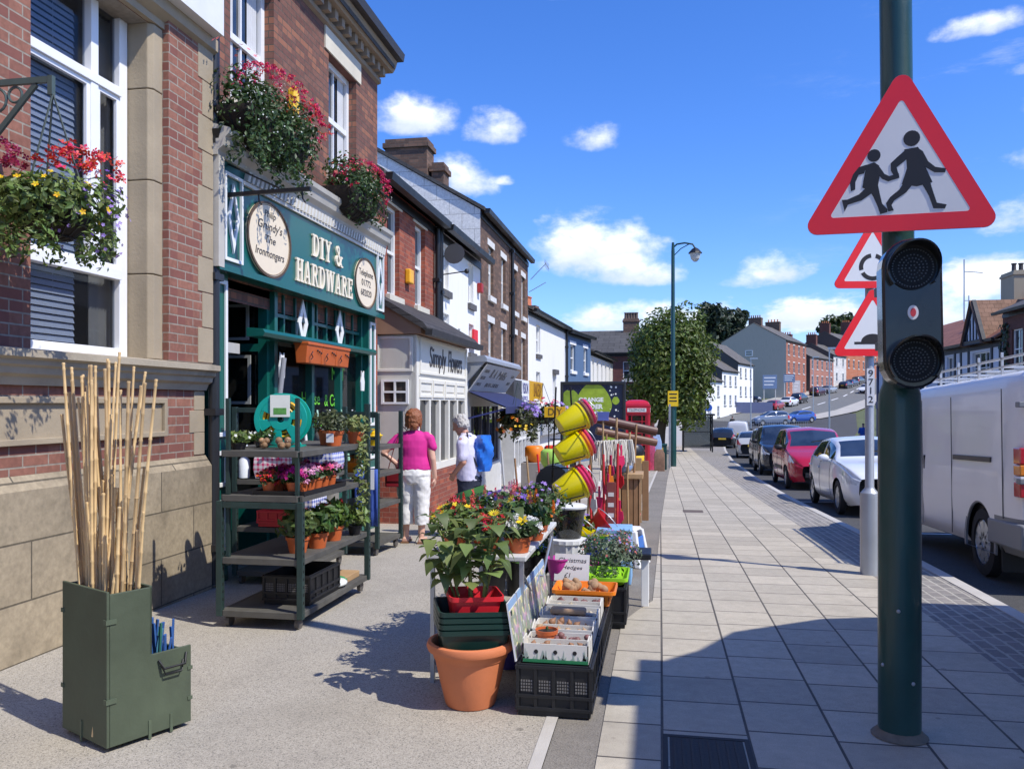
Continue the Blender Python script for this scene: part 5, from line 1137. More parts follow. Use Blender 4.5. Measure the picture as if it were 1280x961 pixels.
# ------------------------------------------------------------------ vehicles
TYRE = M((.012, .012, .013), .8, .1); RIM = M((.45, .46, .47), .3, .05, metal=.8); CGLASS = glass((.012, .016, .022), .02, 1.0, 'car'); DARKP = M((.015, .015, .017), .55)
def wheel(name, t, x, y, r, w=.2, lod=0, spokes=7):
    sx = 1 if x > 0 else -1; n = 28 if lod == 0 else 16
    def lx(prof): 
        m = MB(); m.loft([[(x+sx*d, y+rr*math.cos(2*math.pi*k/n), r+rr*math.sin(2*math.pi*k/n)) for k in range(n)] for rr, d in prof]); return m
    o = obj(name, lx([(r*.62, -w*.6), (r*.95, -w*.6), (r, -w*.5), (r, -.05), (r*.96, -.01), (r*.68, 0), (r*.64, -.03)]), TYRE, t, smooth=35)
    rm = lx([(r*.66, -.02), (r*.62, -.012), (r*.58, -.05), (r*.2, -.045), (r*.16, -.02), (.01, -.018)])
    if lod == 0:
        for k in range(spokes):
            a = 2*math.pi*k/spokes; c, s = math.cos(a), math.sin(a); q = Vector((0, c, s)); pq = Vector((0, -s, c)); ce = Vector((x-sx*.03, y, r))
            P = [ce+q*r*rr+pq*wd*e+Vector((sx*dd, 0, 0)) for rr, wd in ((.15, r*.11), (.6, r*.15)) for e, dd in ((-1, 0), (1, 0), (1, .016), (-1, .016))]
            rm.add(P, [(0,1,2,3),(7,6,5,4),(0,4,5,1),(1,5,6,2),(2,6,7,3),(3,7,4,0)])
    obj('rim', rm, RIM if lod == 0 else M((.3,.3,.3), .4), o, smooth=35)
    return o
def spline(tab, s):
    xs = [a for a, _ in tab]; i = max(0, min(len(xs)-2, next((k for k in range(len(xs)-1) if s <= xs[k+1]), len(xs)-2)))
    def sl(k):
        if k <= 0 or k >= len(tab)-1: return (tab[min(k+1, len(tab)-1)][1]-tab[max(k-1, 0)][1])/max(1e-6, tab[min(k+1, len(tab)-1)][0]-tab[max(k-1, 0)][0])
        a = (tab[k][1]-tab[k-1][1])/(tab[k][0]-tab[k-1][0]); b = (tab[k+1][1]-tab[k][1])/(tab[k+1][0]-tab[k][0]); return 0 if a*b <= 0 else 2*a*b/(a+b)
    (a, fa), (b, fb) = tab[i], tab[i+1]; h = b-a; t = max(0, min(1, (s-a)/h))
    return (2*t**3-3*t*t+1)*fa+(t**3-2*t*t+t)*h*sl(i)+(-2*t**3+3*t*t)*fb+(t**3-t*t)*h*sl(i+1)
KINDS_ = {  # length, width, then tables along the length (front = 0): top line, belt line, half-width factor; cowl, roof start, roof end, tail of glass; wheels; wheel radius
 'hatch': dict(L=4.2, W=1.76, top=[(0,.70),(.10,.80),(.5,.92),(1.15,1.02),(1.5,1.17),(2.0,1.38),(2.5,1.43),(3.2,1.40),(3.65,1.31),(4.0,1.02),(4.2,.75)], belt=[(0,.66),(.5,.86),(1.15,.95),(2.5,.96),(3.6,1.02),(4.0,.98),(4.2,.7)], plan=[(0,.74),(.12,.88),(.5,.96),(1.2,1),(3.2,1),(3.8,.95),(4.1,.86),(4.2,.72)], g=(1.2,1.95,3.3,3.95), sg=(1.45,3.45), wh=(.82,3.4), r=.32),
 'mpv': dict(L=4.28, W=1.75, top=[(0,.64),(.12,.80),(.5,.95),(.95,1.08),(1.4,1.32),(1.95,1.58),(2.5,1.64),(3.4,1.62),(3.9,1.50),(4.15,1.15),(4.28,.8)], belt=[(0,.6),(.5,.9),(1.0,1.02),(2.5,1.06),(3.8,1.10),(4.15,1.08),(4.28,.7)], plan=[(0,.6),(.12,.82),(.5,.94),(1.2,1),(3.4,1),(4.0,.95),(4.2,.86),(4.28,.74)], g=(1.02,1.9,3.75,4.14), sg=(1.25,3.85), wh=(.80,3.56), r=.31),
 'suv': dict(L=4.5, W=1.82, top=[(0,.78),(.12,.96),(.5,1.05),(1.2,1.14),(1.5,1.35),(1.95,1.68),(2.5,1.74),(3.6,1.72),(4.15,1.62),(4.4,1.25),(4.5,.9)], belt=[(0,.75),(.5,1.0),(1.2,1.08),(2.5,1.12),(4.0,1.15),(4.4,1.12),(4.5,.85)], plan=[(0,.7),(.12,.88),(.5,.97),(1.2,1),(3.8,1),(4.3,.95),(4.45,.88),(4.5,.8)], g=(1.22,1.9,4.1,4.4), sg=(1.45,4.05), wh=(.85,3.5), r=.36),
 'van': dict(L=4.0, W=1.72, top=[(0,.70),(.12,.86),(.45,.98),(.75,1.10),(1.1,1.45),(1.5,1.72),(2.0,1.80),(3.7,1.80),(3.92,1.74),(3.98,1.3),(4.0,.8)], belt=[(0,.65),(.45,.92),(.8,1.04),(2.5,1.08),(3.9,1.08),(3.98,1.0),(4.0,.7)], plan=[(0,.66),(.12,.86),(.5,.96),(1.0,1),(3.7,1),(3.95,.97),(4.0,.92)], g=(.78,1.45,3.9,3.97), sg=(.95,1.75), wh=(.75,3.2), r=.30)}
def car(name, label, kind, loc, rotz, col, lod=0, group=None, strip=None, rough=.28, cat='car'):
    """a car whose nose points to -Y when rotz is 0"""
    K = KINDS_[kind]; L, W = K['L'], K['W']; t = thing(name, label, cat, loc, rotz, group); t.rotation_euler = (math.atan((g(loc[1]+1)-g(loc[1]-1))/2*math.cos(rotz)), 0, rotz)
    ns = 84 if lod == 0 else 34; tc = [0, .10, .26, .44, .56, .62, .80, .86, 1.0] ; NT_ = 30 if lod == 0 else 14
    ps = paint(col, .22, .6, .03)
    def section(s):
        top, belt, pl = spline(K['top'], s), spline(K['belt'], s), spline(K['plan'], s)*W/2
        belt = min(belt, top-.02); zb = .19+.05*max(0, (0.4-s)/.4)+.08*max(0, (s-L+.4)/.4)
        house_ = max(0, min(1, (top-belt-.03)/.30)); we = pl*(.95-.17*house_)
        P = [(pl*.86, zb), (pl*.965, zb+.13), (pl, zb+(belt-zb)*.50), (pl*.99, zb+(belt-zb)*.8), (pl*.955, belt), (pl*.94-.0, belt+.015*house_), (we*.99+.0, top-.07*house_-.012), (we*.90, top-.022*house_-.004), (0, top+.012+.02*house_)]
        return P
    rows = []; ss = [L*(1-math.cos(math.pi*i/ns))/2*.35+L*i/ns*.65 for i in range(ns+1)]
    tt = [i/NT_ for i in range(NT_+1)]
    for s in ss:
        P = section(s); row = []
        for q in tt: row.append((spline([(a, p[0]) for a, p in zip(tc, P)], q), spline([(a, p[1]) for a, p in zip(tc, P)], q)))
        rows.append(row)
    r, wh = K['r'], K['wh']; ra = r*1.13
    m, n = ns+1, NT_+1
    V = np.zeros((m, n, 3))
    for i in range(m):
        for j in range(n): V[i, j] = (rows[i][j][0], ss[i]-L/2, rows[i][j][1])
    hs = L/ns*.75
    for yw in wh:
        for i in range(m):
            for j in range(n):
                if tt[j] > .46: continue
                dy, dz = V[i, j, 1]-(yw-L/2), V[i, j, 2]-r; d = math.hypot(dy, dz)
                if abs(d-ra) < hs and d > 1e-3 : V[i, j, 1] = yw-L/2+dy*ra/d; V[i, j, 2] = max(.16, r+dz*ra/d)
    bins = {'body': MB(), 'windscreen': MB(), 'rear_window': MB(), 'side_window': MB(), 'headlight': MB(), 'tail_light': MB()}
    sg0, sg1 = K['sg']; g0, g1, g2, g3 = K['g']; ex = {}
    for sx in (1, -1):
        out = {k: [] for k in bins}
        for i in range(ns):
            sc_ = (ss[i]+ss[i+1])/2
            for j in range(NT_):
                c = (V[i, j]+V[i+1, j]+V[i, j+1]+V[i+1, j+1])/4; q = (tt[j]+tt[j+1])/2
                if any(math.hypot(c[1]-(yw-L/2), c[2]-r) < ra*.985 for yw in wh) and q < .45: continue
                ho = spline(K['top'], sc_)-spline(K['belt'], sc_)
                k = 'body'
                if .63 < q < .79 and sg0 < sc_ < sg1 and ho > .12 and (kind == 'van' or abs(sc_-(sg0+sg1)/2+.05) > .045): k = 'side_window'
                elif q > .855 and g0+.08 < sc_ < g1-.04: k = 'windscreen'
                elif q > .84 and g2+.06 < sc_ < g3 and c[2] > .95: k = 'rear_window'
                elif .3 < q < .60 and sc_ < .52 and c[2] > .60+(.12 if kind in ('suv','mpv') else 0) and c[0] > W*.27: k = 'headlight'
                elif .3 < q < .66 and sc_ > L-.34 and .72 < c[2] < 1.12 and c[0] > W*.28: k = 'tail_light'
                out[k].append((i, j))
        for k, fl in out.items():
            ids = {}; mb = bins[k]
            def vid(i, j):
                if (i, j) not in ids: ids[(i, j)] = len(mb.v); p = V[i, j]; mb.v.append((sx*p[0], p[1], p[2]))
                return ids[(i, j)]
            for i, j in fl:
                f = (vid(i, j), vid(i, j+1), vid(i+1, j+1), vid(i+1, j)); mb.f.append(f if sx > 0 else f[::-1]); mb.mi.append(0)
            if k in ('side_window', 'headlight', 'tail_light') and fl:
                obj(k, mb, {'side_window': CGLASS, 'headlight': M((.55,.57,.58), .08, .25, 25, coat=1), 'tail_light': M((.45,.01,.015), .12, .05, coat=.8)}[k], t, fix=False, smooth=50); bins[k] = MB()
    b = bins['body']; bd = obj('body', b, ps, t, fix=False, smooth=42)
    w = bpy.data.objects[bd.name].modifiers.new('weld', 'WELD'); w.merge_threshold = .002
    if bins['windscreen'].v: obj('windscreen', bins['windscreen'], CGLASS, t, fix=False, smooth=60)
    if bins['rear_window'].v: obj('rear_window', bins['rear_window'], CGLASS, t, fix=False, smooth=60)
    u = MB().box(-W*.40, W*.40, -L/2+.4, L/2-.4, .2, .55)
    for yw in wh: u.box(-W*.425, W*.425, yw-L/2-ra*1.03, yw-L/2+ra*1.03, .22, r*2.2)
    # keep the arch boxes inside the skin
    obj('underbody', u, DARKP, t)
    for yw in wh:
        for sx in (1, -1): wheel('wheel', t, sx*W*.49, yw-L/2, r, lod=lod)
    if lod == 0:
        for sx in (1, -1):
            mr = MB().ball((sx*(W/2+.09), sg0+.05-L/2, spline(K['belt'], 1.5)+.07), (.11, .06, .075), 12, 8); mr.bar((sx*(W/2-.08), sg0+.08-L/2, spline(K['belt'], 1.5)+.03), (sx*(W/2+.04), sg0+.06-L/2, spline(K['belt'], 1.5)+.05), .04); obj('mirror', mr, ps if kind == 'hatch' else DARKP, t, smooth=50)
            hb = MB()
            for yh in (2.1, 3.0): hb.box(sx*W/2*.985, sx*(W/2+.018), yh+.35-L/2, yh+.53-L/2, spline(K['belt'], yh)-.16, spline(K['belt'], yh)-.125)
            obj('door_handle', hb, ps, t, bevel=.008)
            sm = MB()
            for yh in (1.42, 2.45, 3.4):
                P2 = [(spline([(a, p[0]) for a, p in zip(tc, section(yh))], q), spline([(a, p[1]) for a, p in zip(tc, section(yh))], q)) for q in np.linspace(.1, .55, 10)]
                sm.tube([(sx*(a+.0005), yh-L/2, c) for a, c in P2], .004, 4)
            obj('door_seam', sm, DARKP, t)
            if strip: sp_ = MB().box(sx*(W/2-.01), sx*(W/2+.012), 1.35-L/2, 3.0-L/2, .5, .6); obj('side_strip', sp_, DARKP, t, bevel=.006)
        gr = MB().box(-W*.26, W*.26, -L/2-.012, -L/2+.2, .34, .46); gr.box(-W*.2, W*.2, -L/2-.006, -L/2+.2, .60, .68); obj('grille', gr, DARKP, t, bevel=.01)
        wp = MB().bar((-.1, g0+.22-L/2, spline(K['top'], g0+.22)+.03), (.45, g0+.36-L/2, spline(K['top'], g0+.36)+.03), .016); obj('wiper', wp, DARKP, t)
    pl = MB().box(-.26, .26, -L/2-.018, -L/2, .47, .57); obj('front_plate', pl, M((.75,.75,.72), .5), t)
    zt = .62 if kind != 'van' else .8
    pl = MB().box(-.26, .26, L/2-.03, L/2+.018, zt, zt+.11); obj('rear_plate', pl, M((.75,.52,.05), .5), t)
    return t
RZ = -.115
def at_road(x, y, dz=0): return (x, y, g(y)+RZ)
car('parked_car', 'white hatchback parked at the kerb behind the grey sign post', 'hatch', at_road(4.10, 17.5), 0, (.72, .73, .74))
car('parked_car', 'red people carrier with dark side strips, parked between the white hatchback and the dark off-roader', 'mpv', at_road(4.2, 24.6), R(-1), (.42, .008, .03), strip=1)
car('parked_car', 'near-black tall off-roader parked behind the red people carrier', 'suv', at_road(4.38, 31.6), R(-2), (.018, .022, .032))
car('parked_car', 'dark grey hatchback tucked behind the off-roader at the kerb', 'mpv', at_road(4.75, 37.3), R(-3), (.02, .024, .024), lod=1)
car('parked_car', 'silver hatchback seen from behind, last of the kerb-side row', 'hatch', at_road(5.0, 47.2), R(175), (.42, .43, .44))
car('small_van', 'small white van with a ladder on top, seen from the back past the silver car', 'van', at_road(6.1, 67.5), R(172), (.72, .72, .71), cat='van')
car('parked_car', 'dark car standing just ahead of the small white van', 'hatch', at_road(4.6, 62.0), R(172), (.02, .022, .026), lod=1)
FARC = [('car', 'blue car crossing the far junction', 'hatch', (16.2, 103), -60, (.03, .09, .35)), ('car', 'grey-blue car behind the railing at the junction', 'mpv', (12.5, 99), -70, (.16, .2, .28)),
 ('car', 'dark red car at the bottom of the far hill', 'hatch', (16.2, 123), 153, (.30, .02, .03)), ('car', 'white car behind the dark red one on the far hill', 'hatch', (19.2, 130), 153, (.7, .7, .7)), ('car', 'black car third in the row up the far hill', 'mpv', (21.6, 136), 153, (.02, .02, .022)),
 ('car', 'navy car in the forecourt of the grey gabled house', 'suv', (13.6, 136), 80, (.02, .03, .06)), ('car', 'silver-blue car on the left of the forecourt', 'hatch', (10.6, 130), 85, (.3, .36, .45)),
 ('car', 'dark maroon car parked halfway up the far street', 'mpv', (27.2, 152), 148, (.05, .02, .035)), ('car', 'grey car parked behind the maroon one', 'hatch', (30.2, 158), 148, (.3, .31, .33)),
 ('car', 'black car below the top terrace', 'hatch', (35.8, 171), 150, (.02, .02, .025)), ('car', 'dark blue car higher in the far row', 'hatch', (38.2, 177), 150, (.03, .04, .09)), ('car', 'slate grey car near the top of the far row', 'mpv', (41.0, 184), 150, (.07, .075, .08)), ('car', 'last dark car at the top of the far row', 'hatch', (44.0, 191), 150, (.03, .03, .05)),
 ('car', 'white car driving down the far hill', 'mpv', (36.5, 158), -28, (.72, .72, .72))]
for k, (n_, lb, kd, (x, y), rz, c) in enumerate(FARC): car('distant_car', lb, kd, (x, y, g(y)-.085 if y > 104 else g(y)-.11), R(rz), c, lod=1, group='cars on and beside the far road')

# the white panel van at the right edge
def panel_van():
    t = thing('panel_van', 'big white panel van with a ladder rack, cut by the right edge', 'van', (4.26, 10.8, g(10.8)+RZ), R(0)); t.scale = (1, 1, 1.07); t.rotation_euler = (R(-2.0), 0, 0)
    WP = M((.82, .80, .765), .36, .04, 2, coat=.25); L, W, H = 4.85, 1.95, 1.98; GREYP = M((.20, .205, .21), .5, .08)
    # nose points +Y; the rear faces the viewer
    tab = [(-2.42, .86), (-2.40, .93), (-2.3, .97), (-1.9, 1), (1.2, 1), (1.9, .97), (2.2, .88), (2.42, .70)]
    topt = [(-2.42, 1.80), (-2.38, 1.93), (-2.2, 1.98), (.9, 1.98), (1.15, 1.93), (1.75, 1.30), (1.85, 1.18), (2.3, 1.0), (2.42, .8)]
    def sec(y):
        w = spline(tab, y)*W/2; tp = spline(topt, y); k = max(0, min(1, (tp-1.2)/.7)); zb = .30
        return [(w*.93, zb), (w*.985, .42), (w, .75), (w*.995, 1.05), (w*.985, 1.15), (w*(.985-.02*k), tp*.5+.6 if tp > 1.3 else tp-.05), (w*(.96-.04*k), tp-.10*k), (w*(.90-.05*k), tp-.03*k), (w*.6, tp), (0, tp+.02)]
    ns, nt = 90, 36; tc = [0, .08, .25, .4, .46, .7, .82, .88, .93, 1]; tt = [i/nt for i in range(nt+1)]
    ys = [-L/2+L*i/ns for i in range(ns+1)]; r = .335; ra = .40; wh = (-1.42, 1.5)
    V = np.zeros((ns+1, nt+1, 3))
    for i, y in enumerate(ys):
        P = sec(y)
        for j, q in enumerate(tt): V[i, j] = (spline([(a, p[0]) for a, p in zip(tc, P)], q), y, spline([(a, p[1]) for a, p in zip(tc, P)], q))
    for yw in wh:
        for i in range(ns+1):
            for j in range(nt+1):
                if tt[j] > .5: continue
                dy, dz = V[i,j,1]-yw, V[i,j,2]-r; d = math.hypot(dy, dz)
                if abs(d-ra) < .04: V[i,j,1] = yw+dy*ra/d; V[i,j,2] = r+dz*ra/d
    b = MB(); gl = {1: MB(), -1: MB()}; ws = MB(); bump = MB()
    for sx in (1, -1):
        for i in range(ns):
            for j in range(nt):
                q4 = [V[i,j], V[i,j+1], V[i+1,j+1], V[i+1,j]]; c = sum(q4)/4
                if any(math.hypot(c[1]-yw, c[2]-r) < ra*.985 for yw in wh) and tt[j] < .5: continue
                tgt = b
                if .62 < c[1] < 1.45 and 1.2 < c[2] < 1.72 and tt[j] < .82 and c[2] < spline(topt, c[1])-.16: tgt = gl[sx]
                elif tt[j] >= .84 and 1.2 < c[1] < 1.72: tgt = ws
                elif c[2] < .62 and c[1] < -1.85: tgt = bump
                P = [(sx*p[0], p[1], p[2]) for p in (q4 if sx < 0 else q4[::-1])]
                tgt.add(P, [(0,1,2,3)])
    # rear end
    re = [V[0, j] for j in range(nt+1)]
    b.add([(p[0], p[1], p[2]) for p in re]+[(-p[0], p[1], p[2]) for p in re[::-1]], [tuple(range(2*(nt+1)))])
    fe = [V[ns, j] for j in range(nt+1)]; b.add([(p[0], p[1], p[2]) for p in fe]+[(-p[0], p[1], p[2]) for p in fe[::-1]], [tuple(range(2*(nt+1)))[::-1]])
    bd = obj('body', b, WP, t, smooth=35, merge=.0015)
    for sx in (1, -1): obj('side_window', gl[sx], CGLASS, t, smooth=60, merge=.001)
    obj('windscreen', ws, CGLASS, t, smooth=60, merge=.001)
    bp = MB(); bp.join(bump); bp.box(-W*.47, W*.47, -L/2-.10, -L/2+.12, .36, .58)
    for sx in (-1, 1): bp.box(sx*W*.47, sx*W*.505, -L/2-.06, -L/2+.75, .37, .60)
    obj('rear_bumper', bp, GREYP, t, bevel=.02)
    u = MB().box(-W*.44, W*.44, -L/2+.1, L/2-.1, .28, .6)
    for yw in wh: u.box(-W*.46, W*.46, yw-.42, yw+.42, .4, .78)
    obj('underbody', u, DARKP, t)
    for yw in wh:
        for sx in (1, -1): wheel('wheel', t, sx*W*.485, yw, r, .22, 0, 9)
    for sx in (1, -1):
        a = MB().ring([(yw_+.43*math.cos(R(a_)), r+.43*math.sin(R(a_))) for yw_ in (-1.42,) for a_ in range(-10, 191, 10)]+[(-1.42-.43, .27), (-1.42+.43, .27)], [(-1.42+.385*math.cos(R(a_)), r+.385*math.sin(R(a_))) for a_ in range(-10, 191, 10)]+[(-1.42-.385, .27), (-1.42+.385, .27)], .02, (sx*W*.487, 0, 0), (0,1,0), (0,0,1), (sx,0,0)); obj('arch_lip', a, GREYP, t)
        mf = MB().box(sx*W*.36, sx*W*.48, -1.42-.50, -1.42-.48, .12, .5); obj('mud_flap', mf, DARKP, t)
        # seams, handle rail, door handles, light cluster, hinges
        X = sx*(W/2*.997+.001)
        for y, z0, z1 in ((-.62, .34, 1.78), (.45, .34, 1.78), (-2.05, .62, 1.8)): obj('door_seam', MB().box(X-.004, X+.003, y-.006, y+.006, z0, z1), M((.10,.10,.10), .6), t)
        rl = MB().box(X-.005, X+.022, -1.75, -.66, 1.12, 1.17); obj('door_rail', rl, M((.05,.045,.04), .5), t, bevel=.006)
        hd = MB().box(X-.005, X+.03, .50, .535, .98, 1.14); hd.box(X-.005, X+.03, .37, .405, .98, 1.14); obj('door_handle', hd, DARKP, t, bevel=.008)
        lc = MB(); 
        for z0, z1, mi in ((.83, .97, 0), (.97, 1.02, 2), (1.02, 1.12, 1), (1.12, 1.27, 0)):
            lc.cur = mi; lc.box(sx*W*.40, sx*W*.496, -L/2-.012, -L/2+.14, z0+.003, z1-.003)
        obj('tail_light', lc, [M((.50,.012,.02), .1, .05, coat=1), M((.75,.22,.01), .1, .05, coat=1), M((.7,.7,.7), .1, .05, coat=1)], t, bevel=.01)
        hg = MB()
        for z in (.95, 1.62): hg.box(sx*W*.42, sx*W*.50, -L/2-.03, -L/2+.06, z, z+.05)
        obj('hinge', hg, GREYP, t, bevel=.008)
    rd = MB().box(-.008, .008, -L/2-.006, -L/2+.02, .62, 1.9); rd.box(-W*.38, -W*.375, -L/2-.005, -L/2+.02, .62, 1.85); rd.box(W*.375, W*.38, -L/2-.005, -L/2+.02, .62, 1.85); obj('rear_door_seam', rd, M((.1,.1,.1), .6), t)
    rw = MB().box(-.72, -.10, -L/2-.008, -L/2+.02, 1.25, 1.72); rw.box(.10, .72, -L/2-.008, -L/2+.02, 1.25, 1.72); obj('rear_window', rw, CGLASS, t, bevel=.01)
    pl = MB().box(-.26, .26, -L/2-.115, -L/2-.1, .42, .53); obj('rear_plate', pl, M((.75,.52,.05), .5), t)
    # roof rack
    rk = MB()
    for x in (-.80, .80):
        rk.bar((x, -2.25, 2.11), (x, .95, 2.11), .022); rk.bar((x, -2.25, 2.03), (x, .95, 2.03), .016)
        for y in np.linspace(-2.25, .9, 6): rk.bar((x, y, 1.90), (x, y, 2.17), .022)
    for y in np.linspace(-2.25, .9, 6): rk.bar((-.8, y, 2.03), (.8, y, 2.03), .022)
    for x in (-.4, 0, .4): rk.bar((x, -2.25, 2.04), (x, .9, 2.04), .016)
    obj('roof_rack', rk, M((.55,.56,.57), .35, .1, metal=.6), t)
    ld = MB()
    ldt = thing('ladder', 'aluminium ladder lying on the roof rack of the white van', 'ladder', (4.55, 10.6, g(10.8)+RZ+2.25))
    for x in (-.2, .2): ld.bar((x, -2.1, 0), (x, 1.5, 0), .03, .06)
    for k in range(13): ld.bar((-.2, -2.0+k*.28, 0), (.2, -2.0+k*.28, 0), .025)
    obj('rails', ld, M((.6,.61,.62), .3, metal=.8), ldt)
panel_van()
# delivery lorry standing behind the viewer's right shoulder; its shadow lies over the slabs
t = thing('delivery_lorry', 'tall white delivery lorry whose shadow falls over the near paving', 'lorry', (4.15, 0, RZ))
WP = M((.66,.66,.65), .3, .05, 2, coat=.3); x0, x1 = -1.15, 1.15
obj('box_body', MB().box(x0, x1, -4.5, 4.02, 1.0, 4.46), WP, t, bevel=.03)
cb = MB().prism([(4.06, .5), (4.06, 4.3), (4.42, 3.98), (5.06, 3.6), (5.86, 2.64), (6.2, 1.98), (6.55, 1.75), (6.95, 1.5), (7.0, .45)], 2.24, (x0+.03, 0, 0), (0,1,0), (0,0,1), (1,0,0)); co = obj('cab', cb, M((.55,.56,.58), .3, .05, coat=.5), t, bevel=.04)
ws = MB().add([(x0+.2, 5.12, 3.56), (x1-.2, 5.12, 3.56), (x1-.2, 5.84, 2.70), (x0+.2, 5.84, 2.70)], [(0,1,2,3)]); ws = MB().join(ws, Matrix.Translation((0, .012, .012))); obj('windscreen', ws, CGLASS, co)
sw = MB()
for x in (x0+.025, x1-.045+.02): sw.box(x-.012, x+.012, 4.5, 5.3, 2.2, 3.1)
obj('side_window', sw, CGLASS, co)
ch = MB().box(-.5, .5, -4.4, 6.6, .6, .98); obj('chassis', ch, DARKP, t)
for y in (-3.0, -1.9, 5.6):
    for x in (-1.12, 1.12): wheel('wheel', t, x, y, .48, .28, 1)
# ------------------------------------------------------------------ trees
def leaf_cloud(mb, c, rad, n, size, seed, shell=.55, flat=.0, noise=.35):
    rr = random.Random(seed); lob = [(Vector((rr.gauss(0,1), rr.gauss(0,1), rr.gauss(0,1))).normalized(), rr.uniform(.4, 1)) for _ in range(9)]
    k = 0
    while k < n:
        d = Vector((rr.gauss(0,1), rr.gauss(0,1), rr.gauss(0,1))).normalized()
        bump = 1+noise*(max((d.dot(l)*w for l, w in lob))-.55)
        rd = bump*(shell+(1-shell)*rr.random()**.5)
        p = Vector((c[0]+d.x*rad[0]*rd, c[1]+d.y*rad[1]*rd, c[2]+d.z*rad[2]*rd))
        nrm = (d+Vector((rr.gauss(0,.6), rr.gauss(0,.6), rr.gauss(0,.6)+.35))).normalized(); u = nrm.orthogonal().normalized(); a = rr.uniform(0, 6.28); v = nrm.cross(u)
        e1 = u*math.cos(a)+v*math.sin(a); e2 = nrm.cross(e1); s = size*rr.uniform(.6, 1.3)
        mb.v += [tuple(p-e1*s), tuple(p-e2*s*.5+nrm*s*.12), tuple(p+e1*s), tuple(p+e2*s*.5+nrm*s*.12)]; o = len(mb.v)-4; mb.f.append((o, o+1, o+2, o+3)); mb.mi.append(0); k += 1
def tree(label, loc, h, rad, clumps, n, size, col, trunk_h, seed, name='tree', lean=(0,0), group=None):
    t = thing(name, label, 'tree', loc, 0, group); rr = random.Random(seed); tr = MB(); cr = MB(); cz = h-rad[2]; r0 = .03*h+.02
    top = Vector((lean[0], lean[1], h*.8)); tr.tube([(0,0,-.4), (lean[0]*.2, lean[1]*.2, trunk_h*.6), (lean[0]*.6, lean[1]*.6, trunk_h*1.3), tuple(top)], [r0*1.25, r0, r0*.7, .02], 9)
    cc = []
    for k in range(clumps):
        a = 2.4*k+rr.uniform(-.4, .4); zz = -.85+1.75*(k+.5)/clumps; q = math.sqrt(max(0, 1-zz*zz))*rr.uniform(.55, .95)
        c = Vector((lean[0]+math.cos(a)*q*rad[0]*.72, lean[1]+math.sin(a)*q*rad[1]*.72, cz+zz*rad[2]*.74)); cc.append(c)
        st = Vector((lean[0]*.5, lean[1]*.5, trunk_h*rr.uniform(.8, 1.5))); tr.tube([tuple(st), tuple((st+c)/2+Vector((0,0,.2))), tuple(c)], [r0*.4, r0*.22, .012], 6)
        f = rr.uniform(.36, .52); leaf_cloud(cr, c, (rad[0]*f, rad[1]*f, rad[2]*f*.85), n//clumps, size, seed*31+k, .35)
    obj('trunk', tr, M((.05, .04, .03), .9, .3, 8, .5, 30), t, smooth=60); obj('crown', cr, leafm(col, .45, .5, .3), t, fix=False)
    return t
tree('big round leafy green tree by the lamp column', (-.1, 48, g(48)), 8.35, (2.75, 2.7, 3.55), 40, 22000, .14, (.10, .142, .021), 2.2, 11, 'leafy_tree', (.75, 0))
tree('dark pine, left one of the pair above the cottages', (10.2, 172, 4), 18.5, (4.0, 4, 5.5), 13, 1500, .75, (.035, .055, .028), 8, 21, 'pine_tree', (0, 0), 'pines behind the grey gable')
tree('dark pine, right one of the pair above the cottages', (14.8, 178, 4), 18, (3.6, 4, 4.2), 10, 1200, .75, (.035, .055, .028), 8, 22, 'pine_tree', (0, 0), 'pines behind the grey gable')
tree('round tree showing over the far terrace roofs', (46, 228, 9), 16.5, (6.5, 6, 5.5), 14, 2200, .7, (.045, .07, .016), 5, 23, 'round_tree')
for k, (x, y, h_, lb) in enumerate(((70, 300, 12, 'hazy small tree at the far top of the hill'), (-14, 120, 9, 'bushy tree hidden low behind the brick house'), (30, 92, 7, 'small green tree at the right of the junction'))):
    tree(lb, (x, y, g(y)), h_, (3.5, 3.5, h_*.4), 10, 1000, .45, (.05, .075, .02), 2, 40+k, 'distant_tree')
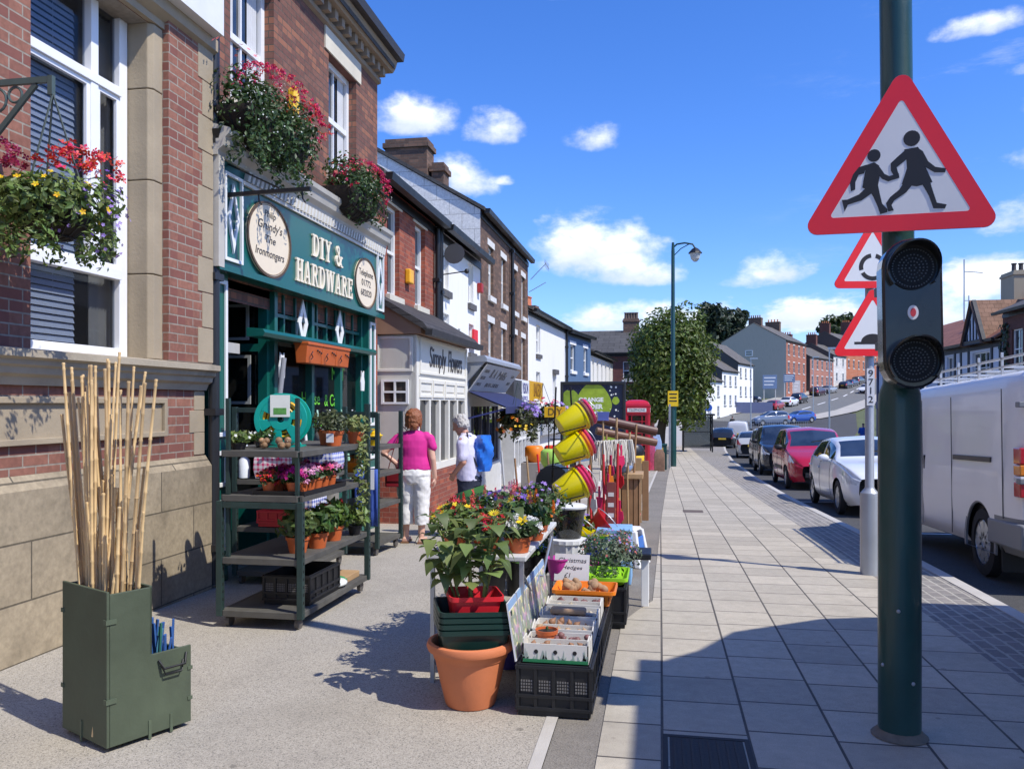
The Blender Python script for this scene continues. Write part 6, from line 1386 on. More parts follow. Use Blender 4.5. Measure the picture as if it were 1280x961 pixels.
# ------------------------------------------------------------------ plants
def petals(mb, c, nrm, r, n=5, w=.55, cup=.2):
    nrm = Vector(nrm).normalized(); u = nrm.orthogonal().normalized(); v = nrm.cross(u); c = Vector(c); a0 = rnd.uniform(0, 6)
    for k in range(n):
        a = a0+2*math.pi*k/n; d = u*math.cos(a)+v*math.sin(a); q = u*-math.sin(a)+v*math.cos(a)
        mb.add([c, c+d*r*.6+q*r*w*.6+nrm*r*cup*.5, c+d*r+nrm*r*cup, c+d*r*.6-q*r*w*.6+nrm*r*cup*.5], [(0,1,2,3)])
def blooms(mb, c, rad, n, r, seed, zmin=-.1, kind='flat', spread=1.0):
    rr = random.Random(seed)
    for k in range(n):
        while True:
            d = Vector((rr.gauss(0,1), rr.gauss(0,1), rr.gauss(0,1)+.5)).normalized()
            if d.z > zmin: break
        p = Vector((c[0]+d.x*rad[0]*spread, c[1]+d.y*rad[1]*spread, c[2]+d.z*rad[2]*spread))
        if kind == 'flat': petals(mb, p, d+Vector((rr.gauss(0,.3), rr.gauss(0,.3)-.2, .3)), r*rr.uniform(.8, 1.2))
        elif kind == 'ball':
            for q in range(9): petals(mb, p+Vector((rr.gauss(0,.45), rr.gauss(0,.45), rr.gauss(0,.35)))*r, (rr.gauss(0,1), rr.gauss(0,1)-.4, rr.gauss(0,1)+.6), r*.5, 4, .6)
        elif kind == 'plume':
            for q in range(22): h = q/22; petals(mb, p+Vector((rr.gauss(0,.35)*(1-h), rr.gauss(0,.35)*(1-h), h*2.6))*r, (rr.gauss(0,1), rr.gauss(0,1), .8), r*.38, 3, .6)
        elif kind == 'bell':
            for q in range(3): petals(mb, p+Vector((rr.gauss(0,.4), rr.gauss(0,.4), -.3*q))*r, (rr.gauss(0,.4), rr.gauss(0,.4), -1), r*.8, 4, .45, .9)
def stems(mb, c, rad, n, seed, r=.0025):
    rr = random.Random(seed)
    for k in range(n):
        a = rr.uniform(0, 6.28); q = rr.random()**.5; e = Vector((c[0]+math.cos(a)*q*rad[0], c[1]+math.sin(a)*q*rad[1], c[2]+rr.uniform(.2, 1)*rad[2]))
        mb.tube([(c[0]+math.cos(a)*.01, c[1]+math.sin(a)*.01, c[2]-rad[2]), tuple((Vector(c)+e)/2+Vector((0,0,-.1*rad[2]))), tuple(e)], r, 4)
SOIL = M((.03, .02, .014), .95, .3, 40, .6, 60); POTO = M((.58, .13, .035), .45, .06, 5); STEM = M((.10, .16, .03), .6)
LG = (.055, .11, .022); LGD = (.05, .095, .025); LGY = (.12, .17, .03); LGG = (.15, .19, .12)
def pot_mesh(r, h): return MB().lathe([(r*.72, 0), (r*.95, h*.80), (r*1.04, h*.80), (r*1.08, h), (r*.98, h), (r*.95, h*.86)], 18)
def potted(label, loc, r=.06, h=.10, leaf=LG, fol=(.1, .1, .1), n=120, ls=.028, fl=(), group=None, name='potted_plant', potmat=None, seed=0, cat='potted plant', noise=.35, shell=.3, rotz=0):
    t = thing(name, label, cat, loc, rotz, group); sd = seed or rnd.randrange(9999)
    p = obj('pot', pot_mesh(r, h), potmat or POTO, t, smooth=40); obj('soil', MB().lathe([(.01, h*.84), (r*.93, h*.86), (r*.93, h*.88), (.01, h*.9)], 14), SOIL, p)
    c = (0, 0, h+fol[2]*.75); f = MB(); leaf_cloud(f, c, fol, n, ls, sd, shell, 0, noise); stems(f, c, fol, 7, sd+1)
    obj('foliage', f, leafm(leaf, .4, .5), t, fix=False)
    for k, (col, nn, rr_, kind) in enumerate(fl):
        b = MB(); blooms(b, c, (fol[0]*.95, fol[1]*.95, fol[2]*1.1), nn, rr_, sd+5+k, .05 if kind != 'bell' else -.5, kind); obj('flowers', b, leafm(col, .25, .55, .2), t, fix=False)
    return t
def wire_basket(label, loc, ry, rz, rx, seed, fl, trough=True, leaf=LGD, n=2200, ls=.032, hang=0, bowl=None, off=0):
    t = thing('wall_basket' if trough else 'hanging_basket', label, 'flower basket', loc); b = MB()
    if trough:
        L = ry*.85; rings = []
        for i in range(9):
            y = -L+2*L*i/8; e = (1-(abs(y)/L)**4)**.5*.999+.001 if abs(y) < L else .25
            rings.append([( -rx*.75+rx*1.5*(.5-.5*math.cos(math.pi*k/8))*1.0, y, -.02-rx*1.05*math.sin(math.pi*k/8)*max(.25, e)) for k in range(9)])
        b.loft(rings)
        obj('basket', b, M((.025, .018, .013), .95, .3, 30, .8, 50), t, smooth=60)
        w = MB()
        for i in range(1, 8): w.tube([(p[0]*1.03, p[1], p[2]*1.04) for p in rings[i]], .006, 5)
        for k in (2, 4, 6): w.tube([(r_[k][0]*1.04, r_[k][1], r_[k][2]*1.05) for r_ in rings], .006, 5)
        obj('wire_frame', w, BLACK, t)
    else:
        R_ = bowl; b.lathe([(.02, -R_*.8), (R_*.5, -R_*.72), (R_*.85, -R_*.4), (R_, 0), (R_*.9, .0)], 20); obj('basket', b, M((.03, .022, .015), .95, .3, 30, .8, 50), t, smooth=60)
        w = MB()
        for k in range(14): a = 2*math.pi*k/14; w.tube([(R_*1.03*math.cos(a)*q, R_*1.03*math.sin(a)*q, -z*R_) for q, z in ((1, 0), (.87, .42), (.5, .75), (.05, .84))], .004, 4)
        for q, z in ((1.02, 0), (.9, .4), (.54, .74)): w.tube([(R_*q*math.cos(a), R_*q*math.sin(a), -z*R_) for a in np.linspace(0, 2*math.pi, 25)[:-1]], .005, 5, closed=True)
        obj('wire_frame', w, BLACK, t)
        if hang:
            for k in range(3): a = 2*math.pi*k/3+.4; obj('chain', MB().tube([(R_*math.cos(a), R_*math.sin(a), 0), (0, 0, hang)], .006, 5), M((.06, .08, .07), .5), t)
    f = MB(); rr = random.Random(seed)
    m = 9
    for k in range(m):
        yy = -ry*.8+1.6*ry*(k+.5)/m if trough else 0
        if trough: c = (rx*.2, yy, rz*rr.uniform(-.1, .25)+off); leaf_cloud(f, c, (rx*1.0, ry*.30, rz*rr.uniform(.55, .85)), n//m, ls, seed+k, .4)
        else:
            a = 2*math.pi*k/m; q = .55*ry*(k > 0); c = (math.cos(a)*q, math.sin(a)*q, rz*rr.uniform(.0, .35)); leaf_cloud(f, c, (ry*.5, ry*.5, rz*.6), n//m, ls, seed+k, .4)
    for k in range(26):      # trailing strands
        y = rr.uniform(-ry, ry)*.95; x = rr.uniform(-.1, 1)*rx*1.1
        if not trough: a = rr.uniform(0, 6.28); x, y = math.cos(a)*ry*.85, math.sin(a)*ry*.85
        leaf_cloud(f, (x, y, -rz*rr.uniform(.45, .95)+off), (.05, .06, rz*.4), n//90, ls*.8, seed+50+k, .2)
    obj('foliage', f, leafm(leaf, .5, .5), t, fix=False)
    for k, (col, nn, r_, kind, zmin, c, sp) in enumerate(fl):
        b = MB(); blooms(b, c, (sp[0], sp[1], sp[2]), nn, r_, seed+100+k, zmin, kind); obj('flowers', b, leafm(col, .25, .5, .2), t, fix=False)
    return t
PINK = (.62, .02, .10); MAG = (.55, .01, .22); RED = (.62, .015, .02); CORAL = (.75, .05, .04); YEL = (.85, .55, .01); WHT = (.8, .8, .76); PUR = (.16, .07, .45); LILAC = (.35, .22, .6); ORNG = (.8, .22, .01); SALM = (.72, .16, .15)
wire_basket('big trailing wall trough of red fuchsias under the first upper window, with white-flecked leaves', (-3.74, 7.42, 4.26), .80, .46, .28, 301, [(PINK, 130, .032, 'bell', -.2, (.10, .12, .20), (.3, .78, .36)), (RED, 70, .028, 'bell', -.2, (.12, .5, .1), (.32, .5, .34)), ((.75, .78, .7), 300, .008, 'flat', -.9, (.05, 0, -.05), (.36, .8, .5)), (SALM, 26, .02, 'flat', .2, (0, -.2, .3), (.2, .8, .32))], n=3600)
wire_basket('shorter wall trough of pink fuchsias in a dark basket under the second upper window', (-3.76, 9.75, 4.20), .60, .36, .28, 302, [(PINK, 130, .03, 'bell', -.5, (.14, 0, .1), (.30, .58, .3)), (SALM, 30, .02, 'flat', -.2, (.1, 0, .12), (.3, .66, .3)), ((.75, .78, .7), 120, .008, 'flat', -.5, (.08, .2, -.05), (.33, .6, .36))], n=2000, off=.08)
t = thing('basket_bracket', 'green iron scroll bracket on the brick wall, carrying the hanging basket', 'bracket', (-3.97, 4.3, 3.5))
IR = M((.07, .10, .09), .5, .15); b = MB().bar((0,0,0), (.47,0,0), .025, .035); b.bar((.01,0,-.45), (.01,0,.05), .02, .03); b.bar((.02,0,-.38), (.36,0,-.02), .018, .03)
for c_, r_ in (((.09, -.10), .07), ((.22, -.075), .045)): b.tube([(c_[0]+r_*math.cos(a), 0, c_[1]+r_*math.sin(a)) for a in np.linspace(0, 2*math.pi, 17)[:-1]], .008, 6, closed=True)
b.bar((.46,0,.02), (.46,0,-.09), .03); obj('scrollwork', b, IR, t)
wire_basket('round hanging basket of scarlet geraniums, yellow daisies and purple lobelia near the tall window', (-3.50, 4.3, 2.72), .36, .26, .36, 303, [(RED, 9, .05, 'ball', .2, (.12, .05, .25), (.22, .22, .12)), (CORAL, 8, .05, 'ball', .1, (.15, .1, .2), (.2, .25, .18)), ((.28, .01, .06), 8, .045, 'ball', .1, (-.2, -.18, .22), (.12, .12, .16)), (YEL, 34, .02, 'flat', -.4, (.05, -.1, .0), (.33, .33, .2)), (LILAC, 80, .014, 'flat', -.8, (.12, .12, -.05), (.25, .25, .24)), (PUR, 40, .016, 'flat', -.8, (.17, .16, .05), (.17, .17, .26)), (PINK, 8, .025, 'flat', -.2, (.1, 0, .05), (.3, .3, .2))], trough=False, leaf=(.13, .19, .045), n=2900, ls=.027, hang=.70, bowl=.2)
wire_basket('hanging basket of violet and orange flowers over the white rendered house shopfront', (-2.85, 16.6, 1.25), .42, .34, .4, 304, [(LILAC, 60, .05, 'flat', -.5, (.2, .2, .1), (.25, .25, .3)), (ORNG, 22, .05, 'flat', -.5, (-.1, -.2, -.1), (.3, .3, .25)), (YEL, 16, .04, 'flat', -.5, (.1, -.2, -.2), (.3, .3, .2))], trough=False, leaf=(.06, .07, .02), n=900, ls=.06, hang=.8, bowl=.25)
wire_basket('hanging basket of white and pink flowers by the door below the brown brick house', (-2.75, 19.6, 1.35), .5, .34, .4, 305, [(WHT, 40, .05, 'flat', -.5, (-.1, -.2, .1), (.3, .3, .25)), (PINK, 30, .05, 'flat', -.5, (.1, -.1, .1), (.35, .35, .3)), (LILAC, 22, .05, 'flat', -.5, (.3, .1, .1), (.3, .3, .2))], trough=False, leaf=(.05, .07, .03), n=900, ls=.06, hang=.75, bowl=.28)
# ------------------------------------------------------------------ bamboo in its box
t = thing('cane_box', 'stepped dark green wooden box holding the bamboo canes', 'box', (-2.49, 3.40, .004), math.atan2(-.447, .894))
GBX = M((.072, .092, .058), .62, .3, 3.0, .15, 30, dirt=.45); GBL = M((.085, .11, .07), .6, .2, 8)
def panel(n, *b): obj(n, MB().box(*b), GBX, t, bevel=.003)
H1, H2 = .735, .40
panel('tall_panel', -.425, 0, 0, .014, .02, H1); panel('tall_panel', -.425, 0, .206, .22, H2+.001, H1-.005)
obj('tall_panel', MB().prism([(.015, .02), (.425, .02), (.425, H2-.0), (.22, H2), (.22, H1-.012), (.015, H1-.012)], .013, (-.013, 0, 0), (0,1,0), (0,0,1), (1,0,0)), GBX, t, bevel=.003)
obj('tall_panel', MB().prism([(.015, .02), (.425, .02), (.425, H2-.0), (.22, H2), (.22, H1-.012), (.015, H1-.012)], .013, (-.425, 0, 0), (0,1,0), (0,0,1), (1,0,0)), GBX, t, bevel=.003)
panel('end_panel', -.412, -.014, .412, .425, .02, H2-.03); panel('base', -.412, -.013, .014, .412, .02, .034)
b = MB()
for z in (.22, .585): b.box(-.02, .004, -.006, .0, z, z+.022); b.box(.0, .006, -.006, .045, z, z+.022); b.box(-.43, -.405, -.005, .0, z, z+.02)
for y in (.20, .31): b.box(.0, .005, y, y+.014, -.0, .09)
for z in (.13, .28): b.box(-.002, .005, .405, .43, z, z+.016)
b.box(-.24, -.226, -.005, 0, -.0, .1)
obj('corner_clips', b, GBL, t)
b = MB().tube([(.004, .25, H2-.035), (.03, .265, H2-.075), (.03, .375, H2-.075), (.004, .395, H2-.03)], .006, 8); b.tube([(.004, .262, H2-.06), (.025, .275, H2-.105), (.025, .36, H2-.105), (.004, .378, H2-.06)], .004, 6); obj('carry_handle', b, BLACK, t, smooth=60)
obj('inner_divider', MB().box(-.411, -.014, .222, .23, .035, H2-.01), GBX, t)
CANE = M((.70, .49, .24), .5, .22, 9, island=.0); CANE2 = M((.52, .36, .18), .55, .25, 9)
def cane_mesh(L, r, seed):
    rr = random.Random(seed); pts, rs = [(0, 0, 0)], [r]; z = 0; bx, by = rr.uniform(-.02, .02), rr.uniform(-.02, .02)
    while z < L:
        s = rr.uniform(.10, .17); z2 = min(L, z+s); f = 1-.35*z2/L
        for a, k in ((z2-.006, 1), (z2, 1.28), (z2+.006, 1)): q = a/L; pts.append((bx*math.sin(q*3.1), by*math.sin(q*3.1), a)); rs.append(r*f*k)
        z = z2
    return MB().tube(pts, rs, 7)
protos = []
cr = random.Random(12); m4 = Matrix.Translation((-2.49, 3.40, 0)) @ Matrix.Rotation(math.atan2(-.447, .894), 4, 'Z')
for k in range(60):
    bx, by = cr.uniform(-.39, -.035), cr.uniform(.035, .185); L = cr.choice([1.76, 1.82, 1.74, 1.66, 1.25, 1.2, 1.15, 1.3, 1.05]); tall = L > 1.5
    q = (bx+.21)/.2; lean = cr.gauss(.0, .022)+q*(.075 if tall else .13)+(-.02 if tall else .02); lx = cr.gauss(.0, .045)
    p = m4 @ Vector((bx, by, 0)); p = Vector((p.x-.69*math.tan(lean), p.y+.69*math.tan(lx), .05)); rot = (lx, lean, 0)
    if len(protos) < 7:
        o = obj('bamboo_cane', cane_mesh(L, cr.uniform(.0085, .0115), 40+k), CANE if k % 4 else CANE2, None, smooth=40); o.location = p; o.rotation_euler = rot; protos.append((L, o))
        tag(o, 'straight pale bamboo cane standing upright in the stepped green box', 'bamboo cane', 'bamboo canes in the green box')
    else:
        s = cr.choice(protos)[1]; o = s.copy(); COL.objects.link(o); o.location = p; o.rotation_euler = rot
        o.scale = (1, 1, cr.uniform(.9, 1.06))
for k in range(30):
    p = m4 @ Vector((cr.uniform(-.38, -.04), cr.uniform(.25, .395), .09)); col = [(.03, .10, .30), (.03, .14, .10), (.06, .2, .3)][0 if k > 9 else 1 if k > 3 else 2]
    o = obj('plant_stake', MB().box(-.009, .009, -.005, .005, 0, cr.uniform(.37, .43)), M(col, .5), None, bevel=.002); o.location = p; o.rotation_euler = (cr.gauss(0, .08), cr.gauss(0, .1), cr.uniform(0, 3))
    tag(o, 'short flat blue or green plant stake in the low end of the green box', 'plant stake', 'plant stakes in the green box')
# ------------------------------------------------------------------ trolleys
TG = M((.025, .05, .045), .5, .25, 8, .2, 60, metal=.2, dirt=.5); TS = M((.085, .08, .068), .75, .35, 5, dirt=.3)
def trolley(label, loc, rotz, W, L, shelves, hf, hr, ext=0, cage=0, group=None):
    t = thing('plant_trolley', label, 'trolley', loc, rotz, group)
    for x in (-W/2, W/2):
        for y, h in ((0, hf), (L, hr)):
            p = MB().box(x-.022, x+.022, y-.022, y+.022, .09, h); po = obj('post', p, TG, t, bevel=.003)
            hl = MB()
            z = .2
            while z < h-.05: hl.box(x-.0235, x+.0235, y-.007, y+.007, z, z+.02); z += .055
            obj('slots', hl, M((.006, .007, .007), .8), po)
            c = MB().lathe([(.01, 0), (.045, .0), (.045, .028), (.01, .028)], 14); m = Matrix.Translation((x*.86-.014, y+(.06 if y == 0 else -.06), .046)) @ Matrix.Rotation(R(90), 4, 'Y')
            cc = MB().join(c, m); cc.box(x*.86-.02, x*.86+.02, y+(.03 if y == 0 else -.09), y+(.09 if y == 0 else -.03), .075, .10); obj('castor', cc, M((.10, .09, .08), .6), t)
    if ext:
        for x in (-W/2+.045, W/2-.04): obj('post', MB().box(x-.014, x+.014, .02, .048, .45, ext), TG, t, bevel=.002)
    for z in shelves:
        s = MB().box(-W/2+.023, W/2-.023, .0, L, z, z+.012)
        for y in (-.012, L-.006): s.box(-W/2+.023, W/2-.023, y, y+.018, z-.032, z+.014)
        for x in (-W/2-.005, W/2-.02): s.box(x, x+.025, .023, L-.023, z-.032, z+.012)
        obj('shelf', s, [TS, TG][0], t, bevel=.003)
    rl = MB().box(-W/2+.022, W/2-.022, -.014, .014, hf-.05, hf-.006)
    obj('end_rail', rl, TG, t, bevel=.003)
    if cage:
        c = MB()
        for z in (.35, .75, 1.15, hr-.02): c.bar((-W/2, .0, z), (W/2, .0, z), .03)
        for k in range(1, 5): c.bar((-W/2+W*k/5, 0, hr-.30), (-W/2+W*k/5, 0, hr-.02), .028)
        c.bar((-W/2, 0, hr-.30), (W/2, 0, hr-.30), .03); obj('cage_end', c, TG, t)
    return t
AX, AY = -2.82, 5.52
trolley('dark green metal trolley nearest the camera, low front posts, shelves of potted plants', (AX, AY, g(6)), 0, .62, 1.36, (.12, .50, .95, 1.27), .92, 1.62, 1.66)
trolley('metal trolley half hidden by the shop door, stacked with checked bags', (-3.52, 6.98, g(7.5)), 0, .58, 1.2, (.12, .52, .95, 1.25), 1.62, 1.62)
trolley('metal trolley with a barred cage end beside the woman in pink', (-3.36, 8.72, g(9)), R(-3), .60, .72, (.14, .55, .9, 1.2), 1.58, 1.60, 0, 1)
ga = g(6)
def on(z): return ga+z+.013
# hose reel
t = thing('hose_reel', 'turquoise plastic hose reel with yellow hose on the top shelf of the trolley', 'hose reel', (-2.93, 6.12, on(1.27)), R(12))
TQ = M((.0, .34, .27), .4, .05, 4); RR = .205
for y in (-.09, .07):
    f = MB(); n = 48; out = circ(RR, n, c=(0, RR+.01)); 
    f.ring(out, circ(RR*.80, n, c=(0, RR+.01)), .02, (0, y, 0)); f.ring(circ(RR*.42, n, c=(0, RR+.01)), circ(RR*.12, n, c=(0, RR+.01)), .018, (0, y, 0))
    for k in range(6):
        a0 = 60*k; pts = []
        for q in range(9): a = R(a0+34*q/8); pts.append((RR*.81*math.cos(a), RR+.01+RR*.81*math.sin(a)))
        for q in range(9): a = R(a0+34-34*q/8); pts.append((RR*.40*math.cos(a), RR+.01+RR*.40*math.sin(a)))
        f.prism(pts, .017, (0, y+.0015, 0))
    obj('side_disc', f, TQ, t, bevel=.003)
h = MB()
for k in range(7):
    for q in (.5, .66): h.tube([(RR*q*math.cos(a), -.06+.02*k, RR+.01+RR*q*math.sin(a)) for a in np.linspace(0, 2*math.pi, 29)[:-1]], .012, 6, closed=True)
obj('hose', h, M((.78, .42, .03), .4), t, smooth=60)
lb = MB().box(-.075, .075, -.104, -.094, RR+.03, RR+.20); lo = obj('label_card', lb, M((.75, .76, .68), .5), t)
b = MB().box(-.05, .05, -.1055, -.1045, RR+.05, RR+.10); obj('picture', b, M((.1, .3, .06), .5, .5, 30), lo)
b = MB().box(-.16, .16, -.1, .1, 0, .012); b.bar((-.13, 0, .01), (0, -.0, RR), .03); b.bar((.13, 0, .01), (0, 0, RR), .03); obj('stand', b, TQ, t)
b = MB(); ob = random.Random(4)
t = thing('bag_of_bulbs', 'clear bag of brown bulbs lying before the hose reel', 'bag', (-2.84, 5.78, on(1.27)))
for k in range(9): obj('bulb', MB().ball((ob.uniform(-.11, .11), ob.uniform(-.05, .05), .03+.03*(k % 2)), ob.uniform(.022, .03), 8, 6), M((.45, .25, .12), .6), t, smooth=60)
bb = MB().ball((0, 0, .045), (.16, .085, .05), 14, 8); obj('film', bb, clear_glass((.9, .92, .92), .8), t, smooth=60)
for k, (x, y, lf, lb) in enumerate(((-3.06, 5.66, LGY, 'tray of pale green herbs at the left front of the top shelf'), (-3.02, 5.95, LG, 'second herb tray behind the first on the top shelf'))):
    potted(lb, (x, y, on(1.27)), .06, .05, lf, (.11, .1, .05), 90, .03, ((WHT, 8, .012, 'flat'),), name='herb_tray', potmat=M((.03, .025, .02), .7))
for k, (x, y, lb) in enumerate(((-2.70, 6.45, 'orange pot of dull green sage, left of the pair on the top shelf'), (-2.58, 6.3, 'orange pot of bushy thyme with a white tag on the top shelf'))):
    p = potted(lb, (x, y, on(1.27)), .075, .12, (.08, .10, .04), (.12, .12, .10), 240, .022)
    if k: obj('price_tag', MB().box(-.03, .03, -.085, -.08, .03, .10), WHITE, p)
iv = potted('trailing variegated ivy spilling down the back corner of the trolley', (-2.56, 6.72, on(1.27)), .07, .1, (.22, .25, .08), (.13, .13, .08), 170, .03, name='ivy_plant')
f = MB()
for k in range(9): leaf_cloud(f, (.06+.015*math.sin(k), -.02+.04*math.cos(k*2), .04-.065*k), (.06, .07, .05), 34, .026, 600+k, .2)
obj('trailing_stems', f, leafm((.20, .24, .07), .5), iv, fix=False)
# cyclamens on the middle shelf
t = thing('seed_tray', 'black slotted tray under the pink cyclamens on the trolley', 'tray', (-2.70, 5.96, on(.95)))
b = MB().box(-.20, .20, -.40, .40, 0, .006); 
for x in (-.2, .194): b.box(x, x+.006, -.4, .4, .006, .03)
for y in (-.4, .394): b.box(-.194, .194, y, y+.006, .006, .03)
obj('tray_base', b, BLACK, t)
cols = [('crimson', RED), ('magenta', MAG), ('pale pink', (.75, .35, .55)), ('rose pink', (.66, .06, .2))]
for k in range(12):
    i, j = k % 2, k//2; c = cols[[0, 1, 1, 2, 3, 2, 1, 3, 2, 3, 1, 2][k]]
    x, y = -2.80+.19*i, 5.62+.135*j
    potted(f'{c[0]} cyclamen in an orange pot, {"outer" if i else "inner"} one of the {["front","second","third","fourth","fifth","last"][j]} pair in the tray', (x, y, on(.957)), .052, .085, LGD, (.085, .085, .05), 80, .03, ((c[1], 16, .028, 'ball' if k % 3 else 'bell'), (c[1], 8, .03, 'flat')), group='cyclamens on the trolley', name='cyclamen', cat='flower')
# lower shelf
for x, y, lf, fl, lb in ((-2.66, 5.80, (.12, .17, .05), (), 'orange pot of yellow-green sage at the front of the lower shelf'), (-2.60, 6.02, LG, (), 'orange pot of leafy herb behind the sage on the lower shelf'), (-2.62, 6.38, (.10, .17, .03), ((RED, 3, .03, 'ball'),), 'orange pot of broad leaves with red buds, back of the lower shelf')):
    potted(lb, (x, y, on(.50)), .085, .12, lf, (.15, .15, .12), 150, .045, fl)
potted('small drooping green plant at the rear corner of the lower shelf', (-2.55, 6.68, on(.50)), .06, .08, LGY, (.12, .16, .12), 90, .04, potmat=BLACK)
def crate(name, label, loc, sx, sy, h, mat=None, group=None, rotz=0, open_=True, cat='crate', holes=True):
    t = thing(name, label, cat, loc, rotz, group); mat = mat or M((.008, .008, .009), .55, .12); f = MB(); x, y = sx/2, sy/2; w = .012
    f.box(-x+w, x-w, -y+w, y-w, 0, w)
    for s_ in (1, -1):
        f.box(s_*x-s_*w, s_*x, -y, y, .0, h); f.box(-x+w, x-w, s_*y-s_*w, s_*y, 0, h)
    obj('shell', f, mat, t, bevel=.003)
    r = MB()
    for z in (.03, h*.35, h-.025):
        for s_ in (1, -1): r.box(s_*x, s_*(x+.012), -y-.012, y+.012, z, z+.018); r.box(-x, x, s_*y, s_*(y+.012), z, z+.018)
    for k in range(5):
        q = -x+sx*k/4
        for s_ in (1, -1): r.box(q-.009, q+.009, s_*y, s_*(y+.010), .03, h-.02)
    for k in range(6):
        q = -y+sy*k/5
        for s_ in (1, -1): r.box(s_*x, s_*(x+.010), q-.009, q+.009, .03, h-.02)
    obj('ribs', r, mat, t, bevel=.002)
    if holes:
        m = MB()
        for pnl in range(4):
            for a in range(5):
                for b_ in range(4):
                    xx = -x+sx*(pnl+.5)/4+(a-2)*.013; zz = h*.58+(b_-1.5)*.016
                    m.box(xx-.004, xx+.004, -y-.004, -y-.001, zz-.005, zz+.005)
        obj('mesh_panel', m, M((.16, .15, .14), .7), t)
    return t
crate('plastic_crate', 'black ribbed plastic crate on the bottom shelf of the near trolley', (-2.72, 6.02, on(.12)), .36, .56, .22)
single('carton', MB().box(-.1, .1, -.16, .16, 0, .05), M((.4, .25, .12), .8), 'small flat brown carton at the back of the bottom shelf', 'carton', (-2.66, 6.66, on(.12)), bevel=.004)
t = thing('seed_bag', 'white and green plastic sack lying at the trolley foot', 'sack', (-2.62, 6.40, on(.12)), R(20)); b = MB().ball((0,0,.03), (.11,.14,.035), 14, 7); obj('sack', b, M((.7,.72,.66), .4), t, smooth=60); obj('green_end', MB().ball((.0,.09,.032), (.106,.055,.036), 12, 7), M((.03,.25,.08), .4), t, smooth=60)
def check_mat(c1, c2):
    m, N, b = new_mat('check'); oc = N.node('ShaderNodeTexCoord').outputs['Object']; q = N.sep(oc)
    s = lambda v: N.m('GREATER_THAN', N.m('FRACT', N.m('MULTIPLY', v, 22.0)), .55)
    k = N.m('MULTIPLY', N.m('ADD', s(N.m('ADD', q[0], q[1])), s(q[2])), .5); N.put(b.inputs['Base Color'], N.mix(k, c1, c2)); b.inputs['Roughness'].default_value = .5; return m
for (x, y, z, sz, c, lb) in ((-3.45, 7.12, .95, (.34, .3, .24), (.62, .04, .16), 'pink and white checked laundry bag on the trolley by the door'), (-3.42, 7.5, .53, (.4, .34, .36), (.05, .09, .4), 'blue and white checked laundry bag below the pink one'), (-3.36, 7.9, .96, (.34, .3, .22), (.06, .1, .42), 'small blue checked bag behind the pink one')):
    t = thing('checked_bag', lb, 'bag', (x, y, g(7.3)+z+.02)); b = MB(); W_, D_, H_ = sz; rg_ = [[(sx_*W_/2*k, sy_*D_/2*k, zz) for sx_, sy_ in ((-1,-1),(-.4,-1.06),(.4,-1.04),(1,-1),(1.05,0),(1,1),(0,1.05),(-1,1),(-1.04,0))] for k, zz in ((.94, 0), (1.03, H_*.35), (1.0, H_*.75), (.85, H_), (.3, H_*1.03))]
    b.loft(rg_); obj('bag_body', b, check_mat((.75, .74, .76), c), t, smooth=35); hb = MB().tube([(-.08, -D_/2-.01, H_*.7), (-.06, -D_/2-.03, H_*1.0), (0, -D_/2-.03, H_*1.08), (.06, -D_/2-.03, H_*1.0), (.08, -D_/2-.01, H_*.7)], .008, 6); obj('handle', hb, M(c, .5), t)
crate('storage_box', 'bright red plastic storage box low on the trolley by the door', (-3.40, 7.08, g(7)+.53), .36, .22, .15, M((.55, .01, .03), .35), holes=False, cat='box')
single('watering_spray', MB().lathe([(.05, 0), (.05, .16), (.02, .2), (.018, .26), (.03, .27), (.03, .3)], 14), M((.75, .78, .8), .3), 'white bottle hung at the left of the trolley by the door', 'bottle', (-3.74, 7.02, g(7)+.965), smooth=50)
# goods on the third trolley
for k, (x, y, z, c, lb) in enumerate(((-3.43, 8.9, .9, ORNG, 'orange plastic trug on the caged trolley'), (-3.2, 8.95, 1.2, YEL, 'yellow and green toy sprayer on the caged trolley'), (-3.45, 8.95, 1.2, (.3, .3, .34), 'grey folded watering hose on the caged trolley'), (-3.25, 8.9, .55, YEL, 'yellow box low on the caged trolley'), (-3.5, 9.0, 1.21, (.7, .05, .02), 'small red packet at the back of the caged trolley'))):
    b = MB().lathe([(.07, 0), (.10, .10), (.115, .11), (.11, .12), (.09, .11)], 12); b.tube([(-.1, 0, .1), (-.06, 0, .18), (.06, 0, .18), (.1, 0, .1)], .008, 6); b.ball((.03, -.02, .12), (.05, .05, .05), 8, 5)
    single('garden_item', b, M(c, .4), lb, 'garden item', (x, y, g(9)+z+.014), smooth=50)
t = thing('apron', 'blue cloth apron hanging from the front of the caged trolley', 'apron', (-3.16, 8.66, g(9)+.35)); rg_ = []
b = MB(); n = 14
vs_ = [(-.13+.26*i/n, -.03-.018*math.sin(i*1.9+z*3)*(1.2-z), z*.62) for z in (0, .33, .66, 1) for i in range(n+1)]
b.add(vs_, [(r_*(n+1)+i, r_*(n+1)+i+1, (r_+1)*(n+1)+i+1, (r_+1)*(n+1)+i) for r_ in range(3) for i in range(n)]); o_ = obj('cloth', b, M((.04, .09, .36), .8, .2, 4), t, fix=False, smooth=60); o_.modifiers.new('thick', 'SOLIDIFY').thickness = .006
obj('price_card', MB().box(.0, .10, -.062, -.057, .40, .62), WHITE, t)
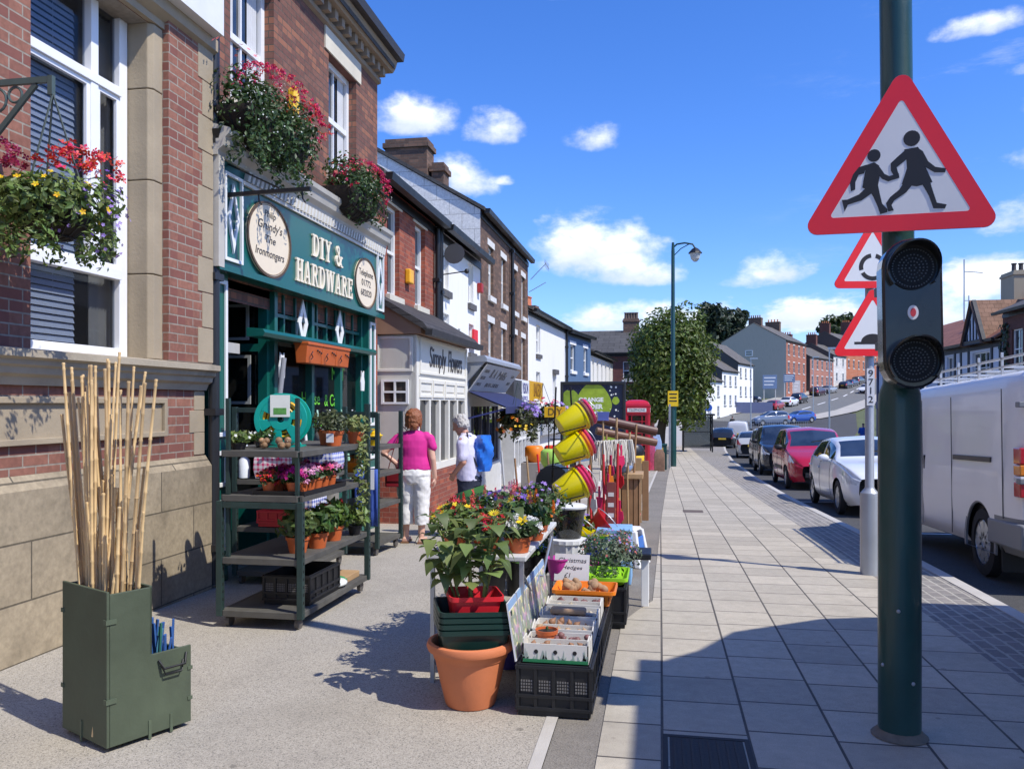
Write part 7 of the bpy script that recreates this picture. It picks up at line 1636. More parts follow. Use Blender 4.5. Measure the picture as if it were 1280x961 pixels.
# terracotta troughs hung over the window
for k in range(3):
    y = 8.52+.42*k; t = thing('window_trough', ['orange plastic window trough hung over the shop window, the one by the door', 'orange plastic window trough hung in the middle of the row of three', 'orange plastic window trough hung at the far end of the row'][k], 'planter', (-3.87, y, 2.05), 0, 'orange troughs hung over the window')
    b = MB().loft([[(-.06, 0, 0), (.06, 0, 0), (.06, .40, 0), (-.06, .40, 0)], [(-.08, -.0, .22), (.08, -.0, .22), (.08, .41, .22), (-.08, .41, .22)]]); b.box(-.09, .09, -.003, .413, .20, .235); obj('trough', b, M((.52, .11, .02), .45, .08), t, bevel=.008)
    h = MB()
    for q in range(3): h.ball((.085, .26+.05*q, .15-.012*q), .012, 6, 4)
    h.tube([(.082, .07, .04), (.10, .09, .07), (.10, .05, .1), (.09, .11, .13)], .006, 5); obj('hook', h, DKMETAL, t)
# stone mushroom, bucket of mops, grey gnome at the shop window
t = thing('stone_mushroom', 'grey stone mushroom ornament on a shelf before the shop window', 'ornament', (-3.55, 8.55, g(8.5)+1.0)); ST_ = M((.22, .21, .19), .9, .2, 20, .5, 40)
obj('stalk', MB().lathe([(.10, -1.0), (.10, -.05), (.09, 0), (.08, .12), (.06, .3)], 14), ST_, t, smooth=50); obj('cap', MB().lathe([(.17, .26), (.175, .28), (.16, .34), (.10, .42), (.02, .45)], 18), ST_, t, smooth=60)
single('grey_post', MB().cyl((0,0,0), (.12,.1,1.4), .025, n=10), M((.3,.3,.31), .5), 'slanting grey metal pole leaning in the shop doorway', 'pole', (-3.75, 7.5, g(7.5)+.7))
for k in range(5):
    tb = MB(); x = 0
    n = 8; P = []
    for i in range(n+1): a = 2*math.pi*i/n
    tb.tube([(0,0,0), (.01*math.sin(k), .01, .5), (0,0,1.0)], [.03, .022, .012], 7); o = single('rolled_blind', tb, M([(.75,.77,.78), (.45,.7,.55), (.75,.76,.74), (.3,.55,.4), (.7,.72,.74)][k], .5, .1), ['white rolled sheet leaning nearest the door', 'pale green roll leaning behind the white sheet', 'cream rolled cane leaning mid window', 'mint green roll near the window post', 'thin white roll at the end of the window'][k], 'roll', (-3.78, 8.55+.42*k, g(9)+.62), 'rolls leaning at the shop window', smooth=60); o.rotation_euler = (R(-6+3*k), R(-7), 0)
# ------------------------------------------------------------------ terracotta pot, trays, sunflowers
TP = M((.62, .195, .078), .65, .16, 3, .12, 90, dirt=.18)
t = thing('terracotta_pot', 'large terracotta-coloured pot with trays nested in it, by the kerb crates', 'plant pot', (-1.0, 4.33, .003))
obj('pot', MB().lathe([(.13, 0), (.135, .01), (.165, .13), (.188, .235), (.19, .25), (.197, .252), (.205, .285), (.212, .29), (.228, .295), (.235, .315), (.228, .335), (.21, .34), (.198, .33), (.188, .28), (.15, .1), (.0, .08)], 48, cap=False), TP, t, smooth=50)
DG = M((.008, .035, .028), .35, .08)
def tub(name, label, loc, rotz, sx, sy, h, mat, tilt=(0, 0), cat='tray', group=None):
    t = thing(name, label, cat, loc, rotz, group); t.rotation_euler = (tilt[0], tilt[1], rotz); k = .84; w = .006
    def rr(x, y, r=.03, n=4): return [(cx_+r*math.cos(R(a0+90*q/n)), cy_+r*math.sin(R(a0+90*q/n))) for cx_, cy_, a0 in ((x-r, y-r, 0), (-x+r, y-r, 90), (-x+r, -y+r, 180), (x-r, -y+r, 270)) for q in range(n+1)]
    x, y = sx/2, sy/2; lv = [(k, 0), (.97, h-.028), (1.0, h-.026), (1.06, h-.024), (1.06, h), (1.01, h), (.95, h-.03), (k-.03, .01)]
    b = MB().loft([[(a, b_, z) for a, b_ in rr(x*s, y*s)] for s, z in lv]); obj('tub', b, mat, t, smooth=35)
    return t
for k in range(4): tub('seed_tray', ['bottom dark green tray sunk in the terracotta pot', 'second dark green tray of the stack in the pot', 'third dark green tray of the stack in the pot', 'top dark green tray under the red tub'][k], (-1.0, 4.33, .235+.032*k), R(22), .365, .29, .20, DG, (R(3), R(2)), group='dark green trays in the big pot')
tub('planting_tub', 'red plastic tub holding the sunflower plants on top of the stack', (-.985, 4.32, .47), R(24), .275, .215, .13, M((.62, .02, .03), .35), (R(3), R(2)), cat='tub')
def big_leaf(mb, base, d, L, droop, w=.42):
    """a heart-shaped leaf on a stalk"""
    base, d = Vector(base), Vector(d).normalized(); side = d.cross(Vector((0,0,1))).normalized(); rows = []
    for i, (s, hw) in enumerate(((0, .30), (.06, .80), (.28, 1.0), (.55, .80), (.82, .36), (1, .02))):
        c = base+d*s*L+Vector((0,0,-droop*s*s*L)); rows.append([c-side*hw*L*w+Vector((0,0,.06*L*hw)), c, c+side*hw*L*w+Vector((0,0,.06*L*hw))])
    mb.add([p for r_ in rows for p in r_], [(i*3+j, i*3+j+1, i*3+j+4, i*3+j+3) for i in range(5) for j in range(2)])
sf = random.Random(77)
for k in range(6):
    x, y = -.99+(-.05, .05, -.02, .06, -.08, .01)[k], 4.32+(-.02, .03, .04, -.03, .02, -.04)[k]; Hh = (.46, .56, .44, .50, .36, .40)[k]; a = (2.9, .2, 1.9, -.6, 3.6, 4.6)[k]; ln = (.16, .16, .09, .10, .15, .05)[k]
    t = thing('sunflower_plant', ['sunflower plant leaning furthest left out of the red tub', 'tallest sunflower plant with a yellow bud, right side of the tub', 'sunflower plant at the back of the red tub', 'sunflower plant with a drooping head on the right of the tub', 'short sunflower plant low on the left of the tub', 'sunflower plant at the front of the red tub'][k], 'sunflower', (x, y, .50), 0, 'sunflower plants in the red tub')
    top = Vector((math.cos(a)*ln, math.sin(a)*ln, Hh)); pts = [Vector((0,0,0)), top*.4+Vector((0,0,.05)), top*.75+Vector((0,0,.04)), top]
    obj('stem', MB().tube(pts, [.008, .007, .006, .004], 7), M((.20, .25, .06), .6), t, smooth=60)
    lv = MB()
    for q in range(19):
        f = .30+.70*q/18; c = Vector((0,0,0)).lerp(top, f)+Vector((0,0,.04)); aa = 2.4*q+k; d = Vector((math.cos(aa), math.sin(aa), .25)); st = sf.uniform(.03, .06); big_leaf(lv, c+d*st, d, sf.uniform(.058, .098)*(1.2-.35*f), sf.uniform(.2, 1.7), .56); lv.tube([tuple(c), tuple(c+d*st)], .003, 4)
    obj('leaves', lv, leafm((.19, .255, .075), .5, .5, .4), t, fix=False, smooth=60)
    if k in (1, 3):
        b = MB(); c = top+Vector((0,-.02,.03)); n_ = Vector((sf.uniform(-.9,.9), -.4, .8)); petals(b, c, n_, .034, 13, .2, .3); fo = obj('flower', b, leafm((.80, .58, .02), .2, .5, .3), t, fix=False); obj('seed_disc', MB().ball(tuple(c), .009, 8, 5), M((.35, .2, .02), .8), fo)
# ------------------------------------------------------------------ crates and bulb trays along the kerb
CARD = M((.66, .63, .56), .75, .08, 4); cg = ['nearest the camera, under the white bulb trays', 'in the middle of the kerb row', 'under the orange basket']
for k in range(3): crate('plastic_crate', 'black ribbed plastic crate '+cg[k], (-.535, 4.49+.60*k, g(4.5+.6*k)+.003), .375, .565, .265, group='black crates along the kerb')
BULB = [M((.30, .15, .075), .6, .3, 30), M((.20, .09, .08), .55, .3, 30), M((.42, .27, .15), .7, .3, 30), M((.50, .42, .30), .7, .3, 30)]
bp = []
for q, m_ in enumerate(BULB):
    o = obj('bulb', MB().lathe([(.003, -.014), (.014, -.01), (.018, 0), (.013, .012), (.004, .022), (.002, .028)], 8), m_, None, smooth=60); bp.append(o)
bi = 0
names = ['front', 'second', 'third', 'fourth']
for k in range(4):
    y0 = 4.23+.295*k; zt = .27+g(y0); t = thing('bulb_tray', f'white cardboard tray of bulbs, {names[k]} in the kerb row', 'tray', (-.53, y0+.135, zt), 0, 'white bulb trays along the kerb')
    b = MB().box(-.17, .17, -.135, .135, 0, .006)
    for y in (-.135, -.0, .129): b.box(-.17, .17, y, y+.006, .006, .095 if y < 0 else .085)
    for x in (-.17, .164): b.add([(x+dx, y, z) for dx in (0, .006) for y, z in ((-.135, .006), (.135, .006), (.135, .085), (.0, .085), (-.03, .12), (-.135, .12 if k == 0 else .09))], [(0,1,2,3,4,5), (11,10,9,8,7,6)]+[(i, i+6, (i+1) % 6+6, (i+1) % 6) for i in range(6)])
    obj('card_tray', b, CARD, t)
    d = MB(); 
    for x in (-.10, 0, .10): d.prism(circ(.011, 12, c=(x, .055)), .002, (0, -.1352, 0), (1,0,0), (0,0,1), (0,-1,0))
    obj('punch_holes', d, BLACK, t)
    gp = MB().box(-.168, .168, -.1375, -.1355, .0, .016); obj('green_edge', gp, M((.02, .2, .07), .6), t)
    if k == 0:
        gr = MB(); r8 = random.Random(5)
        for q in range(26): x = r8.uniform(-.165, .165); gr.prism([(x-.006, .018), (x+.006, .018), (x+r8.uniform(-.01, .01), r8.uniform(.03, .075))], .0012, (0, -.1353, 0), (1,0,0), (0,0,1), (0,-1,0))
        obj('printed_grass', gr, M((.33, .40, .33), .7), t)['kind'] = 'stuff'
    for c in range(2):
        for q in range(15):
            s = bp[[0, 1, 2, 0, 1, 3, 3, 1][(2*k+c) % 8]]; o = s if bi < 0 else s.copy()
            COL.objects.link(o); o.location = (-.53+rnd.uniform(-.145, .145), y0+.135+(-.067 if c == 0 else .067)+rnd.uniform(-.045, .045), zt+.05+rnd.choice([0, .012, .024])); o.rotation_euler = (rnd.gauss(0, .7), rnd.gauss(0, .7), rnd.uniform(0, 6)); s_ = rnd.uniform(.8, 1.25); o.scale = (s_,)*3
            tag(o, f'small brown flower bulb lying in the {names[k]} white tray, {"near" if c == 0 else "far"} half', 'bulb', f'bulbs in the {names[k]} tray, {"near" if c == 0 else "far"} half'); bi += 1
for o in bp: bpy.data.objects.remove(o)
single('flat_brick', MB().box(-.11, .10, -.04, .04, 0, .035), M((.42, .27, .16), .8), 'brown cardboard sleeve across the garlic in the third tray', 'carton', (-.53, 4.23+.295*2+.07, .30+.06), bevel=.012)
p = potted('small orange pot of dark soil standing in the front bulb tray', (-.60, 4.42, .29), .058, .10, LG, (.01, .01, .01), 1, .002, name='soil_pot', cat='plant pot')
def floral():
    m, N, b = new_mat('flower picture'); oc = N.node('ShaderNodeTexCoord').outputs['Object']
    v = N.node('ShaderNodeTexVoronoi'); N.put(v.inputs['Vector'], oc); v.inputs['Scale'].default_value = 24; q = N.sep(v.outputs['Color'])
    c = N.ramp(q[0], [(.0, (.05,.13,.03)), (.3, (.10,.2,.05)), (.34, (.6,.12,.3)), (.5, (.75,.35,.5)), (.54, (.8,.72,.2)), (.68, (.7,.68,.6)), (.72, (.35,.12,.4)), (.86, (.07,.15,.04))]); N.n[-1].color_ramp.interpolation = 'CONSTANT'
    c = N.mix(N.noise(oc, 60, 3), c, (.55,.55,.5)); N.put(b.inputs['Base Color'], c); b.inputs['Roughness'].default_value = .35; return m
FLORAL = floral()
for k in range(5):
    y = 4.34+.27*k; t = thing('picture_card', ['picture card nearest the camera leaning at the bulb trays', 'second picture card leaning along the bulb trays', 'third picture card leaning along the bulb trays', 'fourth picture card leaning along the bulb trays', 'last picture card by the orange basket'][k], 'picture card', (-.735, y, .27+g(y)), 0, 'picture cards beside the bulb trays'); t.rotation_euler = (0, R(-9), 0)
    obj('card', MB().box(-.004, .004, -.12, .12, 0, .30), M((.72, .73, .74), .5), t)
    obj('picture', MB().box(.0042, .005, -.115, .115, .01, .255), FLORAL, t)
    obj('blue_heading', MB().box(.0042, .0055, -.12, .12, .262, .30), M((.25, .40, .62), .5), t)
def basket(name, label, loc, sx, sy, h, mat, rotz=0):
    t = tub(name, label, loc, rotz, sx, sy, h, mat, cat='basket'); s = MB()
    for k in range(12):
        x = -sx*.42+sx*.84*k/11; s.box(x-.004, x+.004, -sy*.5*.93-.006, -sy*.5*.93+.0, h*.2, h*.62)
    obj('slots', s, M((.25, .06, .005), .6), t); return t
basket('shallow_basket', 'orange slatted basket heaped with brown seed potatoes', (-.50, 5.63, .272+g(5.6)), .40, .30, .105, M((.85, .22, .01), .4))
for k in range(24):
    o = single('seed_potato', MB().ball((0,0,0), (.035, .028, .024), 10, 7), M((.36, .22, .12), .8, .25, 30), 'brown seed potato heaped in the orange basket', 'potato', (-.50+rnd.uniform(-.14, .14), 5.63+rnd.uniform(-.09, .09), .35+g(5.6)+.025*(k % 3)), 'seed potatoes in the orange basket', smooth=60) if k == 0 else o0.copy()
    if k == 0: o0 = o
    else: COL.objects.link(o); o.location = (-.50+rnd.uniform(-.14, .14), 5.63+rnd.uniform(-.09, .09), .345+g(5.6)+.022*(k % 3)); o.rotation_euler = (rnd.uniform(0, 3), rnd.uniform(0, 3), 0)
t = thing('handwritten_card', 'white handwritten card propped behind the orange basket', 'card', (-.62, 5.86, .36+g(5.9))); t.rotation_euler = (R(-12), 0, R(-6)); obj('card', MB().box(-.125, .125, -.003, .003, 0, .19), WHITE, t)
for s_, z in (('Christmas', .145), ('Hedges', .095), ('£1', .04)): text(s_, .05, SIGNK, t, (0 if z > .05 else -.03, -.0032, z), (1,0,0), (0,0,1), height=.032, shear=.2, depth=.001, world=False)
# beyond: lime tray, lavender, tubs
t = tub('lime_tray', 'lime green tray of small plants behind the potato basket', (-.42, 6.25, .30+g(6.2)), 0, .36, .42, .06, M((.30, .62, .02), .4))
obj('seedlings', leaf_cloud(f := MB(), (0, 0, .06), (.15, .17, .04), 120, .02, 88, .2) or f, leafm(LG), t, fix=False)
crate('plastic_crate', 'upturned black crate under the lime green tray', (-.43, 6.27, g(6.2)+.003), .36, .5, .295, holes=False)
potted('bushy grey-green lavender with pink tips in a low pot beyond the bulbs', (-.40, 6.62, .02+g(6.6)), .15, .30, LGG, (.24, .24, .17), 1700, .017, ((SALM, 50, .010, 'flat'), (LILAC, 50, .010, 'flat')), name='lavender', seed=91, cat='plant', potmat=BLACK)
t = thing('black_tray_stand', 'white-legged stand with a shallow black tray at the kerb edge', 'stand', (-.24, 6.9, g(6.9))); obj('tray', MB().box(-.17, .17, -.16, .16, .38, .43), BLACK, t, bevel=.01); 
for x in (-.12, .12):
    for y in (-.12, .12): obj('leg', MB().box(x-.03, x+.03, y-.012, y+.012, 0, .38), WHITE, t, bevel=.004)
potted('small orange pot on the black tray', (-.30, 6.85, g(6.9)+.43), .05, .08, LGG, (.08, .08, .06), 70, .02)
def bucket(name, label, loc, r, h, mat, rot=(0,0,0), group=None, handle=True, hmat=None, cat='bucket', lid=None):
    t = thing(name, label, cat, loc, 0, group); t.rotation_euler = rot
    b = MB().lathe([(r*.70, 0), (r*.72, .004), (r*.97, h*.93), (r*1.04, h*.935), (r*1.05, h), (r*.98, h), (r*.94, h*.9), (r*.66, .012), (.001, .012)], 28, cap=False); b.disc((0,0,.002), r*.7, 28, (1,0,0), (0,1,0)); obj('pail', b, mat, t, smooth=40)
    if handle: hp = MB().tube([(r*1.03*math.cos(a), -.10*math.sin(a)*2*r/.3, h*.95+.055*math.sin(a)) for a in np.linspace(0, math.pi, 13)], .0045, 6); obj('handle', hp, hmat or GALV, t, smooth=60)
    if lid: obj('lid', MB().lathe([(r*1.06, h), (r*1.08, h+.015), (r*.9, h+.03), (.01, h+.035)], 24), lid, t, smooth=40)
    return t
YB = M((.78, .66, .0), .35, .04); PB = M((.75, .04, .14), .4); RB = M((.70, .01, .015), .4); OB = M((.85, .22, .01), .4); BLB = M((.08, .25, .6), .4)
t = thing('bucket_stand', 'thin black stand on which the tilted yellow buckets hang', 'stand', (-1.0, 8.6, g(8.6)))
b = MB()
for x in (-.14, .16): b.tube([(x, .1, 0), (x*.8, .06, 1.0), (x*.5, 0, 1.85)], .010, 6)
for z in (.62, 1.0, 1.3): b.tube([(-.14, .05, z), (.16, .05, z)], .008, 6)
b.box(-.2, .2, -.05, .25, 0, .012); obj('frame', b, BLACK, t)
for k, (px, z, lb) in enumerate(((-.86, .74, 'lowest'), (-.85, 1.13, 'middle'), (-.84, 1.43, 'topmost'))):
    ang = R(62)
    rr_ = .172-.012*k
    bx = px-.17
    for q, (m_, nm, dx) in enumerate(((YB, 'yellow', 0), ((PB, OB, YB)[k], ('pink', 'orange', 'yellow')[k], .045), (PB, 'rose', .085))):
        if q == 1 and k == 2: nm = 'brown'; m_ = M((.25,.12,.05), .5)
        o = bucket('tilted_bucket', f'{lb} tilted {nm} bucket on the black stand'+('' if q == 0 else f', nested {["","first","second","third"][q]} inside the yellow one'), (bx+dx*.807, 8.45+dx*.359, g(8.5)+z+dx*.469), rr_*(1-.03*q), .27, m_, (0, ang, R(24)), group='buckets nested on the black stand')
    w = MB(); tb_ = [(bx+.06+.16*math.cos(a), 8.45-.18, g(8.5)+z-.02+.0*a) for a in (0, 3.1)]
    w.tube([(bx-.02, 8.27, g(8.5)+z-.06), (bx+.28, 8.27, g(8.5)+z+.02)], .006, 5); w.tube([(bx+.28, 8.27, g(8.5)+z+.02), (bx+.25, 8.62, g(8.5)+z+.02)], .006, 5); single('bucket_hoop', w, BLACK, f'black wire hoop across the {lb} yellow bucket', 'wire hoop')
# trugs and tubs below the buckets
for k, (x, y, z, m_, rot, lb) in enumerate(((-.80, 7.9, .36, YB, (0, R(35), R(-10)), 'tipped yellow trug under the buckets'), (-.62, 7.95, .40, RB, (0, R(50), 0), 'tipped red trug beside the yellow one'))): bucket('trug', lb, (x, y, g(8)+z), .17, .2, m_, rot, cat='trug')
tub('dish', 'flat yellow dish below the tipped trugs', (-.62, 7.7, .42+g(7.7)), 0, .30, .22, .05, YB)
for k, (m_, nm) in enumerate(((M((.02, .3, .03), .4), 'green'), (M((.03, .08, .5), .4), 'royal blue'), (M((.02, .05, .35), .4), 'navy blue'), (M((.0, .25, .15), .4), 'sea green'))): tub('stacked_tray', f'{nm} tray in the stack under the yellow dish', (-.53, 7.62, .2+g(7.6)+.052*k), R(5), .30, .24, .06, m_, group='coloured trays in a stack')
crate('plastic_crate', 'black crate carrying the coloured tray stack', (-.58, 7.7, g(7.7)+.003), .34, .4, .19, holes=False)
b_ = bucket('clear_tub', 'clear plastic tub with a white lid on the kerb pile', (-.78, 7.15, g(7)+.48), .15, .26, clear_glass((.8, .82, .8), .5), handle=False, lid=M((.7, .7, .68), .4), cat='tub')
t = thing('white_planter', 'white fluted planter under the clear tub', 'planter', (-.78, 7.1, g(7)+.2)); b = MB()
b.loft([[((.15+.008*(k % 2))*s*math.cos(2*math.pi*k/36), (.15+.008*(k % 2))*s*math.sin(2*math.pi*k/36), z) for k in range(36)] for s, z in ((.8, 0), (1, .24), (1.08, .25), (1.08, .28))]); obj('planter', b, M((.75, .75, .72), .5), t, smooth=30)
single('planter_block', MB().box(-.17, .17, -.17, .17, 0, .2), M((.35, .33, .3), .8), 'grey block under the white fluted planter', 'block', (-.78, 7.1, g(7)), bevel=.01)
t = thing('blue_box', 'pale blue printed cardboard box by the white stool', 'carton', (-.42, 7.85, g(7.9))); obj('carton', MB().box(-.16, .16, -.2, .2, 0, .5), M((.22, .42, .66), .6, .2, 12), t, bevel=.006)
b = MB()
for k in range(9): x, z = rnd.uniform(-.12, .08), rnd.uniform(.1, .42); b.box(x, x+rnd.uniform(.03, .09), -.2035, -.201, z, z+.02)
obj('print', b, WHITE, t)['kind'] = 'stuff'
t = thing('plastic_stool', 'white plastic stool with a blue step inset at the kerb edge', 'stool', (-.36, 8.75, g(8.7)), R(-15)); b = MB().loft([[(-.15, -.13, .36), (.15, -.13, .36), (.15, .13, .36), (-.15, .13, .36)], [(-.14, -.12, .39), (.14, -.12, .39), (.14, .12, .39), (-.14, .12, .39)]]); obj('seat', b, WHITE, t, bevel=.02)
for sx in (-1, 1):
    for sy in (-1, 1): obj('leg', MB().loft([[(sx*(.19+a), sy*(.17+b2), 0) for a, b2 in ((-.03,-.03),(.03,-.03),(.03,.03),(-.03,.03))], [(sx*(.13+a), sy*(.11+b2), .365) for a, b2 in ((-.03,-.03),(.03,-.03),(.03,.03),(-.03,.03))]]), WHITE, t, bevel=.01)
obj('blue_step', MB().box(-.155, .155, -.15, -.10, .10, .2), M((.03, .16, .55), .4), t, bevel=.01); obj('blue_side', MB().box(.15, .17, -.1, .12, .08, .3), M((.03, .16, .55), .4), t, bevel=.01)
bucket('red_bucket', 'red bucket with a white rim band at the bottom of the pair', (-.43, 11.2, g(11.2)+.003), .17, .28, M((.65, .02, .015), .4), hmat=WHITE)
bucket('red_bucket', 'crimson bucket with a black lid on top of the other red bucket', (-.45, 11.2, g(11.2)+.27), .165, .28, M((.55, .01, .04), .4), lid=BLACK)
# mops, brooms, timber behind the buckets
WD = M((.30, .165, .075), .6, .25, 6); WDL = M((.42, .27, .13), .6, .2, 6)
def stick(name, label, p, q, r, mat, cat, head=None, hm=None, group=None):
    t = thing(name, label, cat, p, 0, group); d = Vector(q)-Vector(p); obj('handle', MB().tube([(0,0,0), tuple(d)], r, 8), mat, t, smooth=60)
    if head == 'mop':
        h = MB(); rr = random.Random(len(label)+int(p[0]*100))
        for k in range(46): a = rr.uniform(0, 6.28); e = rr.uniform(.04, .11); L = rr.uniform(.16, .28); c = d+Vector((0,0,.02)); h.tube([tuple(c), tuple(c+Vector((math.cos(a)*e*.7, math.sin(a)*e*.7, .03))), tuple(c+Vector((math.cos(a)*e, math.sin(a)*e, -L*.5))), tuple(c+Vector((math.cos(a)*e*1.05, math.sin(a)*e*1.05, -L)))], .007, 5)
        obj('mop_head', h, hm, t, fix=False, smooth=60)
    if head == 'broom': obj('broom_head', MB().loft([[(d.x+a*.07, d.y+b_*.02, d.z+z) for a, b_ in ((-1,-1),(1,-1),(1,1),(-1,1))] for z in (0, .03)]).loft([[(d.x+a*.065*s, d.y+b_*.018*s, d.z+z) for a, b_ in ((-1,-1),(1,-1),(1,1),(-1,1))] for z, s in ((.03, 1), (.11, 1.2))]), hm, t)
    return t
COT = M((.66, .62, .53), .9, .1, 20)
for k in range(4): x = -.66+.09*k; stick('mop', ['cream string mop nearest the buckets, stood head up', 'second cream string mop along, stood head up', 'third cream string mop along, stood head up', 'cream string mop furthest from the buckets, stood head up'][k], (x+.02, 9.6+.12*k, g(9.6)), (x, 9.6+.12*k, g(9.6)+1.22), .012, WDL, 'mop', 'mop', COT, 'string mops stood head up')
for k in range(9):
    x = -.95+.075*k; y = 9.9+.1*(k % 3); stick('broom_handle', 'plain wooden handle in the rack of mops and brooms', (x, y, g(9.9)), (x+rnd.uniform(-.05, .08), y+.1, g(9.9)+rnd.uniform(1.2, 1.55)), .013, [WD, WDL][k % 2], 'wooden handle', group='wooden handles behind the buckets')
for k in range(3): stick('red_rake', ['red rake handle nearest the yellow buckets', 'second red rake handle, mid rack', 'third red rake handle, toward the black bin'][k], (-.72+.13*k, 9.0, g(9)), (-.78+.16*k, 9.25, g(9)+1.0+.12*k), .014, M((.45, .015, .02), .45), 'rake', None, None, 'red-handled rakes')
stick('blue_broom', 'broom with a blue-violet head sticking up by the buckets', (-.72, 10.4, g(10)), (-.70, 10.4, g(10)+1.5), .012, WDL, 'broom', 'broom', M((.12,.16,.45), .6))
t = thing('notice_plank', 'tall narrow red-brown board with white lettering beside the trays', 'sign', (-.47, 8.05, g(8))); t.rotation_euler = (R(-5), 0, 0); obj('board', MB().box(-.045, .045, -.01, .01, .25, .9), M((.20, .04, .03), .6), t, bevel=.004)
for k in range(5): obj('lettering', MB().box(-.028, .028, -.0125, -.0105, .36+.1*k, .40+.1*k), M((.6,.55,.5), .6), t)
t = thing('wooden_planter', 'slatted wooden planter box with a wide top rail by the mops', 'planter', (-.42, 10.2, g(10.2))); b = MB()
for k in range(5): b.box(-.17+.07*k, -.11+.07*k, -.2, -.18, 0, .82); b.box(-.17+.07*k, -.11+.07*k, .18, .2, 0, .82)
for k in range(5): b.box(.16, .18, -.2+.08*k, -.14+.08*k, 0, .82); b.box(-.19, -.17, -.2+.08*k, -.14+.08*k, 0, .82)
obj('slats', b, WD, t); obj('top_rail', MB().box(-.22, .22, -.24, .24, .82, .88), WDL, t, bevel=.006)
single('carrier_bag', MB().ball((0,0,.08), (.14,.12,.1), 12, 7), M((.2,.3,.5), .4, .5, 8), 'blue and black bundle on top of the wooden planter', 'bundle', (-.46, 10.15, g(10.2)+.88), smooth=60)
o = single('gutter_length', MB().tube([(0,0,0), (.9,.3,-.2)], .06, 14), M((.09, .035, .022), .45), 'long dark brown pipe lying over the mop rack', 'pipe', (-.95, 10.7, 1.44)); 
o = single('gutter_length', MB().tube([(0,0,0), (.75,.3,-.16)], .05, 14), M((.14, .06, .03), .45), 'shorter brown pipe below the long dark one', 'pipe', (-.80, 10.6, 1.26))
for k in range(5): single('timber_board', MB().box(-.05, .05, -.012, .012, 0, 1.15-.06*k), [WD, WDL][k % 2], ['upright timber board closest to the mops', 'second upright timber board', 'third upright timber board', 'fourth upright timber board', 'upright timber board closest to the black bin'][k], 'board', (-.62+.10*k, 11.8+.25*k, g(12)), 'timber boards stood on end', bevel=.003)
# ------------------------------------------------------------------ flower table
t = thing('flower_table', 'white folding table crowded with potted flowers', 'table', (-1.02, 4.58, g(5)))
obj('tabletop', MB().box(-.30, .28, 0, 1.4, .72, .75), M((.60, .60, .58), .5, .1), t, bevel=.006)
for y in (.04, 1.34):
    for x in (-.27, .25): obj('leg', MB().box(x-.012, x+.012, y-.012, y+.012, 0, .72), GALV, t)
b = MB().tube([(.25, .05, .1), (.25, .45, .45), (.25, .7, .5), (.25, .95, .45), (.25, 1.33, .1)], .010, 6); b.tube([(.25, .05, .65), (.25, .6, .35), (.25, 1.33, .65)], .010, 6); b.tube([(-.27, .05, .1), (.25, .05, .55)], .010, 6); obj('brace', b, GALV, t, smooth=60)
TZ = g(5)+.752
T = [(-.80, 4.72, 'orange pot of white cyclamen with one yellow daisy, front right of the table', LGD, (.13, .13, 0.059), 143, 0.032, ((WHT, 22, .026, 'ball'), (YEL, 2, .035, 'flat'))), (-.98, 4.70, 'orange pot of red cyclamen, front of the table', LGD, (.12, .12, 0.066), 143, 0.032, ((RED, 12, .028, 'ball'),)),
 (-1.18, 4.72, 'pot of yellow-flecked foliage at the left front of the table', LGY, (.16, .15, 0.099), 260, 0.028, ((YEL, 9, .022, 'flat'),)), (-.88, 4.98, 'pot with salmon-pink plumes, right of the table', LG, (.15, .15, 0.106), 221, 0.028, ((SALM, 6, .03, 'plume'),)),
 (-1.08, 5.0, 'pot with coral plumes in the middle of the table', LG, (.14, .14, 0.106), 221, 0.028, ((CORAL, 5, .03, 'plume'), (SALM, 2, .03, 'plume'))), (-.78, 5.16, 'pot with orange plumes at the right edge of the table', LG, (.13, .13, 0.092), 182, 0.028, ((ORNG, 8, .026, 'plume'), (YEL, 3, .024, 'plume'))),
 (-1.22, 5.06, 'pot of dark red dahlias on the left of the table', LGD, (.15, .15, 0.099), 221, 0.028, ((RED, 7, .035, 'ball'),)), (-1.0, 5.32, 'wide pot of violet lobelia at the back of the table', LG, (.22, .22, 0.106), 429, 0.021, ((PUR, 40, .016, 'flat'), (LILAC, 26, .015, 'flat'))),
 (-1.24, 5.45, 'pot of white and purple flowers, back left of the table', LG, (.19, .19, 0.085), 338, 0.022, ((WHT, 24, .018, 'flat'), (PUR, 18, .02, 'flat'))), (-.80, 5.52, 'pot of green foliage with tiny blue flowers, back right of the table', LG, (.2, .2, 0.132), 416, 0.022, ((LILAC, 34, .014, 'flat'),)),
 (-1.02, 5.75, 'pot of pink astilbe at the far end of the table', LG, (.16, .16, 0.09), 364, 0.024, ((PINK, 4, .026, 'plume'), ((.7, .2, .4), 3, .022, 'plume'))), (-1.22, 5.82, 'pot of blue and mauve bedding at the far left of the table', LGD, (.17, .17, 0.08), 312, 0.022, ((PUR, 26, .018, 'flat'),))]
for x, y, lb, lf, fo, n, ls, fl in T: potted(lb, (x, y, TZ), .072, .09, lf, fo, n, ls, fl, group='potted flowers on the white table')
t = thing('green_price_card', 'green handwritten card stuck among the table flowers', 'card', (-1.2, 5.3, TZ+.20)); t.rotation_euler = (R(-15), R(-18), R(8)); obj('card', MB().box(-.10, .10, -.002, .002, 0, .10), M((.06, .20, .04), .6), t); obj('stake', MB().box(-.004, .004, .003, .007, -.25, .05), WHITE, t); text('Bedding', .05, SIGNK, t, (0, -.0022, .05), (1,0,0), (0,0,1), width=.14, height=.045, shear=.3, depth=.001, world=False)
bucket('violet_tub', 'violet-blue plastic tub under the flower table', (-.93, 5.05, g(5)+.003), .20, .27, M((.07, .06, .30), .4), handle=False, cat='tub')
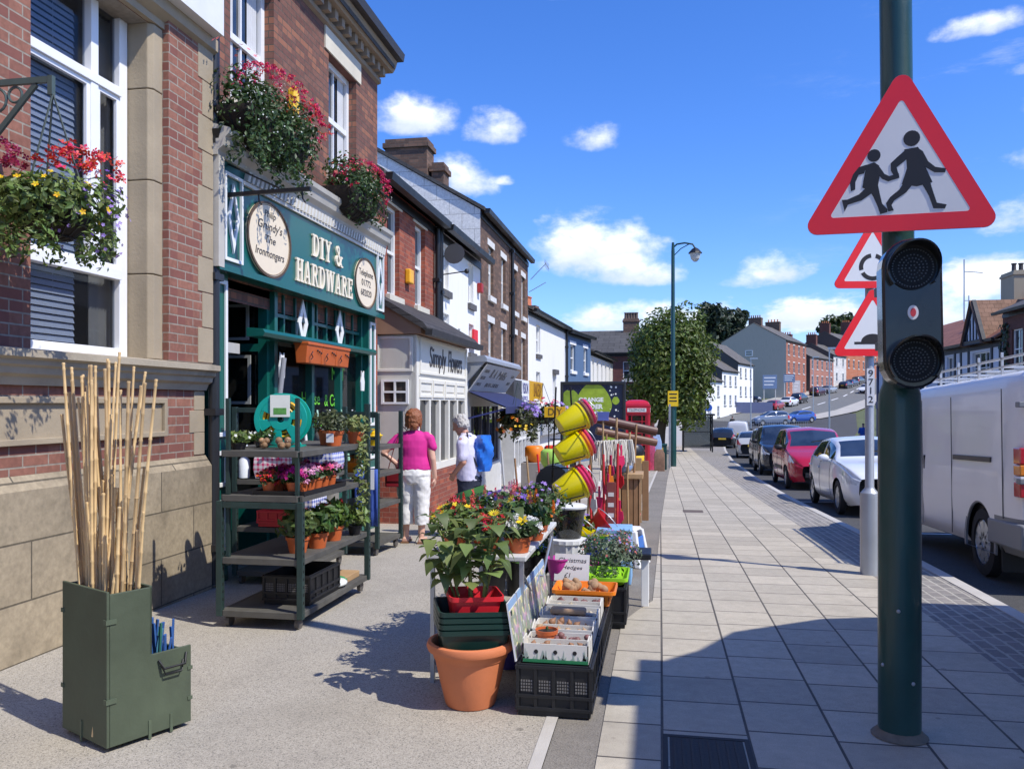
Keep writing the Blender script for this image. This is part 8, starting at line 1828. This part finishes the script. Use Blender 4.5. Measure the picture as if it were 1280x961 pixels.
bucket('pink_tub', 'small magenta tub under the far end of the flower table', (-.72, 5.95, g(6)+.35), .09, .16, M((.55, .05, .35), .4), handle=False, cat='tub')
# small bright toys and tools hooked on the rack behind the buckets
tc = random.Random(31)
for k in range(16):
    x, y, z = tc.uniform(-.72, -.42), tc.uniform(9.0, 9.5), tc.uniform(.35, 1.1); c = tc.choice([PINK, RED, PINK, ORNG, (.05,.2,.5), (.75,.74,.7)])
    t = thing('hanging_trowel', 'small bright plastic trowel hooked on the rack behind the buckets', 'trowel', (x, y, g(9)+z), tc.uniform(-.6, .6), 'plastic trowels on the rack'); b = MB().prism([(-.035, 0), (.035, 0), (.045, -.09), (.0, -.15), (-.045, -.09)], .012); b.box(-.012, .012, 0, .014, 0, .12); obj('blade', b, M(c, .4), t, bevel=.004)
for k, (x, y, z, c, lb) in enumerate(((-.70, 7.35, .02, (.5,.02,.25), 'magenta tub on the ground behind the white planter'), (-.95, 7.6, .02, RED, 'red tub on the ground left of the bucket stand'), (-1.15, 8.2, .02, (.05,.12,.4), 'blue tub on the ground left of the bucket stand'), (-1.25, 7.4, .02, (.08,.3,.1), 'green tub beyond the flower table'))): bucket('garden_tub', lb, (x, y, g(y)+.003), .16, .24, M(c, .4), handle=False, cat='tub')
for k in range(5): potted(['bedding plant with red blooms in the first pot beyond the table', 'bedding plant with white blooms beyond the table', 'bedding plant with pink blooms beyond the table', 'bedding plant with orange blooms by the blue tub', 'bedding plant with violet blooms by the blue tub'][k], (-1.35+.14*k, 6.7+.3*k, g(7)+.003), .11, .30, LG, (.2, .2, .17), 240, .032, ((([RED, WHT, PINK, ORNG, PUR][k]), 24, .028, 'flat'),), group='bedding plants beyond the table', potmat=BLACK)
# ------------------------------------------------------------------ goods further along
t = thing('barbecue', 'black barrel barbecue with a domed lid beyond the table flowers', 'barbecue', (-1.52, 12.0, g(12))); t.scale = (.82, .82, .86); b = MB().loft([[(-.32*s, y, z) for s, z in ((1,.45),(.95,.75))]+[(-.3*math.cos(math.pi*k/8), y, .75+.30*math.sin(math.pi*k/8)) for k in range(9)]+[(.32*s, y, z) for s, z in ((.95,.75),(1,.45))] for y in (-.25, .25)]); obj('drum', b, M((.012,.013,.015), .35), t, smooth=40)
for x in (-.28, .28):
    for y in (-.2, .2): obj('leg', MB().bar((x, y, 0), (x, y, .46), .03), BLACK, t)
obj('nameplate', MB().box(-.1, .18, -.262, -.25, .55, .66), GALV, t)
crate('storage_box', 'pale blue clear storage box among the goods by the barbecue', (-1.75, 10.9, g(11)+.4), .34, .3, .22, clear_glass((.45, .65, .85), .4), holes=False, cat='box')
single('stand_block', MB().box(-.3, .3, -.2, .2, 0, .4), WD, 'wooden low stand under the pale blue box', 'stand', (-1.75, 10.9, g(11)))
t = thing('rucksack', 'bright blue rucksack on the back of the grey-haired man', 'rucksack', (-2.235, 10.44, .74)); b = MB(); n = 18; rows = []
for i in range(13):
    z = .46*i/12; rows.append([(.115*math.cos(2*math.pi*k/n)*(1-.35*abs(i/6-1)**2)*(1+.18*math.sin(k*2.3+i)), .12*math.sin(2*math.pi*k/n)*(1+.2*math.sin(k*1.7+i*.9)), z) for k in range(n)])
b.loft(rows); obj('pack', b, M((.02, .16, .62), .35, .25, 9, coat=.2), t, smooth=50)
obj('strap', MB().tube([(-.06, -.11, .06), (-.16, -.12, .30), (-.20, -.10, .50), (-.12, -.05, .50)], .012, 6), BLACK, t)
stick('step_ladder', 'thin black and white pole leaning beside the man', (-2.0, 10.9, g(11)), (-2.12, 11.05, g(11)+1.1), .014, M((.5,.5,.48), .5), 'pole')
for k in range(6): stick('garden_tool', ['plain wooden tool handle leaning nearest the man', 'pale tool handle leaning second from the man', 'red tool handle leaning third from the man', 'plain wooden tool handle by the open shop', 'pale tool handle by the open shop', 'red tool handle leaning furthest from the man'][k], (-1.95+.09*k, 11.6+.5*k, g(12)), (-2.05+.09*k, 11.7+.5*k, g(12)+1.0), .015, [WD, WDL, RB][k % 3], 'garden tool', None, None, 'garden tools leaning by the shop')
for k in range(5): single('goods_box', MB().box(-.17, .17, -.17, .17, 0, .3+.07*k), M([(.3,.18,.09),(.45,.3,.16),(.06,.2,.08),(.5,.06,.05),(.5,.5,.48)][k], .7, .2), ['brown carton on the forecourt near the barbecue', 'tan carton beyond the barbecue', 'green carton by the cream shop windows', 'red carton beside the green one', 'pale carton furthest along the forecourt'][k], 'carton', (-2.45+.16*k, 13.2+1.0*k, g(13.5+1*k)), 'cartons on the forecourt', bevel=.006)
for k, (x, y, m_, lb) in enumerate(((-2.6, 17.2, OB, 'orange bowl on the white window ledge of the far shop'), (-1.75, 13.6, M((.35,.6,.1), .5), 'lime green ball-shaped planter left of the buckets'), (-2.3, 18.0, RB, 'red watering can on the far forecourt'))):
    b = MB().lathe([(.12, 0), (.2, .12), (.2, .3), (.16, .34)], 16); b.bar((.16, 0, .2), (.36, 0, .34), .03); single('garden_ware', b, m_, lb, 'garden ware', (x, y, g(y)+.75), smooth=50); single('display_stand', MB().box(-.25, .25, -.2, .2, 0, .745), M((.3,.27,.24), .8), f'low stand carrying the {lb.split()[0]} {lb.split()[1]} ware', 'stand', (x, y, g(y)), bevel=.01)
for k, (x, y, sx, h_, c, lb) in enumerate(((-.02, 29.5, .34, .75, (.22,.12,.07), 'brown stacked cartons beside the telephone box'), (-.12, 30.2, .34, 1.25, (.30,.42,.62), 'pale blue striped sack bundle by the telephone box'), (-.28, 30.1, .22, 1.15, (.6,.1,.2), 'pink cloth bundle by the telephone box'))):
    b = MB().loft([[(sx/2*s*a, sx/2*s*b_, z*h_) for a, b_ in ((-1,-1),(.1,-1.1),(1,-1),(1.08,0),(1,1),(-1,1),(-1.06,.1))] for s, z in ((1, 0), (1.04, .4), (.98, .8), (.6, 1))]); single('goods_bundle', b, M(c, .7, .4, 9), lb, 'bundle', (x, y, g(y)), smooth=30)
# ------------------------------------------------------------------ people
def remesh(o, vox=.007, it=4):
    m = o.modifiers.new('join', 'REMESH'); m.mode = 'VOXEL'; m.voxel_size = vox; m.use_smooth_shade = True
    s = o.modifiers.new('soften', 'SMOOTH'); s.iterations = it; s.factor = .5
    return o
def folds(o, strength=.012, size=.09):
    t = bpy.data.textures.new('folds', 'CLOUDS'); t.noise_scale = size; t.noise_depth = 1
    d = o.modifiers.new('folds', 'DISPLACE'); d.texture = t; d.strength = strength; d.mid_level = .5; d.texture_coords = 'LOCAL'
def rings(mb, prof, n=20, close=True):
    """prof: (cx, cy, z, rx, ry)"""
    return mb.loft([[(cx_+rx*math.cos(2*math.pi*k/n), cy_+ry*math.sin(2*math.pi*k/n), z) for k in range(n)] for cx_, cy_, z, rx, ry in prof], True)
def limb(mb, pts, rs, n=12):
    mb.tube(pts, rs, n)
    for p, r in zip(pts, rs): mb.ball(p, r*.99, n, 6)
def hand(mb, wrist, d, palm_n, s=1.0, curl=.5):
    """palm and five unequal bent fingers; d = along the hand, palm_n = out of the palm"""
    w, d, pn = Vector(wrist), Vector(d).normalized(), Vector(palm_n).normalized(); sd = d.cross(pn).normalized()
    mb.loft([[w+d*L*s+sd*a*hw*s+pn*b*.013*s for a, b in ((-1,-.8),(0,-1),(1,-.8),(1,.8),(0,1),(-1,.8))] for L, hw in ((-.01, .024), (.03, .036), (.085, .040))])
    for k, (off, L) in enumerate(((-.030, .072), (-.010, .080), (.010, .074), (.030, .058))):
        b = w+d*.08*s+sd*off*s; d1 = (d+pn*curl*.4).normalized(); d2 = (d+pn*curl*1.3).normalized(); d3 = (d*.6+pn*curl*2).normalized()
        p1 = b+d1*L*.45*s; p2 = p1+d2*L*.33*s; p3 = p2+d3*L*.25*s; mb.tube([b, p1, p2, p3], [.0092*s, .0088*s, .008*s, .0065*s], 8)
    b = w+d*.025*s-sd*.03*s; p1 = b+(d*.6-sd*.7+pn*.3).normalized()*.038*s; p2 = p1+(d*.9-sd*.2+pn*.4).normalized()*.03*s; mb.tube([b, p1, p2], [.012*s, .0105*s, .008*s], 8)
SKIN = M((.66, .38, .27), .5, .08, 6); SKIN2 = M((.50, .25, .165), .5, .1, 6)
def woman():
    t = thing('person', 'woman seen from behind in a pink t-shirt and white cropped trousers, hand on hip', 'person', (-2.97, 9.78, g(9.78)), R(6))
    b = MB()       # faces +Y, x to her right
    for s, fy in ((-1, .03), (1, -.02)):
        limb(b, [(s*.10, 0, .86), (s*.105, .015+fy, .47), (s*.10, -.02+fy, .085)], [.085, .058, .038]); b.ball((s*.10, -.025+fy, .34), (.05, .055, .10), 10, 8)
        b.loft([[(s*.105+x*.042, y+fy, z) for x, z in ((-1, .03), (-.8, .06), (0, h), (.8, .06), (1, .03), (.9, .015), (-.9, .015))] for y, h in ((-.07, .06), (-.04, .10), (.03, .085), (.10, .055), (.155, .04))])
    rings(b, [(0, 0, .80, .16, .12), (0, 0, .95, .175, .125), (0, 0, 1.05, .15, .11), (0, .0, 1.2, .165, .11), (0, 0, 1.30, .17, .095), (0, 0, 1.36, .10, .07)])
    limb(b, [(0, .0, 1.33), (0, .01, 1.42)], [.058, .052])
    rings(b, [(0, .045, 1.375, .03, .03), (0, .04, 1.40, .055, .065), (0, .025, 1.46, .07, .09), (0, .01, 1.53, .076, .098), (0, .0, 1.58, .068, .088), (0, 0, 1.62, .03, .04)])
    b.ball((0, .12, 1.485), (.014, .022, .02), 8, 6); b.ball((0, .105, 1.445), (.024, .01, .008), 8, 5)
    for s in (-1, 1): b.ball((s*.077, 0, 1.495), (.012, .022, .032), 8, 6); b.ball((s*.03, .10, 1.515), (.013, .008, .009), 8, 5)
    limb(b, [(-.185, 0, 1.30), (-.36, -.05, 1.10), (-.215, -.06, .985)], [.052, .044, .03]); hand(b, (-.215, -.06, .985), (.7, -.1, -.6), (.3, .9, 0), .95, .5)
    limb(b, [(.185, 0, 1.30), (.235, -.03, 1.03), (.255, .02, .80)], [.052, .043, .030]); hand(b, (.255, .02, .80), (.0, .15, -1), (-1, .1, 0), .95, .6)
    body = remesh(obj('body', b, SKIN, t))
    c = MB(); rings(c, [(0, 0, .90, .215, .16), (0, 0, .97, .212, .158), (0, 0, 1.06, .185, .14), (0, 0, 1.17, .19, .138), (0, 0, 1.26, .195, .125), (0, 0, 1.325, .165, .10), (0, .0, 1.365, .10, .075), (0, .0, 1.375, .075, .065)], 28)
    for s, e in ((-1, (-.275, -.03, 1.195)), (1, (.235, -.015, 1.17))): limb(c, [(s*.15, 0, 1.30), (s*.20, -.005, 1.27), e], [.066, .066, .060])
    o = remesh(obj('t_shirt', c, M((.62, .02, .24), .8, .06, 5), t), .009, 3); folds(o, .014, .12)
    p = MB(); rings(p, [(0, -.0, .74, .20, .15), (0, -.012, .84, .212, .168), (0, 0, .93, .20, .148), (0, 0, .955, .195, .14)], 26)
    for s, fy in ((-1, .02), (1, -.02)): rings(p, [(s*.10, -.01+fy, .23, .088, .095), (s*.10, -.01+fy, .32, .09, .095), (s*.10, .0+fy, .48, .095, .10), (s*.10, -.005, .66, .108, .125), (s*.10, -.005, .80, .108, .145)], 20)
    o = remesh(obj('trousers', p, M((.76, .74, .70), .8, .05, 4), t), .009, 3); folds(o, .018, .08)
    h = MB(); rings(h, [(0, -.05, 1.425, .06, .04), (0, -.035, 1.445, .086, .078), (0, -.02, 1.49, .106, .108), (0, -.01, 1.56, .104, .114), (0, -.0, 1.615, .084, .096), (0, 0, 1.645, .04, .045)])
    rr = random.Random(3)
    for k in range(60): a = rr.uniform(math.pi*.95, math.pi*2.05); z = rr.uniform(1.425, 1.54); h.ball((.092*math.cos(a), -.02+.092*math.sin(a), z), (.014, .014, .045), 6, 5)
    o = remesh(obj('hair', h, M((.26, .085, .028), .45, .4, 60, .6, 160), t), .007, 1); folds(o, .02, .03)
    sh = MB()
    for s, fy in ((-1, .03), (1, -.02)): sh.loft([[(s*.105+x*.048, y+fy, z) for x, z in ((-1, 0), (1, 0), (1, .02), (-1, .02))] for y in (-.085, .165)])
    for s, fy in ((-1, .03), (1, -.02)): sh.tube([(s*.105-.05, .05+fy, .02), (s*.105, .05+fy, .085), (s*.105+.05, .05+fy, .02)], .01, 6)
    obj('sandals', sh, M((.22, .11, .05), .6), t)
    hb = thing('shoulder_bag', 'small dark red shoulder bag at the hip of the woman in pink', 'bag', (-3.17, 9.60, g(9.78)+.70), R(6))
    k = MB().loft([[(x*s, y, z) for x, z in ((-.095, 0), (.095, 0), (.10, .16), (.0, .19), (-.10, .16))] for y, s in ((-.045, .9), (-.03, 1), (.03, 1), (.045, .9))]); obj('pouch', k, M((.24, .01, .02), .45, .15), hb, bevel=.012)
    obj('flap', MB().box(-.09, .09, -.056, -.046, .07, .17), M((.19, .008, .016), .45), hb, bevel=.006)
    obj('strap', MB().tube([(-.08, 0, .16), (.0, -.0, .45), (.07, .04, .66), (.10, .10, .72), (.12, .20, .68)], .006, 6), M((.15, .02, .02), .5), hb)
woman()
def man():
    t = thing('person', 'grey-haired man in a pale lilac shirt and navy trousers, looking down at the shopfront', 'person', (-2.43, 10.45, g(10.45)), R(78)); t.scale = (.94, .94, .925)
    b = MB()
    for s in (-1, 1):
        limb(b, [(s*.10, 0, .90), (s*.105, .02, .50), (s*.105, -.02, .09)], [.09, .06, .042]); b.loft([[(s*.105+x*.045, y, z) for x, z in ((-1, .02), (-.8, .07), (0, h), (.8, .07), (1, .02))] for y, h in ((-.08, .07), (-.04, .11), (.04, .09), (.12, .06), (.17, .045))])
    rings(b, [(0, 0, .85, .165, .125), (0, .0, 1.0, .17, .135), (0, .01, 1.15, .175, .13), (0, .02, 1.30, .19, .12), (0, .03, 1.39, .17, .09), (0, .04, 1.44, .08, .065)])
    limb(b, [(0, .04, 1.40), (0, .085, 1.49)], [.062, .056])
    rot = Matrix.Translation((0, .09, 1.49)) @ Matrix.Rotation(R(-24), 4, 'X')
    h = MB(); rings(h, [(0, .045, -.03, .03, .035), (0, .035, .0, .058, .07), (0, .02, .06, .072, .095), (0, .01, .13, .079, .102), (0, .0, .18, .070, .092), (0, 0, .225, .03, .04)])
    h.ball((0, .125, .07), (.015, .024, .024), 8, 6); h.ball((0, .107, .028), (.026, .010, .009), 8, 5); h.ball((0, .105, .10), (.05, .012, .01), 8, 5); h.ball((0, .09, -.02), (.028, .022, .02), 8, 5)
    for s in (-1, 1): h.ball((s*.079, 0, .075), (.012, .024, .036), 8, 6); h.ball((s*.032, .095, .093), (.013, .01, .009), 8, 5)
    b.join(h, rot)
    limb(b, [(-.195, .02, 1.35), (-.235, -.02, 1.06), (-.19, .14, .90)], [.055, .045, .032]); hand(b, (-.19, .14, .90), (.25, .5, -.8), (.9, 0, .2), 1.0, .6)
    limb(b, [(.195, .02, 1.35), (.225, .0, 1.06), (.16, .16, .92)], [.055, .045, .032]); hand(b, (.16, .16, .92), (-.25, .5, -.8), (-.9, 0, .2), 1.0, .6)
    remesh(obj('body', b, SKIN2, t))
    c = MB(); rings(c, [(0, -.01, .80, .205, .168), (0, 0, .90, .205, .172), (0, .005, 1.02, .20, .17), (0, .01, 1.16, .205, .158), (0, .02, 1.30, .215, .138), (0, .03, 1.385, .18, .105), (0, .04, 1.43, .10, .082), (0, .05, 1.455, .078, .072)], 28)
    for s, e in ((-1, (-.228, -.005, 1.13)), (1, (.222, .005, 1.13))): limb(c, [(s*.16, .02, 1.35), (s*.205, .012, 1.30), e], [.082, .082, .074])
    o = remesh(obj('shirt', c, M((.62, .60, .74), .8, .05, 4), t), .009, 3); folds(o, .016, .11)
    p = MB(); rings(p, [(0, -.01, .72, .19, .15), (0, -.012, .84, .195, .165), (0, 0, .96, .185, .15)], 26)
    for s in (-1, 1): rings(p, [(s*.105, -.015, .05, .085, .10), (s*.105, -.01, .3, .082, .095), (s*.105, .01, .5, .088, .1), (s*.10, .0, .7, .1, .125), (s*.10, -.005, .82, .1, .14)], 20)
    o = remesh(obj('trousers', p, M((.022, .028, .05), .85, .1, 4), t), .009, 3); folds(o, .016, .09)
    hh = MB(); q = MB(); rings(q, [(0, -.075, .01, .05, .03), (0, -.055, .05, .078, .06), (0, -.025, .10, .09, .088), (0, -.008, .16, .092, .11), (0, .0, .205, .075, .095), (0, 0, .24, .035, .045)]); rr = random.Random(8)
    for k in range(60): a = rr.uniform(math.pi*.9, math.pi*2.1); q.ball((.085*math.cos(a), -.02+.095*math.sin(a), rr.uniform(.05, .2)), (.016, .016, .03), 6, 5)
    hh.join(q, rot); remesh(obj('hair', hh, M((.50, .47, .42), .6, .4, 60, .6, 160), t), .007, 1)
    sh = MB()
    for s in (-1, 1): sh.loft([[(s*.105+x*.05, y, z) for x, z in ((-1, 0), (1, 0), (1, .05), (.6, hh_), (-.6, hh_), (-1, .05))] for y, hh_ in ((-.09, .08), (.05, .10), (.14, .06), (.18, .05))])
    obj('shoes', sh, M((.03, .02, .015), .5), t, bevel=.008)
man()
def far_person(label, loc, rz, top, legs, extra=None):
    t = thing('person', label, 'person', loc, rz); b = MB()
    for s in (-1, 1): limb(b, [(s*.09, 0, .88), (s*.1, .03, .48), (s*.1, 0, .08)], [.085, .06, .045], 8); b.ball((s*.1, .06, .04), (.05, .12, .045), 8, 5); limb(b, [(s*.2, 0, 1.38), (s*.25, -.02, 1.1), (s*.22, .12, .9)], [.055, .045, .03], 8); hand(b, (s*.22, .12, .9), (0, .3, -1), (-s, 0, 0), 1, .6)
    rings(b, [(0, 0, .85, .16, .12), (0, 0, 1.1, .16, .11), (0, 0, 1.36, .19, .11), (0, 0, 1.45, .07, .06)], 12); rings(b, [(0, 0, 1.42, .05, .05), (0, .01, 1.52, .07, .09), (0, 0, 1.62, .075, .095), (0, 0, 1.70, .04, .05)], 12); b.ball((0, .1, 1.56), (.015, .02, .02), 6, 4)
    remesh(obj('body', b, SKIN, t), .02, 1)
    c = MB(); rings(c, [(0, 0, .82, .19, .15), (0, 0, 1.1, .19, .14), (0, 0, 1.38, .21, .13), (0, 0, 1.46, .08, .07)], 14); limb(c, [(-.18, 0, 1.38), (-.26, -.01, 1.12)], [.08, .07], 8); limb(c, [(.18, 0, 1.38), (.26, -.01, 1.12)], [.08, .07], 8); remesh(obj('coat', c, M(top, .8), t), .02, 1)
    p = MB()
    for s in (-1, 1): rings(p, [(s*.1, 0, .08, .075, .08), (s*.1, .02, .48, .08, .09), (s*.09, 0, .86, .1, .13)], 12)
    remesh(obj('trousers', p, M(legs, .8), t), .02, 1); obj('hair', MB().ball((0, -.015, 1.65), (.085, .1, .075), 10, 6), M((.03, .02, .015), .7), t, smooth=60)
    return t
far_person('distant person in a blue jacket on the pavement across the road', (13.0, 57, g(57)), R(160), (.02, .10, .42), (.02, .02, .025))
far_person('distant person dressed in black standing at the junction railing', (7.0, 84, g(84)), R(30), (.012, .012, .014), (.012, .012, .014))
